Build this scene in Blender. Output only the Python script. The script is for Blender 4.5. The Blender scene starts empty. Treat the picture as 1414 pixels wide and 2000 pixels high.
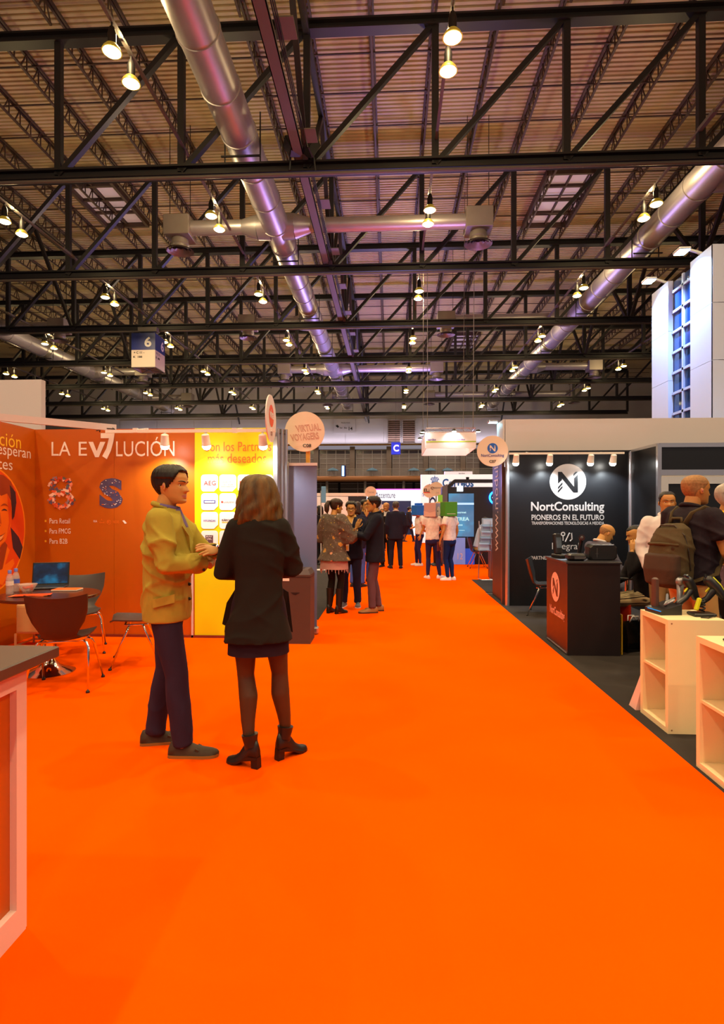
import bpy, bmesh, math, random
import numpy as np
from mathutils import Vector, Matrix, Euler

random.seed(7)
SC = bpy.context.scene
COL = SC.collection

# ------------------------------------------------------------------ camera
FPX = 1100.0            # focal length in pixels of the 1414 x 2000 frame
YAW = math.atan((762 - 707) / FPX)
CAMZ = 1.5
cam_d = bpy.data.cameras.new('camera')
cam_d.sensor_fit = 'HORIZONTAL'
cam_d.sensor_width = 36.0
cam_d.lens = 36.0 * FPX / 1414.0
cam_d.clip_start = 0.05
cam_d.clip_end = 300
cam = bpy.data.objects.new('camera', cam_d)
COL.objects.link(cam)
cam.location = (0, 0, CAMZ)
cam.rotation_euler = (math.pi / 2, 0, YAW)
SC.camera = cam
FW = Vector((-math.sin(YAW), math.cos(YAW), 0))
RT = Vector((math.cos(YAW), math.sin(YAW), 0))
UP = Vector((0, 0, 1))
CAM = Vector((0, 0, CAMZ))

# ------------------------------------------------------------------ world, exposure
world = bpy.data.worlds.new('hall_ambience')
SC.world = world
world.use_nodes = True
bg = world.node_tree.nodes['Background']
bg.inputs[0].default_value = (0.80, 0.70, 0.78, 1)
bg.inputs[1].default_value = 0.30
SC.view_settings.view_transform = 'Standard'
SC.view_settings.look = 'None'
SC.view_settings.gamma = 1.0
SC.view_settings.exposure = 0.0
SC.view_settings.use_curve_mapping = False
SC.cycles.max_bounces = 5
SC.cycles.diffuse_bounces = 3
SC.cycles.glossy_bounces = 2
SC.cycles.use_adaptive_sampling = True
SC.cycles.adaptive_threshold = 0.06
SC.cycles.transmission_bounces = 5
SC.cycles.transparent_max_bounces = 8
SC.cycles.caustics_reflective = False
SC.cycles.caustics_refractive = False
SC.cycles.sample_clamp_indirect = 4.0

LAMP_W = 110.0          # power of one high bay lamp
LEAK_W = 160.0
LAMP_COL = (1.0, 0.74, 0.42)

# ------------------------------------------------------------------ geometry from the picture
def ray(px, py):
    return FW + RT * ((px - 707) / FPX) + UP * ((1000 - py) / FPX)
def G(px, py, h=0.0):                 # point at height h seen at that pixel
    d = ray(px, py)
    return CAM + d * ((h - CAMZ) / d.z)
def A(px, py, D):                     # point at forward depth D
    return CAM + ray(px, py) * D
def hit(px, py, p0, n):               # point on a plane
    d = ray(px, py)
    n = Vector(n)
    return CAM + d * ((Vector(p0) - CAM).dot(n) / d.dot(n))
def proj(p):
    q = Vector(p) - CAM
    z = q.dot(FW)
    if z < 0.05:
        return None
    return (707 + FPX * q.dot(RT) / z, 1000 - FPX * q.z / z, z)
def in_view(p, m=0):
    q = proj(p)
    return q is not None and -m < q[0] < 1414 + m and -m < q[1] < 2000 + m

# ------------------------------------------------------------------ materials
def lin(c):
    c = c / 255.0
    return c / 12.92 if c <= 0.04045 else ((c + 0.055) / 1.055) ** 2.4
def rgb(c):
    return (lin(c[0]), lin(c[1]), lin(c[2]), 1.0)
MATS = {}
def mat(name, c, rough=0.6, metal=0.0, var=0.0, vscale=6.0, bump=0.0, bscale=60.0, emit=None, estr=0.0,
        trans=0.0, alpha=1.0, spec=0.5, coat=0.0, stretch=None, sheen=0.0):
    if name in MATS:
        return MATS[name]
    m = bpy.data.materials.new(name)
    m.use_nodes = True
    nt = m.node_tree
    b = nt.nodes['Principled BSDF']
    b.inputs['Base Color'].default_value = rgb(c)
    b.inputs['Roughness'].default_value = rough
    b.inputs['Metallic'].default_value = metal
    b.inputs['Specular IOR Level'].default_value = spec
    b.inputs['Coat Weight'].default_value = coat
    b.inputs['Sheen Weight'].default_value = sheen
    if trans:
        b.inputs['Transmission Weight'].default_value = trans
    if alpha < 1:
        b.inputs['Alpha'].default_value = alpha
    if emit is not None:
        b.inputs['Emission Color'].default_value = rgb(emit)
        b.inputs['Emission Strength'].default_value = estr
        m.cycles.emission_sampling = 'NONE'
    if var or bump:
        tc = nt.nodes.new('ShaderNodeTexCoord')
        src = tc.outputs['Object']
        if stretch:
            mp = nt.nodes.new('ShaderNodeMapping')
            mp.inputs['Scale'].default_value = stretch
            nt.links.new(src, mp.inputs[0]); src = mp.outputs[0]
    if var:
        n = nt.nodes.new('ShaderNodeTexNoise')
        n.inputs['Scale'].default_value = vscale
        n.inputs['Detail'].default_value = 4
        nt.links.new(src, n.inputs['Vector'])
        r = nt.nodes.new('ShaderNodeValToRGB')
        a = rgb(c)
        r.color_ramp.elements[0].position = 0.3
        r.color_ramp.elements[1].position = 0.7
        r.color_ramp.elements[0].color = tuple(max(0, x * (1 - var)) for x in a[:3]) + (1,)
        r.color_ramp.elements[1].color = tuple(min(1, x * (1 + var)) for x in a[:3]) + (1,)
        nt.links.new(n.outputs['Fac'], r.inputs[0])
        nt.links.new(r.outputs[0], b.inputs['Base Color'])
    if bump:
        n2 = nt.nodes.new('ShaderNodeTexNoise')
        n2.inputs['Scale'].default_value = bscale
        n2.inputs['Detail'].default_value = 3
        nt.links.new(src, n2.inputs['Vector'])
        bp = nt.nodes.new('ShaderNodeBump')
        bp.inputs['Strength'].default_value = bump
        bp.inputs['Distance'].default_value = 0.01
        nt.links.new(n2.outputs['Fac'], bp.inputs['Height'])
        nt.links.new(bp.outputs[0], b.inputs['Normal'])
    MATS[name] = m
    return m
def emis(name, c, s):
    if name in MATS:
        return MATS[name]
    m = bpy.data.materials.new(name)
    m.use_nodes = True
    nt = m.node_tree
    nt.nodes.remove(nt.nodes['Principled BSDF'])
    e = nt.nodes.new('ShaderNodeEmission')
    e.inputs[0].default_value = rgb(c)
    e.inputs[1].default_value = s
    nt.links.new(e.outputs[0], nt.nodes['Material Output'].inputs[0])
    m.cycles.emission_sampling = 'NONE'
    MATS[name] = m
    return m

# ------------------------------------------------------------------ mesh building
class MB:
    def __init__(s):
        s.v = []; s.f = []; s.m = []
    def add(s, vs, fs, mi=0, M=None):
        o = len(s.v)
        if M is not None:
            vs = [M @ Vector(p) for p in vs]
        s.v.extend(tuple(p) for p in vs)
        for k, f in enumerate(fs):
            s.f.append(tuple(i + o for i in f)); s.m.append(mi if not isinstance(mi, (list, tuple)) else mi[k])
        return s
    def box(s, c, d, mi=0, M=None, bev=0.0):
        x, y, z = (q / 2 for q in d)
        cx, cy, cz = c
        if bev <= 0:
            vs = [(cx + a * x, cy + b * y, cz + e * z) for e in (-1, 1) for b in (-1, 1) for a in (-1, 1)]
            fs = [(0, 2, 3, 1), (4, 5, 7, 6), (0, 1, 5, 4), (2, 6, 7, 3), (0, 4, 6, 2), (1, 3, 7, 5)]
            return s.add(vs, fs, mi, M)
        r = bev
        P = []
        for zz, ins in ((-z, r), (-z + r, 0), (z - r, 0), (z, r)):
            a, b = x - ins, y - ins
            P.append([(cx - a + r, cy - b, cz + zz), (cx + a - r, cy - b, cz + zz), (cx + a, cy - b + r, cz + zz), (cx + a, cy + b - r, cz + zz),
                      (cx + a - r, cy + b, cz + zz), (cx - a + r, cy + b, cz + zz), (cx - a, cy + b - r, cz + zz), (cx - a, cy - b + r, cz + zz)])
        return s.rings(P, mi, M)
    def rings(s, P, mi=0, M=None, cap=True, closed=True):
        n = len(P[0]); vs = [p for r in P for p in r]; fs = []
        for k in range(len(P) - 1):
            for i in range(n if closed else n - 1):
                j = (i + 1) % n
                fs.append((k * n + i, k * n + j, (k + 1) * n + j, (k + 1) * n + i))
        if cap:
            fs.append(tuple(reversed(range(n))))
            fs.append(tuple((len(P) - 1) * n + i for i in range(n)))
        return s.add(vs, fs, mi, M)
    def bar(s, a, b, w, h=None, mi=0, up=(0, 0, 1)):
        a = Vector(a); b = Vector(b); h = h or w
        d = (b - a); L = d.length; d = d / L
        u = Vector(up)
        if abs(d.dot(u)) > 0.99:
            u = Vector((0, 1, 0))
        x = d.cross(u).normalized(); y = x.cross(d)
        P = []
        for p in (a, b):
            P.append([tuple(p + x * (i * w / 2) + y * (j * h / 2)) for i, j in ((-1, -1), (1, -1), (1, 1), (-1, 1))])
        return s.rings(P, mi)
    def tube(s, pts, r, n=8, mi=0, cap=True, round_ends=False, flat=None):
        pts = [Vector(p) for p in pts]
        rs = [r] * len(pts) if not isinstance(r, (list, tuple)) else list(r)
        if round_ends:
            d0 = (pts[0] - pts[1]).normalized(); d1 = (pts[-1] - pts[-2]).normalized()
            pre = []; post = []
            for t in (0.95, 0.7, 0.35):
                pre.append((pts[0] + d0 * rs[0] * t, rs[0] * math.sqrt(1 - t * t)))
                post.append((pts[-1] + d1 * rs[-1] * t, rs[-1] * math.sqrt(1 - t * t)))
            pts = [p for p, _ in pre] + pts + [p for p, _ in reversed(post)]
            rs = [q for _, q in pre] + rs + [q for _, q in reversed(post)]
        P = []; x = None
        for k, p in enumerate(pts):
            d = (pts[min(k + 1, len(pts) - 1)] - pts[max(k - 1, 0)])
            d = d.normalized() if d.length > 1e-9 else Vector((0, 0, 1))
            if x is None:
                u = Vector((0, 0, 1)) if abs(d.z) < 0.9 else Vector((0, 1, 0))
                if flat is not None:
                    u = Vector(flat[1])
                x = d.cross(u).normalized()
            else:
                x = (x - d * x.dot(d)).normalized()
            y = x.cross(d)
            q = 1.0 if flat is None else flat[0]
            P.append([tuple(p + x * (rs[k] * math.cos(2 * math.pi * i / n)) + y * (rs[k] * q * math.sin(2 * math.pi * i / n))) for i in range(n)])
        return s.rings(P, mi, None, cap)
    def lathe(s, prof, n=16, mi=0, M=None, c=(0, 0, 0), cap=True):
        P = [[(c[0] + r * math.cos(2 * math.pi * i / n), c[1] + r * math.sin(2 * math.pi * i / n), c[2] + z) for i in range(n)] for r, z in prof]
        return s.rings(P, mi, M, cap)
    def sphere(s, c, r, n=16, k=10, mi=0, M=None):
        if not isinstance(r, (list, tuple)):
            r = (r, r, r)
        P = []
        for j in range(1, k):
            a = -math.pi / 2 + math.pi * j / k
            P.append([(c[0] + r[0] * math.cos(a) * math.cos(2 * math.pi * i / n), c[1] + r[1] * math.cos(a) * math.sin(2 * math.pi * i / n), c[2] + r[2] * math.sin(a)) for i in range(n)])
        return s.rings(P, mi, M)
    def prism(s, poly, ax, ay, az, o, t, mi=0):
        ax = Vector(ax); ay = Vector(ay); az = Vector(az); o = Vector(o)
        P = [[tuple(o + ax * x + ay * y + az * q) for x, y in poly] for q in (0, t)]
        return s.rings(P, mi)
    def mesh(s, name, mats, smooth=False, fix=True):
        me = bpy.data.meshes.new(name)
        me.from_pydata(s.v, [], s.f)
        if not isinstance(mats, (list, tuple)):
            mats = [mats]
        for q in mats:
            me.materials.append(q)
        if len(mats) > 1:
            me.polygons.foreach_set('material_index', s.m)
        if fix:
            bm = bmesh.new(); bm.from_mesh(me)
            bmesh.ops.recalc_face_normals(bm, faces=bm.faces)
            bm.to_mesh(me); bm.free()
        if smooth is True:
            me.polygons.foreach_set('use_smooth', [True] * len(me.polygons))
        elif smooth:
            me.polygons.foreach_set('use_smooth', [True] * len(me.polygons))
            me.set_sharp_from_angle(angle=math.radians(smooth))
        me.update()
        return me

def link(name, me, parent=None, M=None):
    o = bpy.data.objects.new(name, me)
    COL.objects.link(o)
    if parent is not None:
        o.parent = parent
    if M is not None:
        o.matrix_local = M
    return o
def obj(name, mb, mats, parent=None, smooth=False, M=None, fix=True):
    return link(name, mb.mesh(name, mats, smooth, fix), parent, M)
def tag(o, label, cat, group=None, kind=None):
    o['label'] = label
    if cat: o['category'] = cat
    if group: o['group'] = group
    if kind: o['kind'] = kind
    return o
def thing(name, label, cat, loc=(0, 0, 0), rz=0.0, group=None, kind=None):
    o = bpy.data.objects.new(name, None)
    COL.objects.link(o)
    o.empty_display_size = 0.1
    o.location = loc
    o.rotation_euler = (0, 0, rz)
    return tag(o, label, cat, group, kind)
def kids(o):
    return [c for c in bpy.data.objects if c.parent == o]
def T(loc, rz=0.0, rx=0.0, ry=0.0, sc=1.0):
    return Matrix.Translation(Vector(loc)) @ Euler((rx, ry, rz)).to_matrix().to_4x4() @ Matrix.Scale(sc, 4)
def frame(o, right, up):
    r = Vector(right).normalized(); u = Vector(up).normalized(); n = r.cross(u)
    M = Matrix.Identity(4)
    for i, a in enumerate((r, u, n)):
        M[0][i], M[1][i], M[2][i] = a
    M.translation = Vector(o)
    return M
TXT = {}
TMP = bpy.data.scenes.new('workbench')
def evaluated(ob):
    TMP.collection.objects.link(ob)
    vl = TMP.view_layers[0]; vl.update()
    return ob.evaluated_get(vl.depsgraph).to_mesh()
def text_mesh(s, bold=0.0, outline=0.0, shear=0.0, extrude=0.0):
    k = (s, bold, outline, shear)
    if k not in TXT:
        cu = bpy.data.curves.new('lettering', 'FONT')
        cu.body = s; cu.size = 1.0; cu.offset = bold; cu.shear = shear
        cu.resolution_u = 3
        if outline:
            cu.fill_mode = 'NONE'; cu.bevel_depth = outline; cu.bevel_resolution = 0
        ob = bpy.data.objects.new('tmp', cu)
        me = evaluated(ob)
        vs = np.array([v.co[:] for v in me.vertices]) if len(me.vertices) else np.zeros((1, 3))
        fs = [tuple(p.vertices) for p in me.polygons]
        bpy.data.objects.remove(ob); bpy.data.curves.remove(cu)
        TXT[k] = (vs, fs)
    return TXT[k]
def text(name, s, parent, centre, right, up, width, height, m, bold=0.0, outline=0.0, shear=0.0, off=0.003, keep=None):
    """flat lettering: bounding box scaled to width x height, centred at centre, lying in the plane (right, up)"""
    vs, fs = text_mesh(s, bold, outline, shear)
    lo = vs.min(0); hi = vs.max(0)
    sx = width / max(hi[0] - lo[0], 1e-6); sy = (height / max(hi[1] - lo[1], 1e-6)) if height else sx
    r = Vector(right).normalized(); u = Vector(up).normalized(); n = r.cross(u)
    c = Vector(centre) + n * off
    out = [c + r * ((p[0] - (lo[0] + hi[0]) / 2) * sx) + u * ((p[1] - (lo[1] + hi[1]) / 2) * sy) + n * (p[2] * sx * 0.2) for p in vs]
    if parent is not None:
        Mi = parent.matrix_basis.inverted()
        if parent.parent is not None:
            Mi = Mi @ parent.parent.matrix_basis.inverted()
        out = [Mi @ p for p in out]
    me = bpy.data.meshes.new(name)
    me.from_pydata([tuple(p) for p in out], [], fs)
    me.materials.append(m)
    return link(name, me, parent)
def flat(name, parent, pts, m, off=0.0025, n=None):
    """flat printed shape from world points (one polygon)"""
    pts = [Vector(p) for p in pts]
    if n is None:
        n = (pts[1] - pts[0]).cross(pts[2] - pts[1]).normalized()
        if n.dot(CAM - pts[0]) < 0: n = -n
    else:
        n = Vector(n)
    pts = [p + n * off for p in pts]
    if parent is not None:
        Mi = parent.matrix_basis.inverted()
        if parent.parent is not None:
            Mi = Mi @ parent.parent.matrix_basis.inverted()
        pts = [Mi @ p for p in pts]
    me = bpy.data.meshes.new(name)
    me.from_pydata([tuple(p) for p in pts], [], [tuple(range(len(pts)))])
    me.materials.append(m)
    return link(name, me, parent)
def circ(c, right, up, r, n=40, ry=None):
    c = Vector(c); right = Vector(right); up = Vector(up); ry = ry or r
    return [c + right * (r * math.cos(2 * math.pi * i / n)) + up * (ry * math.sin(2 * math.pi * i / n)) for i in range(n)]
X_, Y_, Z_ = Vector((1, 0, 0)), Vector((0, 1, 0)), Vector((0, 0, 1))
# ================================================================== THE HALL
M_carpet = mat('orange_carpet', (250, 84, 0), 0.95, var=0.05, vscale=1.2, bump=0.25, bscale=350, spec=0.0)
M_dkcarpet = mat('charcoal_carpet', (52, 47, 45), 0.95, var=0.12, vscale=2.0, bump=0.25, bscale=350, spec=0.15)
M_conc = mat('hall_floor', (92, 84, 80), 0.8, var=0.1, vscale=0.6)
M_deck = mat('ceiling_deck', (188, 168, 136), 0.55, var=0.08, vscale=0.5)
M_steel = mat('dark_steel', (28, 24, 29), 0.5, var=0.15, vscale=1.0)
M_joist = mat('joist_steel', (70, 52, 46), 0.6)
M_rail = mat('pale_rail', (116, 108, 102), 0.5)
M_galv = mat('galvanised_duct', (184, 178, 184), 0.40, metal=0.62, var=0.10, vscale=1.4, stretch=(1, 6, 1))
M_galv2 = mat('galvanised_box', (150, 140, 136), 0.5, metal=0.35, var=0.06, vscale=2)
M_white = mat('white_panel', (204, 196, 200), 0.5, var=0.015, vscale=1.0)
M_offw = mat('off_white_wall', (200, 194, 196), 0.6, var=0.03, vscale=0.4)
M_dkwall = mat('dark_wall', (46, 42, 46), 0.7, var=0.08, vscale=0.3)
M_black = mat('black_plastic', (14, 14, 15), 0.45)
M_blackm = mat('black_matt_panel', (16, 16, 18), 0.55)
M_alu = mat('aluminium_profile', (196, 198, 204), 0.28, metal=0.85)
M_chrome = mat('chrome', (225, 225, 228), 0.08, metal=1.0)
M_lens = emis('lamp_lens', (255, 236, 180), 14.0)
M_spot = emis('spot_lens', (255, 250, 240), 30.0)
M_glassd = mat('dark_glass', (24, 26, 34), 0.08, spec=0.8)
M_blue = mat('signal_blue', (14, 34, 120), 0.4)
M_wtxt = mat('white_print', (238, 232, 228), 0.6)
M_ktxt = mat('black_print', (24, 20, 20), 0.7)
M_beige = mat('beige_disc', (226, 206, 188), 0.5)
M_yel = mat('yellow_print', (240, 196, 40), 0.55)

# floor pieces: hall slab, orange carpet, charcoal stand carpets
mb = MB(); mb.box((0, 24, -0.06), (90, 76, 0.1))
fl = obj('floor', mb, M_conc); tag(fl, 'grey hall floor under all the carpets', 'floor', kind='structure')
mb = MB(); mb.box((-1.61, 2, -0.005), (6.78, 26, 0.01)); mb.box((-0.6, 26, -0.005), (4.76, 22, 0.01)); mb.box((4.0, 15.3, -0.005), (4.44, 9.2, 0.0098))
cp = obj('floor_carpet', mb, M_carpet); tag(cp, 'bright orange carpet running the whole length of the aisle', 'carpet', kind='structure')
mb = MB(); mb.box((6.3, -0.2, -0.005), (9.04, 21.4, 0.01))
o = obj('stand_carpet', mb, M_dkcarpet); tag(o, 'charcoal carpet under the black stand and white shelves', 'carpet', kind='structure')
mb = MB(); mb.box((-3.2, 12.6, 0.003), (4.4, 9.6, 0.006))
o = obj('stand_carpet', mb, M_dkcarpet); tag(o, 'charcoal carpet behind the grey banner and bin', 'carpet', kind='structure')
mb = MB(); mb.box((2.72, 11.6, 0.002), (1.85, 1.95, 0.004))
o = obj('stand_carpet', mb, M_dkcarpet); tag(o, 'charcoal carpet corner under the brochure rack', 'carpet', kind='structure')

# ceiling: corrugated deck, ribs run across the hall
HB = 10.3; HT = 13.9; HD = 14.55
TY = [14.35 + 6.02 * k for k in range(-2, 7)]
NX = -2.13; PS = 3.27
mb = MB()
x0, x1 = -44.0, 36.0
y = -12.0; pitch = 0.17; prof = []
while y < 58:
    prof += [(y, HD), (y + 0.09, HD), (y + 0.105, HD + 0.06), (y + 0.155, HD + 0.06)]
    y += pitch
vs = []; fs = []
for i, (yy, zz) in enumerate(prof):
    vs += [(x0, yy, zz), (x1, yy, zz)]
    if i: fs.append((2 * i - 2, 2 * i - 1, 2 * i + 1, 2 * i))
mb.add(vs, fs)
ceil = obj('ceiling', mb, M_deck)
tag(ceil, 'corrugated metal roof deck high over the hall', 'ceiling', kind='structure')
# open web joists between the trusses
jm = MB(); L = 6.02; d = 0.52
jm.bar((-0.05, 0, 0), (-0.05, L, 0), 0.06, 0.07); jm.bar((0.05, 0, 0), (0.05, L, 0), 0.05, 0.07)
jm.bar((0, 0.35, -d), (0, L - 0.35, -d), 0.06, 0.06)
nz = 10
for k in range(nz):
    ya = 0.35 + (L - 0.7) * k / nz; yb = 0.35 + (L - 0.7) * (k + 0.5) / nz; yc = 0.35 + (L - 0.7) * (k + 1) / nz
    jm.bar((0, ya, -d), (0, yb, 0), 0.03); jm.bar((0, yb, 0), (0, yb, -d), 0.03)
    if k == nz - 1: jm.bar((0, yb, 0), (0, yc, -d), 0.03)
jme = jm.mesh('joist', M_joist)
for ty in TY[1:]:
    for k in range(-16, 14):
        xx = NX + PS / 2 * k
        ok = any(in_view((xx, ty + q, HD - 0.3), 30) for q in (0, 2, 4, 6))
        if ok:
            link('joist', jme, ceil, Matrix.Translation((xx, ty, HD - 0.06)))
# bridging rods running across under the deck
mb = MB(); mb.bar((-30, 0, 0), (24, 0, 0), 0.035)
rme = mb.mesh('bridging_rod', M_joist)
for ty in TY[1:]:
    for q in (1.5, 3.0, 4.5):
        link('bridging_rod', rme, ceil, Matrix.Translation((0, ty + q, HD - 0.12)))
# skylights
M_sky = mat('skylight_pane', (214, 206, 220), 0.4, emit=(190, 170, 200), estr=0.10)
for (px, py) in ((205, 385), (1090, 385), (905, 665)):
    c = A(px, py, (HD - 1.5) * FPX / (1000 - py))
    mb = MB(); w, l = 1.9, 4.0
    for sx in (-1, 1): mb.box((c.x + sx * w / 2, c.y, HD - 0.1), (0.12, l, 0.35))
    for k in range(5): mb.box((c.x, c.y - l / 2 + l * k / 4, HD - 0.1), (w, 0.10, 0.30 if k in (0, 4) else 0.12))
    mb.box((c.x, c.y, HD - 0.1), (0.06, l, 0.10))
    fr = obj('skylight_frame', mb, M_joist, ceil)
    for i in (0, 1):
        for k in range(4):
            mb = MB(); mb.box((c.x - w / 4 + i * w / 2, c.y - l / 2 + l * (k + 0.5) / 4, HD - 0.04), (w / 2 - 0.08, l / 4 - 0.12, 0.03))
            obj('pane', mb, M_sky, fr)

# main trusses across the hall
vert = MB().bar((0, 0, 0), (0, 0, HT - HB), 0.17, 0.15).mesh('truss_post', M_steel)
diag = MB().bar((0, 0, 0), (PS, 0, HT - HB), 0.15, 0.13).mesh('truss_diagonal', M_steel)
ORD = ['', 'first', 'nearest', 'second', 'third', 'fourth', 'fifth', 'sixth', 'farthest']
for i, ty in enumerate(TY):
    if i == 0: continue
    lab = {1: 'dark steel roof truss overhead nearest the camera'}.get(i, 'dark steel roof truss across the hall, %s counted from the front' % ORD[i])
    t = thing('roof_truss', lab, 'roof truss', (0, ty, HB), 0, 'roof trusses across the hall', 'structure')
    XA, XB = NX - 10 * PS, NX + 7 * PS
    mb = MB(); mb.box(((XA + XB) / 2, 0, 0.11), (XB - XA, 0.30, 0.05)); mb.box(((XA + XB) / 2, 0, -0.11), (XB - XA, 0.30, 0.05)); mb.box(((XA + XB) / 2, 0, 0), (XB - XA, 0.06, 0.2))
    obj('bottom_chord', mb, M_steel, t)
    mb = MB(); mb.box(((XA + XB) / 2, 0, HT - HB + 0.11), (XB - XA, 0.30, 0.05)); mb.box(((XA + XB) / 2, 0, HT - HB - 0.11), (XB - XA, 0.30, 0.05)); mb.box(((XA + XB) / 2, 0, HT - HB), (XB - XA, 0.06, 0.2))
    obj('top_chord', mb, M_steel, t)
    mb = MB().tube([(XA, -0.10, -0.19), (XB, -0.10, -0.19)], 0.045, 8)
    obj('service_pipe', mb, M_rail, t, True)
    for k in range(-10, 8):
        p = (NX + PS * k, ty, HB)
        if not (in_view(p, 60) or in_view((p[0], ty, HT), 60)): continue
        link('post', vert, t, Matrix.Translation((NX + PS * k, 0, 0)))
        if k < 7: link('diagonal', diag, t, Matrix.Translation((NX + PS * k, 0, 0)))
# longitudinal braced frames
for X0, nm in ((NX, 'braced steel frame running along the hall above the aisle'), (NX - 4 * PS, 'braced steel frame running along the hall over the hanging cube'), (NX + 4 * PS, 'braced steel frame running along the hall over the white tower')):
    t = thing('longitudinal_truss', nm, 'roof truss', (X0, 0, HB), 0, None, 'structure')
    mb = MB(); mb.bar((0, TY[1], HT - HB - 0.15), (0, 56, HT - HB - 0.15), 0.16)
    obj('top_chord', mb, M_steel, t)
    for k, ty in enumerate(TY[1:]):
        mb = MB(); h = HT - HB
        mb.bar((0, ty + 0.2, 0.1), (0, ty + 3.0, h - 0.2), 0.13); mb.bar((0, ty + 3.0, h - 0.2), (0, ty + 5.8, 0.1), 0.13)
        obj('brace', mb, M_steel, t)
# thin cross bracing wires in each truss bay
# cable tray with drop plates
t = thing('cable_tray', 'long pale cable tray running along the hall beside the big duct', 'cable tray', (-2.30, 0, HB + 0.16), 0, None, 'structure')
mb = MB(); mb.box((0, 30, 0), (0.26, 52, 0.02)); mb.box((-0.12, 30, 0.04), (0.02, 52, 0.1)); mb.box((0.12, 30, 0.04), (0.02, 52, 0.1))
obj('tray', mb, M_rail, t)
mb = MB()
for q in range(3): mb.tube([(0.2 + 0.035 * q, 5, 0.02), (0.2 + 0.035 * q, 55, 0.02)], 0.014, 6)
obj('cable', mb, M_black, t)
for k in range(8):
    mb = MB().box((0.36, 10.4 + 3.0 * k, 0.05), (0.36, 0.5, 0.03)); obj('drop_plate', mb, M_rail, t)
# pair of loudspeakers in the first truss
for k, (px, py, rz) in enumerate(((571, 286, 0.5), (606, 287, -0.5))):
    c = A(px, py, 14.1)
    t = thing('ceiling_loudspeaker', ('black box loudspeaker on the first truss, on the duct side of the post', 'black box loudspeaker on the first truss, on the far side of the post')[k], 'loudspeaker', c, rz)
    mb = MB().box((0, 0, 0), (0.30, 0.28, 0.46), bev=0.02); b = obj('body', mb, M_black, t); b.rotation_euler = (-0.5, 0.25 * (1 if k else -1), 0)
    mb = MB().box((0, -0.145, 0), (0.25, 0.01, 0.4)); obj('grille', mb, M_dkwall, t).rotation_euler = b.rotation_euler
    mb = MB().tube([(0, 0, 0), (0, 0.15, -0.2), (0, 0.22, -0.48)], 0.025, 6); obj('bracket', mb, M_steel, t)

# ducts: one ring segment mesh shared along each run
RD = 0.44; ZD = CAMZ + 9.55
seg = MB(); SL = 1.5
seg.lathe([(RD, 0), (RD, SL - 0.06), (RD + 0.022, SL - 0.055), (RD + 0.022, SL - 0.005), (RD, SL)], 36, cap=False)
sme = seg.mesh('duct_segment', M_galv, 40)
def duct(label, X, Ya, Yb):
    t = thing('air_duct', label, 'air duct', (X, Ya, ZD), 0, None, 'structure')
    n = int((Yb - Ya) / SL)
    for k in range(n):
        link('duct_segment', sme, t, T((0, k * SL, 0), 0, -math.pi / 2))
    mb = MB(); mb.lathe([(RD, 0), (RD * 0.9, 0.05), (0.01, 0.06)], 36, M=T((0, n * SL, 0), 0, -math.pi / 2), cap=False)
    obj('end_cap', mb, M_galv, t, 40)
    mb = MB()
    for ty in TY[1:]:
        if Ya < ty < Yb:
            for s in (-1, 1): mb.bar((s * 0.46, ty - Ya, -0.6), (s * 0.46, ty - Ya, 0.75), 0.03)
            mb.bar((-0.5, ty - Ya - 0.2, -0.5), (0.5, ty - Ya - 0.2, -0.5), 0.04)
    obj('hanger', mb, M_steel, t)
    return t
XL, XR, XLL = -3.80, 9.0, -20.4
dl = duct('large silver air duct running along the hall just off centre', XL, 6.5, 51)
dr = duct('large silver air duct running along the hall beside the white tower', XR, 8, 52)
dll = duct('large silver air duct running along the hall at the far side beyond the blue cube', XLL, 14, 52)
# branches and diffusers
RB = 0.24
dif = MB()
dif.lathe([(0.26, 0.0), (0.30, -0.2), (0.27, -0.24), (0.27, -0.34)], 24, cap=False)
for r0, r1, z in ((0.46, 0.36, -0.36), (0.33, 0.24, -0.34), (0.20, 0.10, -0.32)):
    dif.lathe([(r0, z - 0.05), (r1, z + 0.02), (r1 - 0.015, z + 0.02), (r0 - 0.03, z - 0.065)], 24, cap=False)
dme = dif.mesh('diffuser', M_galv2, 40)
def branch(parent, Xfrom, Xto, Yc, who, rbig=RD):
    s = 1 if Xto > Xfrom else -1
    t = thing('duct_branch', 'silver branch duct with box and round diffuser, ' + who, 'air duct', (Xfrom, Yc, ZD), 0, 'branch ducts with diffusers', 'structure')
    mb = MB()
    mb.tube([(s * 0.2, 0, 0), (s * 0.62, 0, 0)], [0.42, 0.40], 24, cap=False)
    mb.tube([(s * 0.62, 0, 0), (s * 1.15, 0, 0.02)], [0.40, RB], 24, cap=False)
    mb.tube([(s * 1.15, 0, 0.02), (s * (abs(Xto - Xfrom) - 0.4), 0, 0.02)], RB, 24, cap=False)
    obj('branch_pipe', mb, M_galv, t, 40)
    Lx = Xto - Xfrom
    mb = MB().box((Lx, 0, 0), (0.86, 0.8, 0.66), bev=0.015)
    obj('plenum_box', mb, M_galv2, t)
    link('diffuser', dme, t, T((Lx, 0, -0.33)))
    mb = MB()
    for a in (-1, 1): mb.bar((Lx + a * 0.35, 0, 0.3), (Lx + a * 0.35, 0, HD - ZD), 0.02)
    obj('hanger', mb, M_steel, t)
def xat(px, Y, z=ZD): return A(px, 500, 1).x and (px - 762) / FPX * Y
for Yc, l, r, nm in ((18.7, 345, 932, 'in the second bay'), (28.2, 482, None, 'in the third bay'), (37.6, 555, 852, 'in the fifth bay'), (46.3, 640, None, 'in the last bay')):
    if l: branch(dl, XL, xat(l, Yc), Yc, nm + ' on the outer side of the central duct')
    if r: branch(dl, XL, xat(r, Yc), Yc, nm + ' across the aisle from the central duct')
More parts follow.
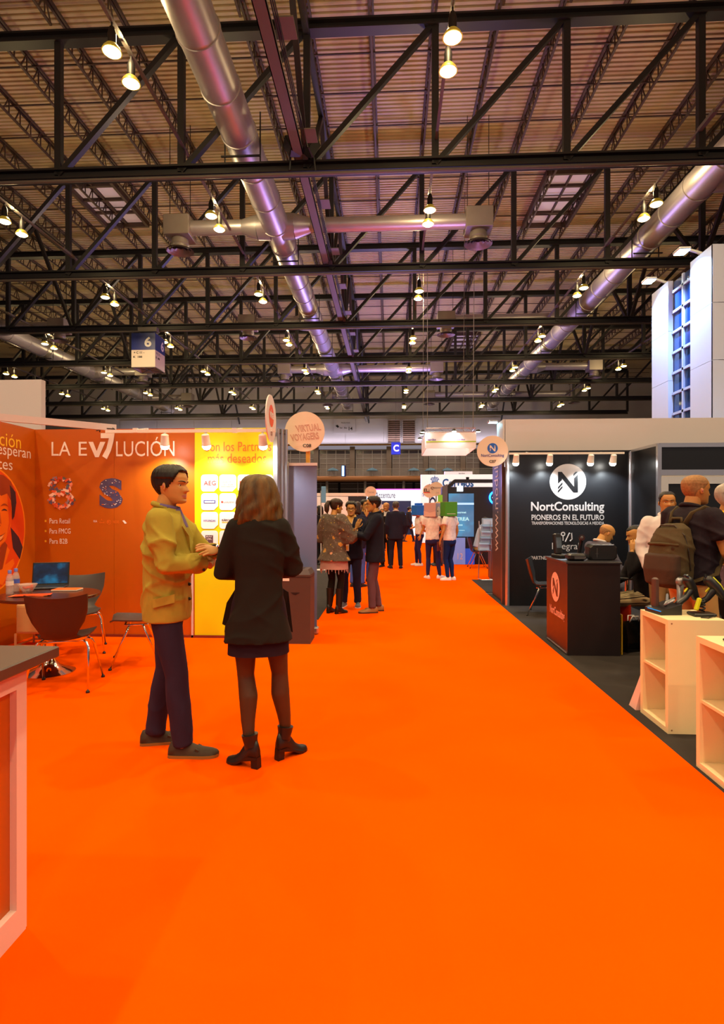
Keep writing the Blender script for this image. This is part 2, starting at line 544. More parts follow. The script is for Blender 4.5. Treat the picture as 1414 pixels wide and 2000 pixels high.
for Yc, l, r, nm in ((28.2, 870, None, 'in the third bay'), (37.6, None, 1152, 'in the fifth bay'), (46.3, 838, 1115, 'in the last bay')):
    if l: branch(dr, XR, xat(l, Yc), Yc, nm + ' on the aisle side of the tower duct')
    if r: branch(dr, XR, xat(r, Yc), Yc, nm + ' on the outer side of the tower duct')
branch(dr, XR, XR + 3.4, 16.5, 'above the white tower')
for Yc, x_, nm in ((28.2, -17.0, 'in the third bay'), (37.6, -16.8, 'in the fifth bay, behind the hanging cube'), (46.3, -16.9, 'in the last bay')):
    branch(dll, XLL, x_, Yc, nm + ' of the far side duct')

# high bay lamps
lamp_body = MB(); lamp_body.lathe([(0.05, 0.15), (0.11, 0.13), (0.165, 0.06), (0.19, 0.0), (0.165, 0.0), (0.12, 0.07)], 20, cap=False)
M_refl = mat('lamp_reflector', (205, 180, 90), 0.35, metal=0.6, emit=(255, 214, 60), estr=0.15)
lb = lamp_body.mesh('reflector', M_refl, 40)
lh = MB().lathe([(0.075, 0.13), (0.08, 0.36), (0.05, 0.47)], 14).mesh('ballast_housing', M_steel, 40)
ll = MB().lathe([(0.18, 0.012), (0.13, -0.03), (0.02, -0.05)], 20).mesh('lens', M_lens, True)
lbr = MB().bar((0, 0, 0.45), (0, 0, 0.62), 0.03).mesh('bracket', M_steel)
ROWS = [(-24.5, 'outermost row'), (-18.1, 'row beside the far duct'), (-11.7, 'row over the blue cube'), (-5.33, 'row beside the central duct'),
        (1.16, 'row above the aisle'), (7.62, 'row along the tower duct'), (14.1, 'row beyond the tower duct')]
LYS = [(-7.1, 'behind the camera'), (-1.1, 'above the camera'), (4.9, 'in front of the camera'), (10.95, 'in the first bay'), (16.95, 'in the second bay'), (23.0, 'in the third bay'), (29.1, 'in the fourth bay'),
       (35.2, 'in the fifth bay'), (41.3, 'in the sixth bay'), (47.4, 'in the last bay')]
lamp_ld = bpy.data.lights.new('high_bay_light', 'AREA')
lamp_ld.shape = 'DISK'; lamp_ld.size = 0.28; lamp_ld.energy = LAMP_W * 2; lamp_ld.color = LAMP_COL
lamp_ld.spread = math.radians(150)
leak_ld = bpy.data.lights.new('high_bay_spill', 'POINT')
leak_ld.energy = LEAK_W; leak_ld.color = (1.0, 0.74, 0.34); leak_ld.shadow_soft_size = 0.12
for X, rn in ROWS:
    vis = [Y for Y, _ in LYS if Y > 5 and in_view((X, Y, HB + 0.1), 10)]
    if vis:
        t = thing('lamp_rail', 'pale conduit rail carrying the lamp ' + rn, 'lamp rail', (X, 0, HB + 0.62), 0, 'lamp rails under the roof', 'structure')
        ya, yb = max(6.0, vis[0] - 6), 50
        mb = MB(); mb.box((0, (ya + yb) / 2, 0), (0.07, yb - ya, 0.06)); obj('rail', mb, M_rail, t)
        for q in range(int((yb - ya) / 6)):
            mb = MB(); mb.box((0, ya + 3 + q * 6, 0), (0.11, 0.7, 0.09)); obj('joint_box', mb, M_rail, t)
    for Y, yn in LYS:
        sees = in_view((X, Y, HB + 0.1), 15)
        if Y > 5 and not sees: continue
        if Y < 5 and abs(X) > 15: continue
        for k, dy in enumerate((-0.4, 0.4)):
            t = thing('high_bay_lamp', 'high bay lamp, %s of pair %s, %s' % (('nearer', 'farther')[k], yn, rn), 'ceiling lamp', (X, Y + dy, HB + 0.02), 0, 'high bay lamps')
            link('reflector', lb, t); link('ballast_housing', lh, t); link('lens', ll, t); link('bracket', lbr, t)
            if k == 0:      # the pair's light leaves from the nearer fitting
                lo = bpy.data.objects.new('lamp_light', lamp_ld); COL.objects.link(lo); lo.parent = t; lo.location = (0, 0.4, -0.08)
                lo = bpy.data.objects.new('lamp_spill', leak_ld); COL.objects.link(lo); lo.parent = t; lo.location = (0, 0.4, 0.62)

# end wall and side walls
def wallbox(name, c, d, m, label):
    o = obj(name, MB().box(c, d), m); return tag(o, label, 'wall', kind='structure')
YE = 57.0
wallbox('wall_left', (-44, 23, 7), (0.3, 70, 14.6), M_dkwall, 'dark side wall of the hall beyond the stands')
wallbox('wall_right', (36, 23, 7), (0.3, 70, 14.6), M_dkwall, 'dark side wall of the hall behind the tower stand')
wb = wallbox('wall_back', (-4, YE + 0.2, 11.5), (80, 0.3, 6.3), M_offw, 'pale upper end wall of the hall under the roof')
for k in range(10):
    mb = MB(); mb.box((-26 + 3.9 * k, YE + 0.04, 9.7), (3.86, 0.04, 2.55)); obj('panel', mb, M_offw, wb)
mb = MB(); mb.box((-8, YE, 8.32), (72, 0.3, 0.14)); cn = obj('cornice', mb, mat('ochre_cornice', (196, 150, 70), 0.5), wb)
for nm, zz, yy, rx, en, cl in (('cove_light', 8.46, YE - 0.5, math.radians(168), 420, (0.95, 0.86, 1.0)), ('added_gallery_fill', 8.2, YE - 0.9, math.radians(-20), 500, (1.0, 0.84, 0.66))):  # gallery strip is an added fill without fixture, brightens mullions and balcony
    ld = bpy.data.lights.new(nm, 'AREA'); ld.shape = 'RECTANGLE'; ld.size = 44; ld.size_y = 0.25; ld.energy = en; ld.color = cl
    lo_ = bpy.data.objects.new(nm, ld); COL.objects.link(lo_); lo_.parent = cn; lo_.location = (-6, yy, zz); lo_.rotation_euler = (rx, 0, 0)
wallbox('wall_back', (22, YE + 0.1, 4.2), (26, 0.3, 8.4), M_dkwall, 'dark end wall of the hall behind the far stands')
lo = wallbox('wall_back', (-16, YE + 2.4, 4), (56, 0.3, 8.2), M_dkwall, 'shadowy wall behind the glazed gallery')
EP = (0, YE, 0); EN = (0, -1, 0)
# glazed gallery with mullions
M_mull = mat('gallery_frame', (176, 168, 166), 0.5)
M_pil = mat('gallery_pillar', (128, 112, 102), 0.7)
M_pane = mat('gallery_pane', (70, 64, 70), 0.12, spec=0.9)
xs0 = [-37.2 + 3.72 * k for k in range(13)]
for k, xa in enumerate(xs0):
    if not (in_view((xa, YE, 7), 120) or in_view((xa + 3.7, YE, 7), 120)): continue
    w = thing('window_%d' % (k + 1), 'gallery window bay on the end wall, number %d along' % (k + 1), 'window', (xa, YE + 0.4, 5.1), 0, 'gallery window bays', 'structure')
    mb = MB()
    for q in (0.25, 0.95, 1.9, 2.85, 3.45): mb.box((q, 0, 1.4), (0.07, 0.1, 2.6))
    for q in (0.05, 1.35, 1.85, 2.3, 2.72): mb.box((1.85, 0, q), (3.2, 0.09, 0.07))
    obj('window_frame', mb, M_mull, w)
    for q0, q1 in ((0.28, 0.92), (0.98, 1.86), (1.94, 2.82), (2.88, 3.42)):
        for z0, z1 in ((0.08, 1.32), (1.38, 1.82), (1.88, 2.27), (2.33, 2.69)):
            mb = MB().box(((q0 + q1) / 2, 0.02, (z0 + z1) / 2), (q1 - q0, 0.02, z1 - z0)); obj('pane', mb, M_pane if z0 > 2 else mat('gallery_pane_grey', (134, 122, 120), 0.2, spec=0.8), w)
    mb = MB().box((-0.12, -0.1, 1.5), (0.5, 0.5, 3.1)); obj('pillar', mb, M_pil, w)
# balcony slab, glass parapet, columns below
M_slab = mat('balcony_slab', (190, 130, 92), 0.6)
b = thing('balcony', 'long balcony with a rounded terracotta slab edge across the end wall', 'balcony', (-16, YE - 1.2, 0), 0, None, 'structure')
mb = MB(); mb.box((0, 0.8, 4.78), (52, 2.6, 0.36)); mb.tube([(-26, -0.5, 4.80), (26, -0.5, 4.80)], 0.24, 12); obj('slab', mb, M_slab, b, 40)
mb = MB(); mb.tube([(-26, -0.3, 5.75), (26, -0.3, 5.75)], 0.03, 6)
for k in range(27): mb.bar((-26 + 2 * k, -0.3, 4.9), (-26 + 2 * k, -0.3, 5.75), 0.04)
obj('handrail', mb, M_mull, b)
M_bglass = mat('parapet_glass', (190, 190, 196), 0.05, alpha=0.18, spec=0.8)
for k in range(26):
    if 8 < k: obj('glass_panel', MB().box((-25 + 2 * k, -0.3, 5.3), (1.9, 0.02, 0.75)), M_bglass, b)
for k in range(14): obj('column', MB().tube([(-25 + 3.85 * k, 0.6, 0), (-25 + 3.85 * k, 0.6, 4.7)], 0.14, 10), M_mull, b, 40)
# blinds under the balcony
for k in range(9):
    w = thing('window_%d' % (k + 30), 'tall shuttered window bay below the balcony, number %d along' % (k + 1), 'window', (-22.6 + 3.85 * k, YE + 1.2, 0), 0, 'shuttered window bays below the balcony', 'structure')
    mb = MB(); mb.box((0, 0.1, 2.3), (3.6, 0.06, 4.5)); obj('shutter', mb, mat('brown_shutter', (74, 62, 58), 0.6), w)
    mb = MB()
    for q in range(8): mb.box((0, 0.04, 0.6 + 0.55 * q), (3.6, 0.06, 0.05))
    mb.box((0, 0.04, 2.3), (0.07, 0.06, 4.5)); obj('window_frame', mb, M_mull, w)
# wall details: louvre doors, sign with 14, lit totem
for k, (xa, xb) in enumerate(((757, 782), (786, 811))):
    p0 = hit(xa, 866, EP, EN); p1 = hit(xb, 820, EP, EN)
    t = thing('louvre_vent', 'dark louvred vent high on the end wall, %s one' % ('plain brown', 'orange-reflecting')[k], 'vent', ((p0.x + p1.x) / 2, YE - 0.02, (p0.z + p1.z) / 2))
    w, h = p1.x - p0.x, p1.z - p0.z
    mb = MB()
    for s in (-1, 1): mb.box((s * w / 2, 0, 0), (0.09, 0.14, h)); mb.box((0, 0, s * h / 2), (w, 0.14, 0.09))
    obj('frame', mb, M_mull, t)
    sl = MB().box((0, 0, 0), (w - 0.1, 0.05, h / 12 * 0.8)).mesh('slat', mat('vent_brown', (112, 84, 70), 0.4, metal=0.4))
    for q in range(12): link('slat', sl, t, T((0, 0, -h / 2 + h * (q + 0.5) / 12), 0, 0.5))
p0 = hit(652, 846, EP, EN); p1 = hit(694, 818, EP, EN); w, h = p1.x - p0.x, p1.z - p0.z; c = Vector(((p0.x + p1.x) / 2, YE - 0.06, (p0.z + p1.z) / 2))
t = thing('wall_sign', 'pale directional sign reading 14 on the end wall', 'sign', c)
obj('board', MB().box((0, 0, 0), (w, 0.05, h)), M_offw, t)
text('lettering', '14', t, c + Vector((0.62, -0.03, -0.28)), X_, Z_, 0.38, 0.36, M_ktxt, bold=0.02)
text('lettering', 'Avenida Norte', t, c + Vector((0.1, -0.03, 0.32)), X_, Z_, 0.9, 0.13, M_ktxt)
text('lettering', 'Sur   Este', t, c + Vector((-0.1, -0.03, -0.2)), X_, Z_, 0.75, 0.15, M_ktxt)
mb = MB(); mb.bar(c + Vector((-0.85, -0.04, 0.1)), c + Vector((-0.55, -0.04, -0.2)), 0.05); mb.bar(c + Vector((-0.9, -0.04, -0.02)), c + Vector((-0.72, -0.04, 0.12)), 0.05)
flat('arrow', t, [c + Vector(q) for q in ((-0.92, -0.03, 0.0), (-0.7, -0.03, 0.12), (-0.55, -0.03, -0.1), (-0.68, -0.03, -0.2))], M_ktxt)
p0 = hit(668, 921, (0, YE - 1.6, 0), EN); p1 = hit(673, 902, (0, YE - 1.6, 0), EN)
t = thing('light_totem', 'small glowing blue-white totem on the balcony', 'sign', ((p0.x + p1.x) / 2, YE - 1.9, 4.98))
obj('housing', MB().box((0.05, 0.06, 0.55), (0.45, 0.08, 1.1)), M_blue, t)
obj('light_face', MB().box((0, -0.01, 0.55), (0.22, 0.06, 1.0)), emis('totem_glow', (170, 225, 255), 2.5), t)
M_par = mat('blue_parasol', (96, 140, 175), 0.7)
for k, px in enumerate((650, 727, 808, 841, 874)):
    c = A(px, 919, 55.2)
    t = thing('parasol', 'small blue-grey parasol on the balcony, %s from the glowing totem' % ('first', 'second', 'third', 'fourth', 'fifth')[k], 'parasol', (c.x, c.y, 4.98), 0, 'parasols on the balcony')
    obj('canopy', MB().lathe([(0.6, 0.55), (0.35, 0.75), (0.05, 0.85)], 12), M_par, t); obj('pole', MB().bar((0, 0, 0), (0, 0, 0.9), 0.04), M_mull, t)

# hanging cube with 6
c = A(303, 650, 26.0)
CS = 1.12
t = thing('hanging_sign_cube', 'hanging cube sign, blue above white, numbered 6', 'sign', (c.x - CS / 2, c.y + CS / 2, 0))
z1 = c.z; zb = A(303, 717, 26.0).z; zm = A(303, 683, 26.0).z
hw = CS / 2
obj('upper_box', MB().box((0, 0, (z1 + zm) / 2), (CS, CS, z1 - zm)), M_blue, t)
mb = MB()
for s in (-1, 1): mb.box((s * (hw - 0.01), 0, (zb + zm) / 2), (0.02, CS, zm - zb)); mb.box((0, s * (hw - 0.01), (zb + zm) / 2), (CS - 0.04, 0.02, zm - zb))
obj('lower_box', mb, mat('sign_white', (226, 208, 190), 0.35), t)
mb = MB()
for s in (-1, 1): mb.bar((s * hw, -hw, zb), (s * hw, hw, zb), 0.03); mb.bar((-hw, s * hw, zb), (hw, s * hw, zb), 0.03); mb.bar((s * hw, -hw, zb), (-s * hw, hw, zb), 0.03)
mb.bar((0, -hw, zb), (0, hw, zb), 0.03)
obj('frame', mb, M_rail, t)
mb = MB()
for s in (-1, 1): mb.bar((s * 0.4, 0, z1), (s * 0.4, 0, HB - 0.1), 0.05)
mb.box((0, 0, HB - 0.22), (0.9, 0.3, 0.2)); obj('hanger', mb, M_rail, t)
cc = Vector((c.x - CS / 2, c.y + CS / 2, 0))
text('numeral', '6', t, cc + Vector((0.22, -hw, (z1 + zm) / 2 - 0.02)), X_, Z_, 0.33, 0.47, M_wtxt, bold=0.03)
text('numeral', '6', t, cc + Vector((hw, 0.26, (z1 + zm) / 2 - 0.02)), Y_, Z_, 0.33, 0.47, M_wtxt, bold=0.03)
for (pt, rt, s) in ((cc + Vector((-0.2, -hw, zm - 0.12)), X_, 1), (cc + Vector((hw, -0.2, zm - 0.12)), Y_, 1)):
    text('lettering', '+ C 11 -', t, pt, rt, Z_, 0.5, 0.11, M_ktxt, bold=0.03)
    text('lettering', 'K  188', t, pt - rt * 0.06 - Z_ * 0.2, rt, Z_, 0.42, 0.10, M_ktxt, bold=0.03)

# blue hanging C sign far down the hall
c = A(773, 876, 38.4); c.y = TY[6]
t = thing('hanging_letter_sign', 'small blue hanging sign with a white letter C', 'sign', c)
obj('board', MB().box((0, 0, 0), (0.62, 0.4, 0.8)), M_blue, t)
text('numeral', 'C', t, c + Vector((0.02, -0.2, 0)), X_, Z_, 0.38, 0.46, M_wtxt, bold=0.03)
obj('cable', MB().bar((0, 0, 0.4), (0, 0, HB - c.z - 0.1), 0.02), M_steel, t)
# ================================================================== STANDS
M_org = mat('orange_red_panel', (184, 90, 0), 0.42, var=0.02, vscale=0.7)
M_ylw = mat('lime_yellow_panel', (218, 220, 0), 0.42)
M_otxt = mat('orange_print', (236, 120, 30), 0.5)
M_rtxt = mat('red_print', (226, 60, 44), 0.5)
M_btxt = mat('blue_print', (44, 62, 150), 0.5)
M_gtxt = mat('grey_print', (150, 136, 132), 0.6)
M_tile = mat('white_tile_print', (244, 236, 236), 0.5)
M_cord = mat('black_cord', (20, 18, 18), 0.6)
M_wplastic = mat('white_plastic', (236, 234, 230), 0.35)

def spot_light(name, parent, loc, target, watts, col=(1, 0.93, 0.82), angle=70, blend=0.6, r=0.03):
    d = bpy.data.lights.new(name, 'SPOT')
    d.energy = watts; d.color = col; d.spot_size = math.radians(angle); d.spot_blend = blend; d.shadow_soft_size = r
    o = bpy.data.objects.new(name, d); COL.objects.link(o)
    o.parent = parent
    off = parent.location if parent is not None else Vector((0, 0, 0))
    o.location = Vector(loc) - off
    o.rotation_euler = (Vector(target) - Vector(loc)).to_track_quat('-Z', 'Y').to_euler()
    return o
def track_spot(label, base, target, watts, group, angle=75, hang=0.08, col=(1, 0.95, 0.88), sc=1.0):
    """can spotlight on an arm below a track"""
    base = Vector(base); target = Vector(target)
    t = thing('track_spotlight', label, 'spotlight', base, 0, group)
    c = base - Z_ * hang
    d = (target - c).normalized()
    obj('arm', MB().bar((0, 0, 0.01), (0, 0, -hang), 0.018 * sc), M_wplastic, t)
    q = d.to_track_quat('Z', 'Y').to_matrix().to_4x4(); q.translation = c - base
    obj('head', MB().lathe([(0.025 * sc, -0.07 * sc), (0.042 * sc, -0.06 * sc), (0.05 * sc, 0.05 * sc), (0.055 * sc, 0.06 * sc)], 16, M=q, cap=True), M_wplastic, t, 40)
    obj('lens', MB().lathe([(0.048 * sc, 0.060 * sc), (0.047 * sc, 0.082 * sc), (0.034 * sc, 0.104 * sc), (0.004, 0.114 * sc)], 16, M=q), M_spot, t, True)
    spot_light('spot_light', t, c + d * 0.135 * sc, target, watts, col, angle)
    return t

# ---------------- orange stand: back wall
YW = 6.62; WP = (0, YW, 0); WN = (0, -1, 0)
def W(px, py): return hit(px, py, WP, WN)
HW = 2.50
wall = thing('stand_back_wall', 'orange and yellow printed back wall of the stand with the round table', 'stand wall', (-2.8, YW, 0))
xL, xM, xR = -4.30, W(380, 1000).x, -1.38
xm2 = (xL + xM) / 2
def panel(name, parent, xa, xb, y, z0, z1, m, t=0.04):
    o = obj(name, MB().box(((xa + xb) / 2, y + t / 2, (z0 + z1) / 2), (xb - xa - 0.004, t, z1 - z0)), m)
    o.parent = parent; o.matrix_parent_inverse = parent.matrix_basis.inverted()
    return o
def child(name, mb, m, parent, smooth=False):
    """part built in world coordinates"""
    o = obj(name, mb, m, None, smooth); Mi = parent.matrix_basis.copy()
    if parent.parent is not None: Mi = parent.parent.matrix_basis @ Mi
    o.data.transform(Mi.inverted()); o.parent = parent
    return o
child('panel', MB().box(((xL + xm2) / 2, YW + 0.02, HW / 2), (xm2 - xL - 0.003, 0.04, HW)), M_org, wall)
child('panel', MB().box(((xM + xm2) / 2, YW + 0.02, HW / 2), (xM - xm2 - 0.003, 0.04, HW)), M_org, wall)
child('panel', MB().box(((xM + xR) / 2, YW + 0.02, HW / 2), (xR - xM - 0.003, 0.04, HW)), M_ylw, wall)
child('skirting', MB().box(((xL + xR) / 2, YW - 0.006, 0.015), (xR - xL, 0.012, 0.03)), mat('dark_skirting', (120, 40, 14), 0.6), wall)
child('post', MB().box((xR + 0.02, YW + 0.02, HW / 2), (0.05, 0.05, HW)), M_alu, wall)
def wtext(name, s, box, m, parent=wall, **k):
    a = W(box[0], box[1]); b = W(box[2], box[3])
    return text(name, s, parent, (a + b) / 2, X_, Z_, b.x - a.x, a.z - b.z, m, **k)
wtext('lettering', 'LA', (101, 863, 138, 890), M_wtxt)
wtext('lettering', 'E', (154, 863, 170, 890), M_wtxt)
wtext('lettering', 'LUCIÓN', (227, 854, 341, 891), M_wtxt)
flat('letter_v', wall, [W(*p) for p in ((173, 863), (182, 863), (189, 881), (196, 863), (206, 863), (193, 893), (186, 893))], M_wtxt)
flat('numeral_seven', wall, [W(*p) for p in ((197, 846), (224, 846), (222, 862), (217, 880), (209, 897), (200, 891), (208, 876), (213, 856), (197, 856))], M_wtxt, off=0.004)
for i, s in enumerate(('Para Retail', 'Para FMCG', 'Para B2B')):
    y = 1017.5 + 19.7 * i
    wtext('lettering', s, (97, y - 5, (137, 138, 132)[i], y + 5), M_wtxt)
    flat('bullet', wall, [W(*p) for p in ((87.5, y - 2), (91, y - 2), (91, y + 2), (87.5, y + 2))], M_yel)
# the 8 made of little boxes, the S made of a circuit board
rnd = random.Random(4)
cols = [mat('collage_%d' % i, c, 0.6) for i, c in enumerate([(240, 150, 120), (230, 96, 50), (150, 130, 150), (96, 110, 100), (240, 190, 170), (214, 80, 36), (90, 84, 120), (246, 214, 200)])]
mb = MB()
for i in range(150):
    up = i % 2
    cx, cy, rx, ry = ((120, 948, 19, 13), (120, 976, 20, 13))[up]
    a = rnd.uniform(0, 2 * math.pi); r = rnd.uniform(0.72, 1.25)
    q = W(cx + rx * r * math.cos(a), cy + ry * r * math.sin(a)); rot = rnd.uniform(0, 3.14); w = rnd.uniform(0.012, 0.03); h = rnd.uniform(0.008, 0.018)
    c, s = math.cos(rot), math.sin(rot)
    P = [q + X_ * (x * c - z * s) + Z_ * (x * s + z * c) - Y_ * (0.003 + 0.00005 * i) for x, z in ((-w, -h), (w, -h), (w, h), (-w, h))]
    mb.add(P, [(0, 1, 2, 3)], rnd.randrange(8))
o = child('numeral_eight_print', mb, cols, wall); o['label'] = 'figure 8 printed as a heap of small boxes'; o['kind'] = 'stuff'
wtext('letter_s_print', 'S', (194, 934, 240, 993), mat('circuit_print', (74, 66, 104), 0.5, var=0.25, vscale=14), bold=0.055)
mb = MB()
for i in range(46):
    px, py = rnd.choice(((rnd.uniform(204, 236), rnd.uniform(937, 944)), (rnd.uniform(198, 208), rnd.uniform(942, 960)), (rnd.uniform(203, 230), rnd.uniform(958, 968)), (rnd.uniform(226, 238), rnd.uniform(964, 982)), (rnd.uniform(200, 232), rnd.uniform(983, 989))))
    q = W(px, py) - Y_ * 0.006; w = rnd.uniform(0.003, 0.008)
    mb.add([q + X_ * (a * w) + Z_ * (b * w * 0.6) for a, b in ((-1, -1), (1, -1), (1, 1), (-1, 1))], [(0, 1, 2, 3)], rnd.choice((0, 0, 1)))
o = child('circuit_dots', mb, [M_wtxt, M_otxt], wall); o['kind'] = 'stuff'
for s, b in (('RIA', (183, 1016, 190, 1020)), ('A', (197, 1013, 200, 1017)), ('VIVA', (194, 1019, 204, 1022)), ('REDES', (221, 1017, 233, 1022))):
    wtext('lettering', s, b, M_otxt if s != 'RIA' else M_wtxt)
child('ring_logo', MB().add([p for k in (0, 1) for p in circ(W(213, 1020) - Y_ * 0.003, X_, Z_, (0.026, 0.021)[k], 24)], [(i, (i + 1) % 24, 24 + (i + 1) % 24, 24 + i) for i in range(24)]), M_otxt, wall)
wtext('lettering', 'R', (211, 1018, 215, 1022), M_otxt)
flat('print_mark', wall, [W(*p) for p in ((239, 1017), (243, 1016), (248, 1022), (244, 1023))], M_wtxt)
# yellow panel print
wtext('lettering', 'Con los Partners', (397, 863, 530, 881), M_otxt, off=0.004)
wtext('lettering', 'más deseados', (406, 886, 520, 904), M_otxt, off=0.004)
LOGO = {}
def tile(c_, r_):
    x0 = 393.0 + 35.6 * c_; y0 = 927.0 + 36.4 * r_
    P = []
    def arc(cx, cy, a0):
        for k in range(5):
            a = math.radians(a0 + 22.5 * k); P.append((cx + 6 * math.cos(a), cy + 6 * math.sin(a)))
    arc(x0 + 6, y0 + 6, 180); arc(x0 + 27, y0 + 6, 270)
    P += [(x0 + 33, y0 + 25), (x0 + 25, y0 + 33)]
    arc(x0 + 6, y0 + 27, 90)
    o = flat('logo_tile', wall, [W(*p) for p in P], M_tile, off=0.004)
    return x0, y0
def ttext(s, x0, y0, b, m, **k):
    wtext('lettering', s, (x0 + b[0], y0 + b[1], x0 + b[2], y0 + b[3]), m, off=0.007, **k)
def bartile(x0, y0, b, m):
    flat('print_mark', wall, [W(x0 + p, y0 + q) for p, q in ((b[0], b[1]), (b[2], b[1]), (b[2], b[3]), (b[0], b[3]))], m, off=0.006)
for r_ in range(5):
    for c_ in range(4):
        x0, y0 = tile(c_, r_)
        k = (c_, r_)
        if k == (0, 0): ttext('AEG', x0, y0, (5, 12, 29, 21), M_rtxt, bold=0.02)
        elif k == (1, 0):
            ttext('BLACK+', x0, y0, (6, 12, 27, 16), M_otxt); ttext('DECKER', x0, y0, (6, 17.5, 27, 21.5), M_otxt)
            for b in ((3, 9.6, 30, 10.2), (3, 23, 30, 23.6), (3, 9.6, 3.6, 23.6), (29.4, 9.6, 30, 23.6)): bartile(x0, y0, b, M_otxt)
        elif k == (2, 0): ttext('M', x0, y0, (4, 12, 14, 21), M_rtxt, bold=0.02)
        elif k == (0, 1):
            bartile(x0, y0, (5, 13.4, 28, 19.6), M_btxt)
            flat('print_mark', wall, [W(x0 + p, y0 + q) for p, q in ((7, 14.6), (26, 14.6), (26, 18.4), (7, 18.4))], M_tile, off=0.008)
            wtext('lettering', 'DeLonghi', (x0 + 8, y0 + 12, x0 + 25, y0 + 16), M_btxt, off=0.010)
        elif k == (1, 1):
            ttext('GARDENA', x0, y0, (8, 15, 30, 19), M_gtxt, bold=0.01)
            flat('print_mark', wall, circ(W(x0 + 5.5, y0 + 17), X_, Z_, 0.013, 12), M_rtxt, off=0.006)
        elif k == (0, 2): ttext('HYUNDAI', x0, y0, (5, 15, 28, 19), M_btxt, bold=0.02)
        elif k == (1, 2):
            ttext('KÄRCHER', x0, y0, (5, 13, 29, 18), M_ktxt, bold=0.03); bartile(x0, y0, (5, 19.5, 28, 21), M_yel)
        elif k == (0, 3):
            bartile(x0, y0, (8.5, 9, 23.5, 24), mat('plum_print', (84, 60, 70), 0.5))
            for i, s in enumerate(('RIV', 'VEL', 'O')): wtext('lettering', s, (x0 + 10.5, y0 + 10.5 + 4.5 * i, x0 + (21.5 if i < 2 else 13.5), y0 + 13.5 + 4.5 * i), M_wtxt, off=0.009)
        elif k == (0, 4): ttext('KENWOOD', x0, y0, (3, 14, 30, 18.5), M_gtxt)
# white joint strip between orange and yellow panels (lower part)
a = W(376, 1115)
child('joint_strip', MB().box((a.x, YW - 0.006, a.z / 2), (0.022, 0.012, a.z)), M_white, wall)

# ---------------- orange stand: side wall with portrait print
XS = -4.30; SP = (XS, 0, 0); SN = (1, 0, 0)
def S(px, py): return hit(px, py, SP, SN)
side = thing('stand_side_wall', 'orange side wall with yellow and white lettering and a round portrait print', 'stand wall', (XS, 5.4, 0))
for k in range(3):
    child('panel', MB().box((XS - 0.02, YW - 0.47 - 0.99 * k, HW / 2), (0.04, 0.987, HW)), M_org, side)
def stext(s, box, m):
    a = S(box[0], box[1]); b = S(box[2], box[3])
    return a, b
zt = S(30, 1000).z
def sline(s, xr, yc, h, m, w):
    b = S(xr, yc); Y1 = b.y
    text('lettering', s, side, Vector((XS, Y1 - w / 2, b.z)), Y_, Z_, w, h, m)
sline('Fidelización', 40.5, 864, 0.155, M_yel, 1.02)
sline('Los resultados que esperan', 59.5, 889, 0.165, M_wtxt, 2.05)
sline('sus clientes', 24, 908, 0.125, M_wtxt, 0.95)
# portrait medallion: rim, backdrop, figure print in flat tones
M_p1 = mat('print_amber', (236, 112, 12), 0.5); M_p2 = mat('print_orange', (224, 72, 12), 0.5); M_p3 = mat('print_plum', (58, 34, 48), 0.5); M_p4 = mat('print_rim', (240, 140, 20), 0.5); M_p5 = mat('print_brown', (150, 58, 20), 0.5)
ccY = S(49, 1040).y - 0.62; ccZ = S(49, 1040).z + 0.05
def SC_(y, z): return Vector((XS, ccY + y, ccZ + z))
def sflat(pts, m, off): return flat('portrait_print', side, [SC_(*p) for p in pts], m, off, n=(1, 0, 0))
sflat([(0.62 * math.cos(a), 0.70 * math.sin(a)) for a in [2 * math.pi * i / 48 for i in range(48)]], M_p4, 0.002)
sflat([(0.60 * math.cos(a), 0.68 * math.sin(a)) for a in [2 * math.pi * i / 48 for i in range(48)]], M_p2, 0.003)
hair = [(-0.04, 0.40), (0.02, 0.54), (0.12, 0.61), (0.24, 0.60), (0.36, 0.54), (0.43, 0.42), (0.42, 0.28), (0.38, 0.22), (0.36, 0.32), (0.30, 0.40), (0.20, 0.37), (0.14, 0.42), (0.06, 0.36), (-0.02, 0.34)]
hair2 = [(0.34, 0.50), (0.44, 0.42), (0.455, 0.30), (0.42, 0.14), (0.385, 0.10), (0.375, 0.24), (0.36, 0.36)]
face = [(-0.02, 0.34), (0.10, 0.46), (0.30, 0.44), (0.38, 0.28), (0.36, 0.04), (0.28, -0.12), (0.16, -0.20), (0.02, -0.12), (-0.06, 0.06)]
coat = [(-0.30, -0.55), (-0.22, -0.1), (-0.02, -0.06), (0.10, -0.22), (0.12, -0.50), (0.04, -0.66)]
coat2 = [(0.36, 0.02), (0.50, -0.10), (0.57, -0.22), (0.52, -0.36), (0.40, -0.22)]
shirt = [(0.02, -0.10), (0.16, -0.22), (0.30, -0.12), (0.40, -0.26), (0.44, -0.50), (0.20, -0.64), (0.10, -0.50)]
hand = [(0.14, -0.34), (0.30, -0.20), (0.34, -0.24), (0.26, -0.40), (0.40, -0.34), (0.42, -0.40), (0.30, -0.52), (0.22, -0.62), (0.12, -0.58)]
phone = [(0.10, -0.26), (0.26, -0.14), (0.30, -0.18), (0.22, -0.44), (0.14, -0.46)]
for pts, m, off in ((shirt, M_p2, 0.004), (coat, M_p3, 0.005), (coat2, M_p3, 0.005), (face, M_p1, 0.006), (hair, M_p5, 0.007), (hair2, M_p3, 0.0075), (hand, M_p1, 0.008), (phone, M_p5, 0.009)):
    sflat(pts, m, off)
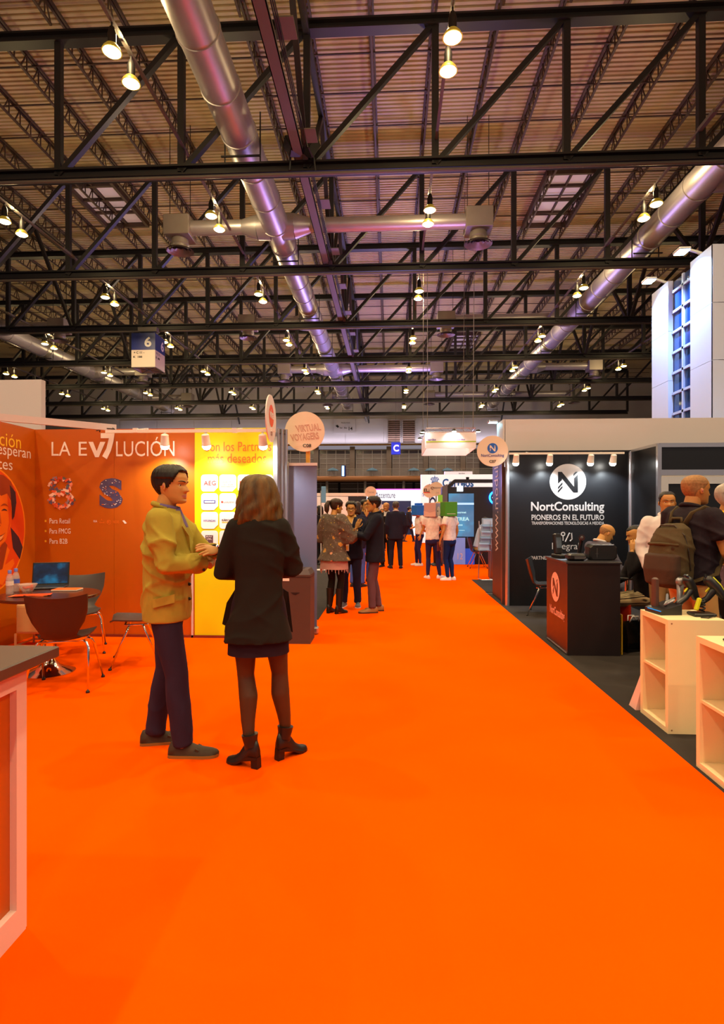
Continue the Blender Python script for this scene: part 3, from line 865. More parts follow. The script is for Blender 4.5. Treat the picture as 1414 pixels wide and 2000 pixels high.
def arc(cy, cz, w, up, th, m, off=0.010):
    n = 10; a = [(cy - w + 2 * w * i / n, cz + up * (1 - (2 * i / n - 1) ** 2)) for i in range(n + 1)]
    sflat(a + [(y, z - th * (1 - (2 * i / n - 1) ** 2) - 0.002) for i, (y, z) in reversed(list(enumerate(a)))], m, off)
for cy in (0.06, 0.25):
    arc(cy, 0.205, 0.05, 0.022, 0.016, M_p3); arc(cy, 0.255, 0.062, 0.030, 0.016, M_p5)
arc(0.15, -0.045, 0.095, -0.035, 0.045, mat('print_teeth', (250, 190, 130), 0.5), 0.0105); arc(0.15, -0.040, 0.11, -0.030, 0.012, M_p5, 0.011); arc(0.15, -0.085, 0.10, -0.040, 0.014, M_p5, 0.010)
arc(0.15, 0.055, 0.045, -0.02, 0.014, M_p5); sflat([(0.18, 0.20), (0.195, 0.08), (0.20, 0.06), (0.185, 0.07)], M_p5, 0.010); sflat([(0.30, 0.40), (0.37, 0.28), (0.355, 0.06), (0.29, -0.10), (0.33, 0.08)], M_p2, 0.0065)

# diagonal corner beam, white block behind, lighting track
a = A(-20, 817, 5.83); b = A(228, 837.5, 6.66)
t = thing('corner_beam', 'white diagonal beam across the corner of the orange stand top', 'beam', ((a.x + b.x) / 2, (a.y + b.y) / 2, 2.45))
child('beam', MB().bar((a.x, a.y, 2.49), (b.x, b.y - 0.02, 2.49), 0.04, 0.075), M_white, t)
child('cable', MB().tube([W(203, 846) - Y_ * 0.1, W(208, 838) - Y_ * 0.14, W(218, 832) - Y_ * 0.1, W(230, 838) - Y_ * 0.16, W(240, 843) - Y_ * 0.2, W(225, 842) - Y_ * 0.22, W(205, 846) - Y_ * 0.2], 0.006, 6), M_cord, t)
o = wallbox('wall_partition', (-7.4, 8.05, 1.72), (4.6, 0.1, 3.44), M_white, 'tall white partition of the neighbouring stand behind the orange side wall')
YT = 6.30
t = thing('lighting_track', 'white spotlight track in front of the orange and yellow wall', 'lighting track', (-2.6, YT, 2.40))
a = hit(207, 843, (0, YT, 0), WN); b = hit(538, 846, (0, YT, 0), WN)
child('rail', MB().box(((a.x + b.x) / 2, YT, a.z), (b.x - a.x, 0.035, 0.035)), M_wplastic, t)
for px in (265, 458):
    q = hit(px, 840, (0, YT, 0), WN)
    child('stem', MB().bar((q.x, YT, q.z), (q.x, YW, q.z + 0.06), 0.02).box((q.x, YT, q.z - 0.005), (0.05, 0.05, 0.05)), M_wplastic, t)
for px, nm in ((322, 'track spotlight shining on the end of the white headline'), (402, 'track spotlight on the left edge of the yellow panel'), (513, 'track spotlight beside the round hanging logo sign')):
    q = hit(px, 844, (0, YT, 0), WN)
    track_spot(nm, q - Z_ * 0.01, (q.x - (0.12 if px < 330 else 0), YW, 1.45), 34, 'spotlights on the orange stand', 125)
# aluminium end frame of the stand
t = thing('stand_end_frame', 'aluminium framed grey end panel beside the yellow wall', 'stand frame', (-1.31, 6.73, 0))
for x, y in ((-1.345, 6.68), (-1.305, 6.73), (-1.262, 6.78)):
    child('post', MB().lathe([(0.022, 0), (0.022, 2.5)], 8, c=(x, y, 0)), M_alu, t, 40)
M_grey = mat('blue_grey_panel', (118, 124, 142), 0.4, metal=0.1)
for (xa, ya), (xb, yb) in (((-1.345, 6.68), (-1.305, 6.73)), ((-1.305, 6.73), (-1.262, 6.78))):
    child('panel', MB().bar((xa, ya, 1.23), (xb, yb, 1.23), 0.012, 2.44), M_grey, t)
    child('rail', MB().bar((xa, ya, 2.47), (xb, yb, 2.47), 0.03, 0.05), M_alu, t)
# round fascia discs
def disc_sign(label, c, r, right, texts=(), rings=(), post=None, m=M_beige):
    c = Vector(c); right = Vector(right); n = right.cross(Z_)
    t = thing('round_fascia_sign', label, 'sign', c, 0, 'round stand number signs')
    P = [circ(c - n * 0.012, right, Z_, r, 48), circ(c + n * 0.0, right, Z_, r, 48)]
    child('disc', MB().rings([[tuple(p) for p in q] for q in P]), m, t)
    for rr, mm, dz in rings:
        flat('logo_disc', t, circ(c + Z_ * dz, right, Z_, rr, 36), mm, 0.002, n=n)
    for s, dx, dz, w, h, mm, kw in texts:
        text('lettering', s, t, c + right * dx + Z_ * dz, right, Z_, w, h, mm, off=0.004, **kw)
    if post:
        child('post', MB().box(post[0], post[1]), post[2], t)
    return t
disc_sign('narrow edge-on round sign reading viva at the orange stand', (-1.34, 6.30, 2.555), 0.265, Y_, [('viva', 0.0, 0.05, 0.21, 0.10, M_wtxt, dict(bold=0.03)), ('C10', 0.0, -0.17, 0.09, 0.045, M_ktxt, {})], [(0.125, mat('viva_orange', (232, 84, 34), 0.5), 0.03)],
          post=((-1.352, 6.52, 2.42), (0.012, 0.24, 0.05), M_alu), m=mat('disc_white', (232, 224, 226), 0.4))
c = A(595, 843, 7.02)
t = disc_sign('large beige round sign reading VIRTUAL VOYAGERS C08', c, 0.25, X_, [('C08', 0.03, -0.175, 0.105, 0.042, M_ktxt, dict(bold=0.02))], post=((c.x + 0.035, c.y + 0.06, c.z / 2), (0.05, 0.05, c.z), mat('ochre_post', (232, 168, 50), 0.5)))
rr = (X_ + Z_ * 0.08).normalized(); uu = (Z_ - X_ * 0.08).normalized()
text('lettering', 'VIRTUAL', t, c + X_ * 0.045 + Z_ * 0.045, rr, uu, 0.32, 0.085, mat('brick_print', (176, 60, 44), 0.5), outline=0.014, shear=-0.25, off=0.004)
text('lettering', 'VOYAGERS', t, c + X_ * 0.0 - Z_ * 0.065, rr, uu, 0.36, 0.085, mat('brick_print', (176, 60, 44), 0.5), outline=0.014, shear=-0.25, off=0.004)

# grey roll-up banner seen from behind
a = G(617, 1241); x1 = a.x; x0 = x1 - 0.82
zt = A(600, 907, 6.95).z
t = thing('roll_up_banner', 'grey back of a roll-up banner standing behind the bin', 'banner', ((x0 + x1) / 2, 6.90, 0))
child('sheet', MB().box(((x0 + x1) / 2, 6.90, (zt + 0.08) / 2), (x1 - x0, 0.006, zt - 0.08)), mat('banner_grey', (100, 108, 142), 0.5, var=0.03, vscale=1.5), t)
child('top_rail', MB().box(((x0 + x1) / 2, 6.90, zt), (x1 - x0 + 0.01, 0.03, 0.035)), M_white, t)
child('base', MB().box(((x0 + x1) / 2, 6.90, 0.045), (x1 - x0 + 0.04, 0.12, 0.09), bev=0.015), M_alu, t)
child('support_pole', MB().tube([(x0 + 0.44, 6.85, 0.08), (x0 + 0.47, 6.88, zt + 0.03)], 0.009, 8), M_alu, t)
# cardboard bin
x0, x1, y0, y1, h = -1.28, -0.905, 6.355, 6.70, 0.845
M_bin = mat('brown_cardboard', (70, 52, 46), 0.6, var=0.05, vscale=3)
t = thing('cardboard_bin', 'dark brown cardboard waste bin with a slot handle', 'bin', ((x0 + x1) / 2, (y0 + y1) / 2, 0))
mb = MB(); P = []
for z, q in ((0, 0), (h - 0.06, 0), (h, 0.03)): P.append([(x0 + q, y0 + q, z), (x1 - q, y0 + q, z), (x1 - q, y1 - q, z), (x0 + q, y1 - q, z)])
child('body', mb.rings(P), M_bin, t)
child('lid_seam', MB().box(((x0 + x1) / 2, y0 - 0.001, h - 0.085), (x1 - x0, 0.004, 0.006)).box((x1 + 0.001, (y0 + y1) / 2, h - 0.085), (0.004, y1 - y0, 0.006)), M_black, t)
hs = [( -0.055 + 0.11 * i / 10, -0.028 * math.sin(math.pi * i / 10)) for i in range(11)]
flat('hand_slot', t, [Vector(((x0 + x1) / 2 + 0.015 + p, y0, 0.585 + q)) for p, q in hs] , M_black, 0.002, n=(0, -1, 0))
flat('paper_label', t, [Vector((x0 + 0.06 + p, y0, h - 0.13 + q)) for p, q in ((0, 0), (0.075, 0), (0.075, 0.03), (0, 0.03))], M_wtxt, 0.002, n=(0, -1, 0))
for k in range(3):
    child('top_slot', MB().box(((x0 + x1) / 2, y0 + 0.10 + 0.06 * k, h + 0.0005), (0.2, 0.02, 0.002)), M_black, t)

# ---------------- foreground counter (orange inset, pale frame)
M_cf = mat('counter_frame', (226, 196, 190), 0.5)
XC = -1.315; y0, y1 = 0.55, 1.965
t = thing('reception_counter', 'counter with orange inset panel, pale frame and dark worktop in the near corner', 'counter', (XC - 0.25, (y0 + y1) / 2, 0))
hc = 0.955
mb = MB().box((XC - 0.26, (y0 + y1) / 2, hc / 2), (0.48, y1 - y0 - 0.02, hc)); child('body', mb, M_org, t)
mb = MB(); fw = 0.05
mb.box((XC - 0.01, y1 - fw / 2, hc / 2), (0.03, fw, hc)); mb.box((XC - 0.01, y0 + fw / 2, hc / 2), (0.03, fw, hc))
mb.box((XC - 0.01, (y0 + y1) / 2, hc - 0.04), (0.03, y1 - y0 - 2 * fw, 0.08)); mb.box((XC - 0.01, (y0 + y1) / 2, 0.05), (0.03, y1 - y0 - 2 * fw, 0.10))
child('frame', mb, M_cf, t)
child('far_side', MB().box((XC - 0.25, y1 + 0.002, hc / 2), (0.5, 0.02, hc)), M_cf, t)
child('worktop', MB().box((XC - 0.24, (y0 + y1) / 2 + 0.035, hc + 0.02), (0.62, y1 - y0 + 0.13, 0.04), bev=0.004), mat('dark_worktop', (72, 58, 52), 0.35), t)

# ---------------- table and chairs
tc = Vector((-3.19, 5.12, 0))
t = thing('round_table', 'round dark wooden table on a chrome trumpet base', 'table', tc)
TH = 0.735; TR = 0.44
obj('tabletop', MB().lathe([(TR - 0.012, TH - 0.03), (TR, TH - 0.024), (TR, TH - 0.006), (TR - 0.006, TH)], 48), mat('walnut_top', (74, 34, 22), 0.25, var=0.2, vscale=3, stretch=(1, 8, 1)), t, 40)
obj('column', MB().lathe([(0.038, 0.10), (0.035, TH - 0.05), (0.12, TH - 0.03)], 20), M_chrome, t, 40)
obj('base', MB().lathe([(0.225, 0.0), (0.225, 0.008), (0.17, 0.03), (0.10, 0.06), (0.06, 0.11), (0.045, 0.16)], 40), M_chrome, t, 40)

M_chair = mat('brown_chair_shell', (50, 34, 30), 0.4)
M_chairb = mat('charcoal_chair_shell', (66, 60, 56), 0.4)
def chair(label, loc, rz, m, group=None, back=0.82):
    t = thing('shell_chair', label, 'chair', loc, rz, group)
    prof = [(0.235, 0.425, 0.185), (0.20, 0.44, 0.205), (0.08, 0.43, 0.215), (-0.04, 0.42, 0.205), (-0.12, 0.425, 0.17), (-0.165, 0.455, 0.14), (-0.19, 0.51, 0.165), (-0.21, 0.58, 0.205), (-0.232, 0.67, 0.235), (-0.255, 0.77, 0.245), (-0.265, back, 0.245)]
    n = 12; top = []; bot = []
    for k, (y, z, w) in enumerate(prof):
        q = k / (len(prof) - 1)
        for i in range(n + 1):
            u = -1 + 2 * i / n
            s = max(0.0, min(1.0, (k - 3) / 4.0))
            px = u * w
            pz = z + (1 - s) * 0.03 * u * u - (0.028 * (1 - u * u) if k == len(prof) - 1 else 0)
            py = y + s * 0.055 * u * u
            top.append((px, py, pz)); bot.append((px * 0.985, py - 0.013 * s, pz - 0.013 * (1 - s)))
    m_ = MB(); N = n + 1; K = len(prof); vs = top + bot; fs = []; o = len(top)
    for k in range(K - 1):
        for i in range(n):
            a, b, c, d = k * N + i, k * N + i + 1, (k + 1) * N + i + 1, (k + 1) * N + i
            fs += [(a, b, c, d), (o + a, o + d, o + c, o + b)]
    for k in range(K - 1):
        for i in (0, n):
            a, d = k * N + i, (k + 1) * N + i
            fs.append((a, d, o + d, o + a))
    for i in range(n):
        fs += [(i, i + 1, o + i + 1, o + i), ((K - 1) * N + i, (K - 1) * N + i + 1, o + (K - 1) * N + i + 1, o + (K - 1) * N + i)]
    m_.add(vs, fs); obj('seat_shell', m_, m, t, 50)
    obj('seat_frame', MB().tube([(-0.17, 0.10, 0.405), (-0.17, -0.10, 0.40), (0.17, -0.10, 0.40), (0.17, 0.10, 0.405), (-0.17, 0.10, 0.405)], 0.010, 8), M_chrome, t, True)
    for sx in (-1, 1):
        for sy in (-1, 1):
            obj('leg', MB().tube([(sx * 0.16, sy * 0.06, 0.40), (sx * 0.195, sy * 0.07, 0.385), (sx * 0.215, sy * 0.085, 0.34), (sx * 0.25, sy * 0.225, 0.015)], [0.011, 0.011, 0.011, 0.009], 8), M_chrome, t, True)
            obj('foot_cap', MB().lathe([(0.016, 0), (0.016, 0.014), (0.010, 0.02)], 8, c=(sx * 0.25, sy * 0.227, 0)), M_black, t)
    return t
def aim(p, q): return math.atan2(-(q[0] - p[0]), q[1] - p[1])
pA = (-2.80, 4.72, 0); pB = (-3.35, 5.92, 0); pC = (-2.53, 5.52, 0); pD = (-4.0, 5.05, 0)
chair('brown shell chair with its back to the camera, pulled up to the round table', pA, aim(pA, tc) - 0.55, M_chair, 'shell chairs at the round table')
chair('charcoal shell chair on the far side of the round table', pB, aim(pB, tc) + 0.25, M_chairb, 'shell chairs at the round table')
chair('charcoal shell chair half hidden behind the man in the tan jacket', pC, 1.95, M_chairb, 'shell chairs at the round table')
chair('dark shell chair cut off by the picture edge beside the table', pD, aim(pD, tc), M_chair, 'shell chairs at the round table')

# small beige cabinet under the table
a = G(22, 1262); 
t = thing('small_cabinet', 'small beige cabinet on a wire stand against the orange wall', 'cabinet', (-3.93, 6.12, 0))
obj('body', MB().box((0, 0, 0.33), (0.30, 0.34, 0.32), bev=0.01), mat('beige_case', (214, 176, 120), 0.5), t)
obj('door', MB().box((0.0, -0.174, 0.33), (0.26, 0.012, 0.27)), mat('beige_case2', (204, 166, 112), 0.5), t)
mb = MB()
for sx in (-1, 1):
    for sy in (-1, 1): mb.bar((sx * 0.16, sy * 0.16, 0), (sx * 0.16, sy * 0.16, 0.17), 0.018)
    mb.bar((sx * 0.16, -0.16, 0.04), (sx * 0.16, 0.16, 0.04), 0.014)
mb.bar((-0.16, -0.16, 0.04), (0.16, -0.16, 0.04), 0.014); mb.bar((-0.16, 0.16, 0.04), (0.16, 0.16, 0.04), 0.014)
obj('wire_stand', mb, mat('beige_wire', (220, 190, 140), 0.4), t)

# things on the table
def on(px, py): return G(px, py, TH)
M_pet = mat('clear_plastic', (225, 228, 236), 0.08, alpha=0.28, spec=0.8)
M_cap = mat('blue_cap', (110, 130, 220), 0.4)
for k, (px, py, lc) in enumerate(((19, 1161, (228, 222, 220)), (31, 1156, (70, 96, 200)))):
    p = on(px, py)
    t = thing('water_bottle', ('water bottle with a white label on the round table', 'water bottle with a blue label on the round table')[k], 'bottle', p, 0, 'water bottles on the round table')
    obj('bottle_body', MB().lathe([(0.028, 0), (0.032, 0.01), (0.031, 0.05), (0.029, 0.06), (0.032, 0.07), (0.032, 0.14), (0.029, 0.155), (0.024, 0.175), (0.013, 0.192), (0.013, 0.2)], 20), M_pet, t, 50)
    obj('water', MB().lathe([(0.026, 0.006), (0.0285, 0.02), (0.0285, 0.14), (0.025, 0.155)], 16), mat('bottle_water', (205, 190, 185), 0.05, alpha=0.30), t, 50)
    obj('label_band', MB().lathe([(0.0328, 0.085), (0.0328, 0.125)], 20, cap=False), mat('bottle_label_%d' % k, lc, 0.5), t, 50)
    obj('cap', MB().lathe([(0.016, 0.195), (0.016, 0.222), (0.014, 0.225)], 16), M_cap, t, 50)
p = on(54, 1156)
t = thing('candy_bowl', 'clear flared bowl on the round table', 'bowl', p)
obj('bowl', MB().lathe([(0.04, 0.0), (0.045, 0.006), (0.085, 0.075), (0.083, 0.077), (0.042, 0.010), (0.005, 0.008)], 28, cap=False), mat('bowl_glass', (236, 216, 210), 0.06, alpha=0.35, spec=0.8), t, 50)
rnd = random.Random(2)
M_candy = mat('orange_candy', (236, 74, 24), 0.4)
cme = MB().sphere((0, 0, 0), (0.016, 0.010, 0.010), 8, 6).mesh('candy', M_candy, True)
for i in range(16):
    a = rnd.uniform(0, 6.28); r = rnd.uniform(0, 0.045)
    o = link('orange_candy', cme, None, T((p.x + r * math.cos(a), p.y + r * math.sin(a), p.z + 0.022 + 0.045 * rnd.random()), rnd.uniform(0, 6), rnd.uniform(-0.5, 0.5)))
    tag(o, 'small orange wrapped candy heaped in the clear bowl', 'candy', 'candies in the bowl')
# laptop
p = on(70, 1151); rz = 0.35
t = thing('laptop', 'open dark laptop with a blue picture on its screen, on the round table', 'laptop', p + Vector((0.04, 0.10, 0)), rz)
obj('keyboard_base', MB().box((0.02, -0.02, 0.010), (0.34, 0.235, 0.018), bev=0.004), mat('dark_laptop', (44, 42, 48), 0.35), t)
obj('key_field', MB().box((0.02, 0.01, 0.0195), (0.30, 0.12, 0.002)), M_black, t)
Ms = T((0.02, 0.10, 0.018), 0, -0.22)
obj('lid', MB().box((0, 0, 0.115), (0.34, 0.012, 0.235), M=Ms, bev=0.004), M_black, t)
def ramp_mat(name, a, b, c, scale=3.0, e=0.0):
    m = mat(name, a, 0.3, var=0.001)
    nt = m.node_tree; r = [n for n in nt.nodes if n.type == 'VALTORGB'][0]
    r.color_ramp.elements[0].color = rgb(a); r.color_ramp.elements[1].color = rgb(b)
    el = r.color_ramp.elements.new(0.5); el.color = rgb(c)
    [n for n in nt.nodes if n.type == 'TEX_NOISE'][0].inputs['Scale'].default_value = scale
    if e:
        bs = nt.nodes['Principled BSDF']; nt.links.new(r.outputs[0], bs.inputs['Emission Color']); bs.inputs['Emission Strength'].default_value = e
    return m
obj('screen', MB().box((0, -0.0075, 0.118), (0.315, 0.002, 0.205), M=Ms), ramp_mat('laptop_screen', (8, 14, 30), (20, 104, 160), (10, 34, 66), 7.0, 0.45), t)
obj('hinge', MB().tube([(-0.12, 0.10, 0.018), (0.16, 0.10, 0.018)], 0.008, 8), M_black, t)
M_opap = mat('orange_cover', (240, 104, 14), 0.5)
p = on(131, 1153); t = thing('notebook', 'orange notebook lying near the table edge', 'notebook', p, 0.1)
obj('cover', MB().box((0, 0, 0.009), (0.24, 0.15, 0.016), bev=0.003), M_opap, t); obj('pages', MB().box((0.003, 0.0, 0.009), (0.236, 0.152, 0.010)), mat('paper', (240, 228, 210), 0.7), t)
for k in range(3):
    p = on(56, 1164); o = obj('brochure', MB().box((0, 0, 0), (0.30, 0.12, 0.003)), mat('brochure_%d' % k, ((240, 96, 40), (244, 150, 96), (236, 80, 20))[k], 0.45), None, M=T((p.x + 0.02 * k, p.y, p.z + 0.003 + 0.004 * k), 0.15 + 0.12 * k))
    tag(o, ('lowest orange leaflet on the round table by the bottles', 'middle pale orange leaflet on the round table by the bottles', 'topmost red-orange leaflet on the round table by the bottles')[k], 'leaflet', 'leaflets on the round table')
p = on(103, 1146.5); o = obj('pen', MB().tube([(-0.06, 0, 0.006), (0.06, 0.02, 0.006)], 0.005, 8), M_wplastic, None, True, T(p)); tag(o, 'white pen lying behind the notebook', 'pen')
# ================================================================== BLACK STAND (right of the aisle)
YN = 9.12; NP = (0, YN, 0)
def N(px, py): return hit(px, py, NP, WN)
xa, xb = 1.90, 3.80; HN = 2.45
M_blk = mat('black_stand_panel', (20, 21, 24), 0.32, var=0.06, vscale=0.8)
M_silv = mat('silver_print', (170, 168, 168), 0.45)
wn = thing('stand_back_wall', 'black stand wall with a white N logo and white lettering', 'stand wall', (2.85, YN, 0))
xm = (xa + xb) / 2
child('panel', MB().box(((xa + xm) / 2, YN + 0.02, HN / 2), (xm - xa - 0.003, 0.04, HN)), M_blk, wn)
child('panel', MB().box(((xb + xm) / 2, YN + 0.02, HN / 2), (xb - xm - 0.003, 0.04, HN)), M_blk, wn)
for x in (xa - 0.03, xb + 0.0): child('post', MB().lathe([(0.035, 0), (0.035, HN + 0.01)], 10, c=(x, YN - 0.01, 0)), M_alu, wn, 40)
child('top_rail', MB().box((xm, YN + 0.0, HN + 0.012), (xb - xa, 0.06, 0.03)), M_blk, wn)
def ntext(name, s, box, m, **k):
    a = N(box[0], box[1]); b = N(box[2], box[3])
    return text(name, s, wn, (a + b) / 2, X_, Z_, b.x - a.x, a.z - b.z, m, **k)
def n_logo(parent, c, right, up, r, m_disc, m_n, n):
    """disc with the slashed capital N"""
    flat('logo_disc', parent, circ(c, right, up, r, 48), m_disc, 0.003, n=n)
    def q(pts): flat('logo_letter', parent, [Vector(c) + Vector(right) * (x * r) + Vector(up) * (y * r) for x, y in pts], m_n, 0.006, n=n)
    q([(-0.55, -0.10), (-0.55, 0.56), (-0.34, 0.56), (0.34, -0.28), (0.34, 0.20), (0.55, 0.42), (0.55, -0.60), (0.30, -0.60), (-0.33, 0.18), (-0.33, 0.10)])
    for d in (0, 0.2): q([(-0.55, -0.30 - d), (-0.30, -0.02 - d), (-0.30, -0.14 - d), (-0.55, -0.42 - d)])
    q([(0.30, 0.30), (0.55, 0.56), (0.42, 0.56), (0.30, 0.44)]); 
n_logo(wn, N(1109, 941), X_, Z_, 0.285, M_silv, M_blk, (0, -1, 0))
ntext('lettering', 'NortConsulting', (1037, 980, 1180, 1003), M_silv, bold=0.022)
ntext('lettering', 'PIONEROS EN EL FUTURO', (1038, 1005, 1180, 1016), M_silv, bold=0.02)
ntext('lettering', 'TRANSFORMACIONES TECNOLÓGICAS A MEDIDA', (1038, 1017, 1180, 1025), M_silv, bold=0.02)
ntext('lettering', 'Integral', (1078, 1060, 1131, 1077), M_silv)
ntext('lettering', 'PARTNER', (1037, 1086, 1072, 1093), M_silv, bold=0.02)
child('ring_logo', MB().add([p for k in (0, 1) for p in circ(N(1099.5, 1043) - Y_ * 0.004, X_, Z_, (0.036, 0.018)[k], 24)], [(i, (i + 1) % 24, 24 + (i + 1) % 24, 24 + i) for i in range(24)]), M_silv, wn)
child('bracket_logo', MB().tube([N(1104, 1058) - Y_ * 0.004, N(1112, 1041) - Y_ * 0.004, N(1116, 1041) - Y_ * 0.004, N(1117, 1053) - Y_ * 0.004, N(1113, 1057) - Y_ * 0.004], 0.010, 6), M_silv, wn)
child('bracket_logo', MB().tube([N(1099.5, 1047) - Y_ * 0.004, N(1099.5, 1056) - Y_ * 0.004], 0.008, 6), M_silv, wn)
# lighting track
YT2 = 8.82
t = thing('lighting_track', 'white spotlight track in front of the black stand wall', 'lighting track', (xm, YT2, 2.4))
a = hit(994, 886, (0, YT2, 0), WN); b = hit(1219, 886, (0, YT2, 0), WN)
child('rail', MB().box(((a.x + b.x) / 2, YT2, a.z), (b.x - a.x, 0.03, 0.03)), M_wplastic, t)
for px in (1036, 1186):
    q = hit(px, 886, (0, YT2, 0), WN); child('stem', MB().bar((q.x, YT2, q.z), (q.x, YN, q.z + 0.05), 0.018), M_wplastic, t)
for px, nm in ((1008, 'track spotlight nearest the aisle post on the black stand'), (1074, 'track spotlight just aside of the round N logo'), (1154, 'track spotlight past the round N logo'), (1198, 'track spotlight next to the corner of the black stand')):
    q = hit(px, 887, (0, YT2, 0), WN)
    track_spot(nm, q - Z_ * 0.012, (q.x, YN, 1.45), 40, 'spotlights on the black stand', 125, hang=0.06, col=(0.86, 0.95, 1.0))
# storage cabin with door
YD = 8.22; xc = 4.80
cab = thing('storage_cabin', 'black storage cabin with aluminium frame and a framed door', 'cabin', (4.3, 8.6, 0))
child('side_panel', MB().box((xb + 0.02, (YN + YD) / 2, HN / 2), (0.04, YN - YD - 0.05, HN)), M_blk, cab)
child('side_rail', MB().box((xb + 0.015, (YN + YD) / 2, HN + 0.01), (0.05, YN - YD, 0.04)), M_alu, cab)
for x in (xb + 0.02, xc): child('post', MB().box((x, YD, HN / 2), (0.055, 0.055, HN + 0.03)), M_alu, cab)
child('header_rail', MB().box(((xb + xc) / 2, YD, HN), (xc - xb - 0.05, 0.05, 0.06)), M_alu, cab)
child('fanlight_panel', MB().box(((xb + xc) / 2, YD + 0.01, 2.275), (xc - xb - 0.05, 0.03, 0.36)), M_blk, cab)
child('transom', MB().box(((xb + xc) / 2, YD, 2.06), (xc - xb - 0.05, 0.06, 0.08)), M_alu, cab)
M_dfr = mat('door_frame_grey', (186, 190, 204), 0.4)
dr_ = child('door', MB().box(((xb + xc) / 2 + 0.01, YD + 0.005, 1.0), (0.76, 0.03, 1.9)), M_blk, cab)
mb = MB()
for s in (-1, 1): mb.box(((xb + xc) / 2 + 0.01 + s * 0.42, YD - 0.005, 1.0), (0.10, 0.05, 2.0))
mb.box(((xb + xc) / 2 + 0.01, YD - 0.005, 1.95), (0.739, 0.05, 0.10))
child('door_frame', mb, M_dfr, cab)
child('hinge', MB().box((xc - 0.05, YD - 0.03, 1.75), (0.02, 0.02, 0.1)), M_black, cab)
o = wallbox('wall_partition', (6.9, YD + 0.05, HN / 2), (4.1, 0.05, HN), M_blk, 'black stand partition beyond the storage cabin')
# tall white back of the next stand
o = wallbox('wall_partition', (7.0, 9.62, 1.51), (10.2, 0.42, 3.04), M_white, 'tall white rear wall rising behind the black stand')
# side panel of the neighbouring stand with the web address
t = thing('stand_side_panel', 'dark panel with a vertical web address facing the aisle beside the black stand', 'stand wall', (1.86, 9.7, 0))
child('panel', MB().box((1.875, 9.86, 1.3), (0.03, 0.98, 2.6)), mat('deep_grey_panel', (40, 34, 36), 0.45), t)
text('lettering', 'www.modula', t, Vector((1.86, 9.98, 1.62)), Vector((0, 0, 1)), Vector((0, 1, 0)), 1.62, 0.36, mat('pale_print', (206, 196, 196), 0.5), off=0.004)
child('lit_edge', MB().box((1.875, 9.66, 2.82), (0.03, 0.5, 0.42)), M_white, t)
child('aisle_post', MB().box((1.84, 9.30, 1.22), (0.05, 0.05, 2.44)), mat('bronze_post', (120, 92, 84), 0.35, metal=0.6), t)
c = A(962, 826, 9.9)
t = thing('floodlight', 'cyan-white floodlight on the top corner of the tall white wall', 'floodlight', c)
obj('body', MB().box((0, 0, 0.02), (0.16, 0.14, 0.04), bev=0.01), M_alu, t)
obj('lens', MB().box((0, -0.03, -0.004), (0.14, 0.10, 0.012)), emis('cyan_lens', (190, 250, 255), 12), t)
obj('arm', MB().bar((0.05, 0, 0.02), (0.17, -0.02, -0.02), 0.025), M_alu, t)
spot_light('spot_light', t, c + Vector((0.02, -0.05, -0.03)), (1.86, 9.66, 2.4), 14, (0.2, 0.8, 1.0), 120)
c = A(962, 881, 8.98)
t = disc_sign('beige round sign with a blue N logo reading C07', c, 0.246, X_, [('NortConsulting', 0.0, -0.075, 0.36, 0.06, M_btxt, dict(bold=0.01)), ('C07', 0.0, -0.165, 0.105, 0.045, M_ktxt, dict(bold=0.02))], post=((c.x + 0.21, c.y + 0.05, c.z - 0.1), (0.025, 0.02, 0.3), M_alu))
n_logo(t, c + Z_ * 0.045, X_, Z_, 0.082, mat('logo_blue', (30, 92, 190), 0.5), M_beige, (0, -1, 0))

# white tower stand behind
XT = 5.75
zt_ = A(1273, 575, 1).z
def TWp(px, py): return hit(px, py, (XT, 0, 0), (1, 0, 0))
ytop = TWp(1273, 575); yn = TWp(1392, 480)
zt_ = ytop.z; Y0, Y1 = yn.y, ytop.y
M_tow = mat('tower_white', (196, 206, 236), 0.4)
tw = thing('tower_stand', 'tall white tower stand with a glazed slot, rising behind the white wall', 'stand', (XT + 1.5, (Y0 + Y1) / 2, 0))
ya, yb = TWp(1348, 700).y, TWp(1305, 700).y
def zlev(px, py): return TWp(px, py).z
z1, z2 = zlev(1385, 595), zlev(1385, 706)
for (p, q) in ((Y0, ya), (yb, Y1)):
    for (u, v) in ((0, z2), (z2, z1), (z1, zt_)):
        child('panel', MB().box((XT + 0.05, (p + q) / 2, (u + v) / 2), (0.1, q - p - 0.004, v - u - 0.006)), M_tow, tw)
for (u, v) in ((0, z2), (z2, z1), (z1, zt_)):
    child('panel', MB().box((XT + 1.6, Y0 + 0.02, (u + v) / 2), (3.2, 0.04, v - u - 0.012)), M_tow, tw)
child('core', MB().box((XT + 1.7, (Y0 + Y1) / 2 + 0.1, zt_ / 2 - 0.05), (2.6, Y1 - Y0 - 0.3, zt_ - 0.15)), mat('tower_core', (60, 70, 100), 0.6), tw)
gl = child('glazing', MB().box((XT + 0.12, (ya + yb) / 2, zt_ / 2), (0.02, yb - ya, zt_ - 0.06)), mat('tower_glass', (30, 60, 120), 0.05, spec=1.0), tw)
mb = MB()
for k in range(14): mb.box((XT + 0.09, (ya + yb) / 2, zt_ - 0.25 - 0.42 * k), (0.04, yb - ya, 0.05))
mb.box((XT + 0.09, (ya + yb) / 2, zt_ / 2), (0.04, 0.06, zt_ - 0.05))
child('mullion', mb, mat('pale_mullion', (170, 186, 226), 0.4), tw)
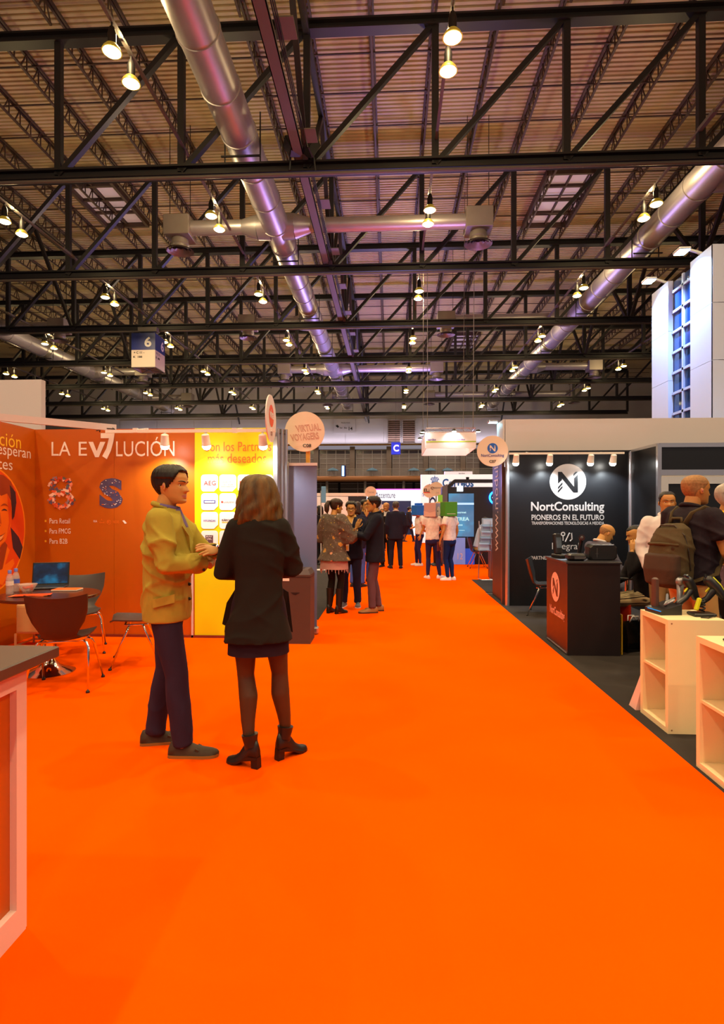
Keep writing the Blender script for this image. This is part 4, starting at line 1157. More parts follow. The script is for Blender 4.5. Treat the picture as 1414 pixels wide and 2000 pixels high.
for k, (px, py) in enumerate(((1282, 560), (1350, 503))):
    q = TWp(px + 14, py - 8)
    t = thing('floodlight', ('blue-white floodlight on the far end of the tower top', 'blue-white floodlight on the near end of the tower top')[k], 'floodlight', Vector((XT - 0.30, q.y, zt_ + 0.06)), 0, 'floodlights on the tower')
    obj('body', MB().box((0, 0, 0.04), (0.22, 0.26, 0.05), bev=0.01), M_alu, t)
    obj('lens', MB().box((0.0, 0, 0.010), (0.19, 0.23, 0.014)), emis('flood_lens', (205, 240, 255), 18), t)
    obj('arm', MB().bar((0.12, 0, 0.06), (0.36, 0, -0.02), 0.04), M_alu, t)
    spot_light('spot_light', t, Vector((XT - 0.32, q.y, zt_ + 0.02)), (XT + 0.25, q.y, zt_ - 2.6), 620, (0.36, 0.60, 1.0), 120, 0.8)

# ---------------- black counter with devices
x0, x1, y0, y1, h = 1.85, 2.39, 5.985, 6.765, 0.955
t = thing('demo_counter', 'black counter with an orange-pink N logo on its aisle side', 'counter', ((x0 + x1) / 2, (y0 + y1) / 2, 0))
M_ctr = mat('black_counter', (34, 26, 28), 0.35, var=0.05, vscale=1)
child('body', MB().box(((x0 + x1) / 2, (y0 + y1) / 2, h / 2), (x1 - x0, y1 - y0, h)), M_ctr, t)
child('worktop', MB().box(((x0 + x1) / 2, (y0 + y1) / 2, h + 0.012), (x1 - x0 + 0.03, y1 - y0 + 0.03, 0.024), bev=0.004), mat('counter_top', (42, 40, 46), 0.3), t)
child('kick_strip', MB().box((x0 - 0.003, (y0 + y1) / 2, 0.02), (0.008, y1 - y0 - 0.05, 0.012)), M_alu, t)
cy = (y0 + y1) / 2
cp_ = hit(1085, 1146, (x0, 0, 0), (1, 0, 0))
M_pk = mat('pink_print', (240, 178, 160), 0.5)
n_logo(t, Vector((x0, cp_.y, cp_.z)), -Y_, Z_, 0.165, M_pk, M_ctr, (-1, 0, 0))
text('lettering', 'NortConsulting', t, Vector((x0, cp_.y - 0.06, cp_.z - 0.285)), -Y_, Z_, 0.55, 0.125, M_pk, bold=0.02)
HZ = h + 0.024
M_dev = mat('device_black', (30, 30, 34), 0.35); M_devg = mat('device_grey', (78, 78, 84), 0.35)
p = G(1096, 1089, HZ)
t = thing('scanner_dock', 'black charging dock holding an upright handheld terminal on the counter', 'device', p, 0.3)
obj('dock', MB().box((0, 0, 0.02), (0.14, 0.20, 0.04), bev=0.008), M_dev, t)
obj('terminal', MB().box((-0.02, 0.02, 0.16), (0.085, 0.06, 0.24), bev=0.012, M=T((0, 0, 0), 0, -0.15)), M_dev, t)
obj('screen', MB().box((-0.02, -0.012, 0.17), (0.066, 0.004, 0.12), M=T((0, 0, 0), 0, -0.15)), ramp_mat('device_screen', (60, 76, 92), (110, 130, 150), (80, 96, 116), 6), t)
obj('cable', MB().tube([(0.07, 0.02, 0.02), (0.15, -0.02, 0.012), (0.2, 0.06, 0.01)], 0.006, 6), M_cord, t)
p = G(1130, 1090, HZ)
t = thing('barcode_scanner', 'black pistol-grip scanner standing in its cradle on the counter', 'scanner', p, -0.4)
obj('cradle', MB().box((0, 0, 0.02), (0.11, 0.15, 0.035), bev=0.01), M_dev, t)
obj('grip', MB().tube([(0, 0.02, 0.03), (0.015, 0.0, 0.12), (0.03, -0.02, 0.20)], [0.024, 0.02, 0.022], 10, round_ends=True), M_dev, t, True)
obj('head', MB().tube([(0.025, 0.05, 0.20), (0.04, -0.07, 0.235)], [0.024, 0.034], 10, round_ends=True), M_devg, t, True)
obj('nozzle', MB().lathe([(0.032, 0), (0.034, 0.012), (0.02, 0.013)], 12, M=frame((0.042, -0.085, 0.238), X_, Z_)), M_dev, t)
p = G(1126, 1095, HZ)
t = thing('mobile_printer', 'small rounded black mobile printer on the counter edge', 'printer', p, 0.05)
obj('body', MB().box((0.0, 0.02, 0.04), (0.20, 0.13, 0.075), bev=0.02), M_dev, t); obj('front_band', MB().box((0.02, -0.047, 0.035), (0.12, 0.008, 0.03)), M_devg, t)
p = G(1177, 1094, HZ)
t = thing('portable_speaker', 'big black rounded portable loudspeaker at the counter corner', 'loudspeaker', p + Vector((0, 0.05, 0)), 0.03)
P = []
for yy, k in ((-0.07, 0.9), (-0.055, 1.0), (0.055, 1.0), (0.07, 0.9)):
    w, z0, z1, c = 0.15 * k, 0.085 - 0.085 * k, 0.085 + 0.085 * k, 0.03
    P.append([(-w + c, yy, z0), (w - c, yy, z0), (w, yy, z0 + c), (w, yy, z1 - c), (w - c, yy, z1), (-w + c, yy, z1), (-w, yy, z1 - c), (-w, yy, z0 + c)])
obj('body', MB().rings(P), M_dev, t, 30); obj('trim', MB().box((0, -0.0, 0.171), (0.22, 0.08, 0.003)), M_devg, t)
obj('logo_mark', MB().box((-0.07, -0.072, 0.08), (0.006, 0.003, 0.10)).box((-0.07, -0.072, 0.07), (0.03, 0.003, 0.006)), M_devg, t)
p = G(1108, 1093, HZ); o = obj('leaflet', MB().box((0, 0, 0.001), (0.21, 0.13, 0.002)), mat('blue_leaflet', (120, 150, 210), 0.4), None, M=T(p, 0.2)); tag(o, 'pale blue leaflet at the front of the black counter', 'leaflet')
# ---------------- white shelf units
M_shelf = mat('shelf_cream', (244, 226, 180), 0.4, var=0.01)
def shelf_unit(label, x0, y0, w=0.39, l=0.42, h=0.77, nz=2, ny=1):
    t = thing('shelf_unit', label, 'shelf', (x0 + w / 2, y0 + l / 2, 0))
    k = 0.036
    child('top_board', MB().box((x0 + w / 2, y0 + l / 2, h - k / 2), (w, l, k)), M_shelf, t)
    child('bottom_board', MB().box((x0 + w / 2, y0 + l / 2, k / 2), (w, l, k)), M_shelf, t)
    for yy in (y0 + k / 2, y0 + l - k / 2):
        child('side_board', MB().box((x0 + w / 2, yy, h / 2), (w, k, h - 2 * k)), M_shelf, t)
    child('shelf_board', MB().box((x0 + w / 2 + 0.004, y0 + l / 2, h / 2 + 0.01), (w - 0.01, l - 2 * k, 0.018)), M_shelf, t)
    child('back_board', MB().box((x0 + w - 0.006, y0 + l / 2, h / 2), (0.008, l - 2 * k, h - 2 * k)), M_shelf, t)
    for zz in (0.025, h - 0.025): child('screw_cap', MB().lathe([(0.006, 0), (0.005, 0.002)], 8, M=frame((x0 + 0.025, y0, zz), X_, Z_)), mat('screw', (150, 120, 90), 0.4), t)
    return t
shelf_unit('white open shelf unit carrying the scanners', 1.875, 3.905)
shelf_unit('white open shelf unit carrying the tablet, nearest in the corner', 1.805, 3.0)
ST = 0.77
p = G(1300, 1180, 0)
o = tag(obj('dark_cup', MB().lathe([(0.03, 0), (0.05, 0.012), (0.055, 0.05), (0.048, 0.05), (0.04, 0.015)], 16), mat('brown_bowl', (60, 26, 24), 0.4), None, True, T((2.08, 4.1, 0.404))), 'small dark bowl inside the white shelf unit', 'bowl')
t = thing('tablet', 'black glossy tablet lying on the near white shelf unit', 'tablet', (2.05, 3.22, ST), 0.25)
obj('case', MB().box((0, 0, 0.009), (0.30, 0.22, 0.018), bev=0.006), M_black, t); obj('screen', MB().box((0, 0, 0.0185), (0.26, 0.18, 0.002)), M_glassd, t)
# charger with scanners on the first shelf
M_sy = mat('scanner_yellow', (206, 206, 20), 0.4); M_slg = mat('silver_plastic', (150, 150, 156), 0.3, metal=0.4)
t = thing('charging_station', 'black wedge charging station with a blue edge light on the white shelf', 'charger', (1.965, 4.18, ST), 0.12)
P = [[(-0.07, -0.10, 0), (0.085, -0.10, 0), (0.085, 0.10, 0), (-0.07, 0.10, 0)], [(-0.07, -0.10, 0.03), (0.085, -0.10, 0.075), (0.085, 0.10, 0.075), (-0.07, 0.10, 0.03)]]
obj('wedge_body', MB().rings(P), M_dev, t)
obj('edge_light', MB().bar((-0.071, -0.10, 0.028), (-0.071, 0.06, 0.028), 0.006), emis('blue_edge', (60, 160, 230), 0.8), t)
obj('cradle_ring', MB().tube([(0.0, -0.03, 0.06), (0.06, -0.05, 0.10), (0.085, -0.02, 0.11), (0.03, 0.0, 0.075), (0.0, -0.03, 0.06)], 0.008, 8), M_slg, t, True)
obj('upright_terminal', MB().box((-0.02, 0.05, 0.14), (0.04, 0.05, 0.22), bev=0.01), mat('terminal_brown', (84, 60, 52), 0.4), t)
def pistol(label, loc, rz, tilt, m, mt, nose=True):
    t = thing('handheld_scanner', label, 'scanner', loc, rz, 'scanners on the white shelf')
    M_ = Euler((tilt, 0, 0)).to_matrix()
    def R(p): return tuple(M_ @ Vector(p))
    obj('grip', MB().tube([R((0, 0, 0)), R((0, 0.012, 0.07)), R((0, 0.0, 0.14))], [0.022, 0.020, 0.026], 10, round_ends=True), m, t, True)
    obj('head', MB().tube([R((0, 0.07, 0.15)), R((0, 0.0, 0.165)), R((0, -0.07, 0.17))], [0.026, 0.034, 0.036], 12, round_ends=True), m, t, True)
    obj('trim', MB().tube([R((0, 0.072, 0.168)), R((0, 0.0, 0.194)), R((0, -0.06, 0.2))], 0.010, 8, round_ends=True), mt, t, True)
    obj('trigger', MB().tube([R((0, -0.03, 0.13)), R((0, -0.028, 0.10))], 0.007, 6, round_ends=True), mt, t, True)
    obj('window', MB().sphere(R((0, -0.10, 0.172)), (0.026, 0.010, 0.026), 12, 8), M_glassd, t, True)
    return t
pistol('black and yellow scanner lying across the charging station', (2.06, 4.14, ST + 0.075), -1.2, -0.9, M_dev, M_sy)
pistol('silver scanner standing upright with its glossy face up', (2.12, 4.24, ST + 0.06), 2.6, 0.35, M_slg, M_dev)
pistol('black scanner with yellow trim leaning at the rear of the shelf', (2.21, 4.16, ST + 0.07), -1.9, -0.75, M_dev, M_sy)
t = thing('scanner_stand', 'black flat-footed scanner stand with a curled cable', 'scanner stand', (2.19, 4.08, ST))
obj('foot', MB().box((0, 0, 0.012), (0.15, 0.12, 0.022), bev=0.006), M_dev, t)
obj('coil', MB().tube([(0.02 * math.cos(a), 0.02 * math.sin(a), 0.03 + a * 0.004) for a in [0.5 * i for i in range(40)]], 0.006, 6), M_cord, t, True)
obj('clip', MB().box((-0.06, -0.02, 0.07), (0.025, 0.03, 0.09), bev=0.006, M=T((0, 0, 0), 0, 0, 0.3)), M_sy, t)
obj('cable', MB().tube([(0.07, -0.02, 0.02), (0.06, -0.06, 0.01), (-0.02, -0.12, 0.006), (-0.06, -0.10, 0.006)], 0.004, 6), M_cord, t)
# plastic bag leaning behind the shelf
o = obj('paper_bag', MB().rings([[(-0.10, -0.06, 0), (0.10, -0.06, 0), (0.10, 0.06, 0), (-0.10, 0.06, 0)], [(-0.05, -0.04, 0.16), (0.10, -0.04, 0.16), (0.10, 0.04, 0.16), (-0.05, 0.04, 0.16)], [(0.02, -0.01, 0.40), (0.09, -0.01, 0.40), (0.09, 0.01, 0.40), (0.02, 0.01, 0.40)]]), mat('pink_bag', (226, 176, 166), 0.5), None, M=T((1.955, 4.42, 0)))
tag(o, 'pale pink paper bag leaning behind the white shelf unit', 'bag')

# ---------------- chairs, table and bags inside the black stand
q1 = G(1042, 1196)
chair('black shell chair in front of the word PARTNER', (q1.x + 0.14, q1.y - 0.1, 0), -1.9, mat('black_chair_shell', (34, 34, 36), 0.35), 'shell chairs in the black stand')
tbl = Vector((2.86, 6.95, 0))
t = thing('round_table', 'small round black table in the black stand', 'table', tbl)
obj('tabletop', MB().lathe([(0.34, 0.715), (0.35, 0.72), (0.35, 0.735), (0.345, 0.74)], 36), M_black, t, 40)
obj('column', MB().lathe([(0.03, 0.0), (0.03, 0.72)], 12), M_chrome, t, 40); obj('base', MB().lathe([(0.22, 0), (0.22, 0.012), (0.05, 0.04)], 28), M_chrome, t, 40)
o = obj('paper_sheet', MB().box((0, 0, 0.004), (0.15, 0.21, 0.008)), mat('paper', (240, 228, 210), 0.7), None, M=T((3.08, 6.80, 0.74), 0.3)); tag(o, 'white papers on the small black table', 'paper')
t = thing('folding_stool', 'black seated stool with chrome splayed legs in the black stand', 'stool', (3.20, 6.40, 0), 0.2)
obj('seat', MB().box((0, 0, 0.44), (0.42, 0.40, 0.03), bev=0.012), M_black, t)
for sx in (-1, 1):
    for sy in (-1, 1): obj('leg', MB().tube([(sx * 0.05, sy * 0.12, 0.42), (sx * 0.22, sy * 0.19, 0.0)], 0.010, 8), M_chrome, t, True)
M_ycard = mat('yellow_card', (226, 178, 30), 0.5)
q = G(1212, 1276)
o = obj('yellow_board', MB().box((0, 0, 0.21), (0.012, 0.20, 0.42)), M_ycard, None, M=T((2.435, 6.15, 0))); tag(o, 'yellow board standing behind the black counter', 'board')
t = thing('glossy_bag', 'glossy black carrier bag with white cord handles beside the yellow board', 'bag', (2.62, 6.22, 0), 0.4)
obj('bag_body', MB().rings([[(-0.13, -0.05, 0), (0.13, -0.05, 0), (0.13, 0.05, 0), (-0.13, 0.05, 0)], [(-0.13, -0.06, 0.15), (0.13, -0.045, 0.17), (0.13, 0.05, 0.16), (-0.13, 0.05, 0.15)], [(-0.12, -0.012, 0.33), (0.12, -0.012, 0.33), (0.12, 0.012, 0.33), (-0.12, 0.012, 0.33)]]), mat('gloss_black', (10, 10, 12), 0.12), t, 30)
for s in (-1, 1): obj('cord_handle', MB().tube([(-0.06, s * 0.014, 0.32), (-0.04, s * 0.03, 0.38), (0.04, s * 0.03, 0.375), (0.06, s * 0.014, 0.32)], 0.006, 6), M_wtxt, t, True)
o = obj('red_folder', MB().box((0, 0, 0.16), (0.02, 0.26, 0.32)), mat('red_card', (222, 50, 16), 0.5), None, M=T((2.62, 6.55, 0.18), 0.5)); tag(o, 'red folder standing behind the striped trousers', 'folder')
o = obj('box_plinth', MB().box((0, 0, 0.09), (0.3, 0.34, 0.18)), M_black, None, M=T((2.62, 6.55, 0), 0.5)); tag(o, 'low black box on the charcoal carpet under the red folder', 'box')
t = thing('high_table', 'pale wooden high table at the picture edge behind the backpack', 'table', (3.75, 5.35, 0))
obj('tabletop', MB().box((0, 0, 1.0), (1.0, 0.5, 0.04), bev=0.005), mat('pale_oak', (226, 180, 110), 0.45, var=0.08, vscale=4, stretch=(1, 8, 1)), t)
for sx in (-1, 1):
    for sy in (-1, 1): obj('leg', MB().bar((sx * 0.45, sy * 0.2, 0), (sx * 0.45, sy * 0.2, 0.98), 0.05), M_black, t)
# ================================================================== FAR STANDS
M_fwhite = mat('far_white', (236, 234, 240), 0.5)
M_lightbox = emis('white_lightbox', (255, 250, 255), 1.5)
M_fdark = mat('far_dark', (22, 24, 34), 0.5)
def boxw(px0, py0, px1, py1, D, t):
    a = A(px0, py0, D); b = A(px1, py1, D)
    return (a + b) / 2, (abs(b.x - a.x), t, abs(a.z - b.z))
# hanging kardex box banner
DK = 20.0
a = A(833, 843, DK); b = A(931, 874, DK); a.y = b.y = TY[3]
w = b.x - a.x; h = a.z - b.z; dp = 2.7
t = thing('hanging_banner_box', 'white fabric box banner on a truss, hung over the aisle', 'banner', ((a.x + b.x) / 2, a.y + dp / 2, b.z))
M_fab = mat('banner_fabric', (240, 236, 240), 0.6)
for c_, d_ in (((0, -dp / 2, h / 2), (w, 0.02, h)), ((0, dp / 2, h / 2), (w, 0.02, h)), ((-w / 2, 0, h / 2), (0.02, dp, h)), ((w / 2, 0, h / 2), (0.02, dp, h))):
    obj('fabric_side', MB().box(c_, d_), M_fab, t)
obj('green_stripe', MB().box((0, -dp / 2 - 0.012, h * 0.42), (w, 0.006, 0.04)), mat('lime_stripe', (176, 206, 60), 0.5), t)
cc = Vector(((a.x + b.x) / 2, a.y, b.z))
text('lettering', 'kardex', t, cc + Vector((-w * 0.38, -0.015, h * 0.56)), X_, Z_, 0.3, 0.08, mat('violet_print', (90, 50, 150), 0.5), bold=0.02)
text('lettering', 'kardex', t, cc + Vector((w * 0.2, -0.015, h * 0.56)), X_, Z_, 0.3, 0.08, mat('violet_print', (90, 50, 150), 0.5), bold=0.0)
mb = MB()
for yy in (-dp / 2, dp / 2):
    for zz in (h + 0.02, h + 0.16): mb.tube([(-w / 2, yy, zz), (w / 2, yy, zz)], 0.016, 6)
    n = 14
    for k in range(n): mb.tube([(-w / 2 + w * k / n, yy, h + (0.02 if k % 2 else 0.16)), (-w / 2 + w * (k + 1) / n, yy, h + (0.16 if k % 2 else 0.02))], 0.009, 5)
for xx in (-w / 2, w / 2): mb.tube([(xx, -dp / 2, h + 0.16), (xx, dp / 2, h + 0.16)], 0.016, 6); mb.tube([(xx, -dp / 2, h + 0.02), (xx, dp / 2, h + 0.02)], 0.016, 6)
obj('truss_frame', mb, M_alu, t)
for k, (x, y) in enumerate(((-w / 2 + 0.05, -dp / 2), (-w / 2 + 0.05, dp / 2), (w / 2 - 0.1, -dp / 2), (w / 2 - 0.1, dp / 2))):
    obj('suspension_cable', MB().bar((x, y, h + 0.15), (x + 0.02 * k, y, (HB if y < 0 else HD - 0.05) - b.z), 0.02), M_rail, t)
for k, (x, y) in enumerate(((-w / 2 - 0.12, -dp / 2), (-w / 2 - 0.12, -dp / 4), (-w / 2 - 0.12, dp / 4), (0.1, -dp / 2 - 0.15), (w / 2 + 0.08, -dp / 2))):
    l = obj('lamp_head', MB().lathe([(0.05, 0.08), (0.10, 0.0), (0.09, 0.0)], 12, c=(x, y, h + 0.02)), M_black, t)
    obj('lens', MB().lathe([(0.09, 0.002), (0.02, -0.02)], 12, c=(x, y, h + 0.02)), emis('banner_lamp', (255, 250, 240), 12), t)
    if k in (0, 3): spot_light('spot_light', t, t.location + Vector((x, y - 0.05, h)), t.location + Vector((x * 0.6, -dp / 2 + 0.3, 0)), 30, (1, 0.97, 0.95), 130)
spot_light('spot_light', t, t.location + Vector((0, 0, h)), t.location + Vector((-0.1, dp / 2, 0.1)), 40, (1, 0.98, 1), 150)

# blue-lit accenture stand
D = 36.0
t = thing('lightbox_stand', 'bright white lightbox stand with the word Accenture down the aisle', 'stand', A(772, 1040, D) * Vector((1, 1, 0)) if False else (A(772, 1000, D).x, A(772, 1000, D).y, 0))
c, d = boxw(716, 957, 824, 978, D, 0.3); child('fascia', MB().box(c, d), M_lightbox, t)
c, d = boxw(803, 978, 824, 1046, D, 0.3); child('pillar', MB().box((c.x, c.y, c.z), d), M_lightbox, t)
c, d = boxw(716, 978, 803, 1046, D + 2, 0.1); child('interior_wall', MB().box(c, d), mat('navy_wall', (20, 34, 84), 0.5), t)
c, d = boxw(722, 1004, 803, 1006, D + 1.8, 0.05); child('shelf_line', MB().box(c, d), emis('cool_line', (120, 160, 255), 1.5), t)
a = A(733, 961, D - 0.16); b = A(772, 973, D - 0.16)
text('lettering', 'Accenture', t, (a + b) / 2, X_, Z_, b.x - a.x, a.z - b.z, mat('dark_violet_print', (60, 40, 120), 0.5), bold=0.01)
c, d = boxw(716, 955, 824, 957, D, 0.34); child('magenta_edge', MB().box(c, d), emis('magenta_edge', (255, 90, 230), 1.6), t)
ld = bpy.data.lights.new('added_violet_wash', 'AREA'); ld.energy = 1500; ld.color = (0.45, 0.35, 1.0); ld.size = 2.5  # added area light without a lamp body, tints the ceiling violet
lo = bpy.data.objects.new('added_violet_wash', ld); COL.objects.link(lo); lo.parent = t; lo.location = (0, -0.5, 3.4); lo.rotation_euler = (math.radians(200), 0, 0)
# Correos stand
D = 27.0
t = thing('correos_stand', 'white stand wall with a blue crown emblem and the word Correos', 'stand', (A(900, 1000, D).x, A(900, 1000, D).y, 0))
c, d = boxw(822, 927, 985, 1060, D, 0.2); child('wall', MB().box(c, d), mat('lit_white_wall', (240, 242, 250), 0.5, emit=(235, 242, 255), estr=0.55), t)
c, d = boxw(868, 921, 922, 928, D + 1.0, 0.2); child('rear_sign', MB().box(c, d), M_fwhite, t)
q = A(902, 924.5, D + 0.88); text('lettering', 'kardex', t, q, X_, Z_, 0.3, 0.07, M_ktxt)
M_cor = mat('correos_blue', (24, 100, 200), 0.5)
YC = A(900, 1000, D).y - 0.11
def CQ(px, py): return hit(px, py, (0, YC, 0), WN)
def ctext(s, b_, m, **k):
    a = CQ(b_[0], b_[1]); b = CQ(b_[2], b_[3]); text('lettering', s, t, (a + b) / 2, X_, Z_, b.x - a.x, a.z - b.z, m, off=0.01, **k)
ctext('Correos', (864, 935, 925, 951), M_cor, bold=0.03)
mb = MB()
cx = CQ(849, 937)
for k in (-2, -1, 0, 1, 2): mb.tube([cx + X_ * (0.05 * k) - Z_ * 0.10 - Y_ * 0.01, cx + X_ * (0.075 * k) + Z_ * (0.09 - 0.012 * k * k) - Y_ * 0.01], 0.018, 6)
mb.tube([cx + X_ * -0.15 - Z_ * 0.12 - Y_ * 0.01, cx + X_ * 0.15 - Z_ * 0.12 - Y_ * 0.01], 0.03, 6)
mb.tube([cx + Z_ * 0.1 - Y_ * 0.01, cx + Z_ * 0.2 - Y_ * 0.01], 0.015, 6)
mb.tube([cx + X_ * -0.20 + Z_ * 0.0 - Y_ * 0.01, cx + X_ * -0.14 + Z_ * 0.10 - Y_ * 0.01, cx + X_ * 0.14 + Z_ * 0.10 - Y_ * 0.01, cx + X_ * 0.20 - Y_ * 0.01], 0.018, 6)
mb.tube([cx + X_ * -0.26 - Z_ * 0.2 - Y_ * 0.01, cx + X_ * -0.16 - Z_ * 0.36 - Y_ * 0.01, cx - Z_ * 0.30 - Y_ * 0.01, cx + X_ * 0.16 - Z_ * 0.36 - Y_ * 0.01, cx + X_ * 0.26 - Z_ * 0.2 - Y_ * 0.01], 0.03, 6)
child('crown_emblem', mb, M_cor, t)
ctext('Soluciones', (825, 962, 862, 969), M_cor)
child('ring_logo', MB().add([p for k in (0, 1) for p in circ(CQ(845, 983) - Y_ * 0.01, X_, Z_, (0.16, 0.1)[k], 24, (0.3, 0.2)[k])], [(i, (i + 1) % 24, 24 + (i + 1) % 24, 24 + i) for i in range(24)]), mat('dark_blue_print', (20, 40, 100), 0.5), t)
# black stand with the lit kiosk
D = 16.2; YK = A(900, 1000, D).y
t = thing('dark_stand', 'black angular stand with a blue neon ring and a tall teal screen', 'stand', (2.5, YK, 0))
KP = (0, YK, 0)
def K(px, py): return hit(px, py, KP, WN)
poly = [(864, 1104), (864, 951), (990, 951), (990, 1104)]
P = [K(*p) for p in poly]
child('wall', MB().rings([[tuple(p) for p in P], [tuple(p + Y_ * 0.5) for p in P]]), M_fdark, t)
child('roof_beam', MB().rings([[tuple(K(*p) + Y_ * q) for p in ((871, 951), (888, 936), (990, 936), (990, 942), (891, 942), (880, 951))] for q in (0, 0.4)]), M_fdark, t)
child('bevel_side', MB().rings([[tuple(K(*p) - Y_ * 0.02) for p in ((864, 1104), (864, 950), (874, 945), (874, 1104))], [tuple(K(*p) + Y_ * 0.1) for p in ((864, 1104), (864, 950), (874, 945), (874, 1104))]]), mat('grey_bevel', (110, 104, 116), 0.4), t)
def kbox(nm, x0, y0, x1, y1, m, off=0.03, th=0.03):
    a = K(x0, y0); b = K(x1, y1); return child(nm, MB().box(((a.x + b.x) / 2, YK - off, (a.z + b.z) / 2), (b.x - a.x, th, a.z - b.z)), m, t)
kbox('screen', 876, 964, 925, 1048, ramp_mat('teal_screen', (40, 96, 140), (60, 170, 220), (70, 110, 150), 0.8, 0.9))
kbox('screen_band', 876, 982, 925, 986, emis('pale_band', (210, 236, 255), 1.0), off=0.05)
kbox('lit_square', 892, 949, 904, 960, emis('lit_square', (235, 250, 255), 1.6), off=0.04)
kbox('front_panel', 876, 1050, 908, 1103, mat('blue_front', (130, 160, 225), 0.4, emit=(100, 140, 230), estr=0.35), off=0.06)
kbox('front_panel', 908, 1071, 926, 1103, mat('blue_front2', (40, 96, 214), 0.4, emit=(30, 80, 214), estr=0.4), off=0.06)
for s, b_ in (('gourmet', (890, 999, 910, 1004)), ('TREA', (890, 1010, 916, 1017)), ('oooo', (893, 1024, 903, 1027)), ('partners', (892, 1035, 907, 1037))):
    a = K(b_[0], b_[1]); b = K(b_[2], b_[3]); text('lettering', s, t, (a + b) / 2, X_, Z_, b.x - a.x, a.z - b.z, emis('screen_letters', (200, 240, 240), 1.0), bold=0.03, off=0.06)
a = K(893, 1080); b = K(903, 1092); text('lettering', '12', t, (a + b) / 2, X_, Z_, b.x - a.x, a.z - b.z, M_wtxt, off=0.09)
rc = K(968, 972)
mb = MB(); mb.tube([rc + X_ * (0.175 * math.cos(2 * math.pi * i / 32)) + Z_ * (0.175 * math.sin(2 * math.pi * i / 32)) - Y_ * 0.05 for i in range(33)], 0.028, 8)
child('neon_ring', mb, emis('neon_blue', (40, 130, 255), 5.0), t, True)
text('lettering', 'smartlog', t, rc + X_ * 0.02, X_, Z_, 0.26, 0.06, emis('neon_white', (210, 230, 255), 2.0), off=0.05, bold=0.02)
q = K(915, 936) + Y_ * 0.2
child('added_ceiling_uplight', MB().lathe([(0.04, 0.0), (0.05, 0.07), (0.04, 0.075)], 14, c=tuple(q)), M_black, t, 40)  # added fixture and spot, put on the beam to tint the ceiling violet
spot_light('spot_light', t, q + Z_ * 0.1, (-0.4, 18.5, 14.5), 1000, (0.55, 0.38, 1.0), 95, 1.0, 0.1)
kbox('green_panel', 854, 967, 863, 985, mat('green_panel', (130, 190, 60), 0.5, emit=(120, 190, 50), estr=0.3), off=0.2)
# small counter and chair behind brochure rack
o = obj('dark_counter', MB().box((0, 0, 0.52), (0.72, 0.6, 1.04), bev=0.01), mat('dark_counter', (46, 34, 36), 0.4), None, M=T((2.62, 12.85, 0))); tag(o, 'dark counter by the web address panel', 'counter')
# round signs down the aisle
for (px, py, D, r, lab, tx) in ((724, 961, 24.0, 0.245, 'small pale round sign in front of the word Accenture', [('Tecno', 0, 0.0, 0.3, 0.1, M_gtxt, {})]),
                                (839, 959, 21.0, 0.25, 'beige round sign with red underlined letters EL', [('ELE', -0.08, 0.03, 0.26, 0.12, M_ktxt, dict(bold=0.03)), ('_____', -0.05, -0.06, 0.34, 0.03, M_rtxt, dict(bold=0.03))]),
                                (852, 955, 19.0, 0.24, 'beige round sign with a brown swirl logo, overlapping the EL sign', [('C10', 0.04, -0.13, 0.09, 0.045, M_gtxt, {}), ('easycargo', 0.06, 0.03, 0.28, 0.06, M_gtxt, dict(bold=0.02))]),
                                (747, 992, 33.0, 0.2, 'tiny pale round sign above the suited men', [])):
    c = A(px, py, D)
    dd = disc_sign(lab, c, r, X_, tx, post=((c.x, c.y + 0.05, c.z / 2), (0.04, 0.04, c.z), M_alu))
    if px == 852: child('swirl_logo', MB().tube([c + X_ * (-0.13 + 0.05 * math.cos(q)) + Z_ * (0.03 + 0.035 * math.sin(q)) - Y_ * 0.004 for q in [0.4 * i for i in range(14)]], 0.01, 5), mat('brown_print', (110, 70, 50), 0.6), dd)
# white stand on the other side with spots
D = 27.0
t = thing('white_stand', 'white stand with spotlit header behind the group of talking visitors', 'stand', (A(670, 1000, D).x, A(670, 1000, D).y, 0))
c, d = boxw(560, 963, 722, 969, D, 0.15); child('header', MB().box(c, d), M_fwhite, t)
c, d = boxw(560, 970, 680, 1061, D + 1.6, 0.1); child('wall', MB().box(c, d), mat('lit_white_wall2', (240, 236, 236), 0.5), t)
c, d = boxw(678, 970, 716, 1061, D + 2.2, 0.1); child('dark_wall', MB().box(c, d), M_fdark, t)
for k, px in enumerate((620, 633, 661, 684)):
    q = A(px, 967, D + 0.2)
    child('spot_head', MB().lathe([(0.05, 0.06), (0.08, 0.0)], 10, c=tuple(q)), M_alu, t); child('lens', MB().lathe([(0.075, 0), (0.02, -0.02)], 10, c=tuple(q)), emis('banner_lamp', (255, 250, 240), 12), t)
    if k in (0, 2): spot_light('spot_light', t, q, q + Vector((0, 1.4, -0.8)), 60, (1, 0.97, 0.92), 120)
c = A(632, 966, 14.5)
o = obj('blue_flag_sign', MB().box((0, 0, 0), (0.12, 0.02, 0.42), bev=0.006), mat('sky_panel', (110, 164, 214), 0.5), None, M=T(c, 0.3)); 
t = thing('flag_sign', 'narrow sky blue panel on a white pole behind the grey banner', 'sign', (c.x, c.y, 0)); o.parent = t; o.matrix_parent_inverse = t.matrix_basis.inverted(); o.name = 'panel'
child('pole', MB().lathe([(0.015, 0), (0.015, c.z + 0.1)], 8, c=(c.x - 0.07, c.y + 0.02, 0)), M_white, t)
child('foot', MB().lathe([(0.16, 0), (0.15, 0.015)], 16, c=(c.x - 0.07, c.y + 0.02, 0.006)), M_white, t)
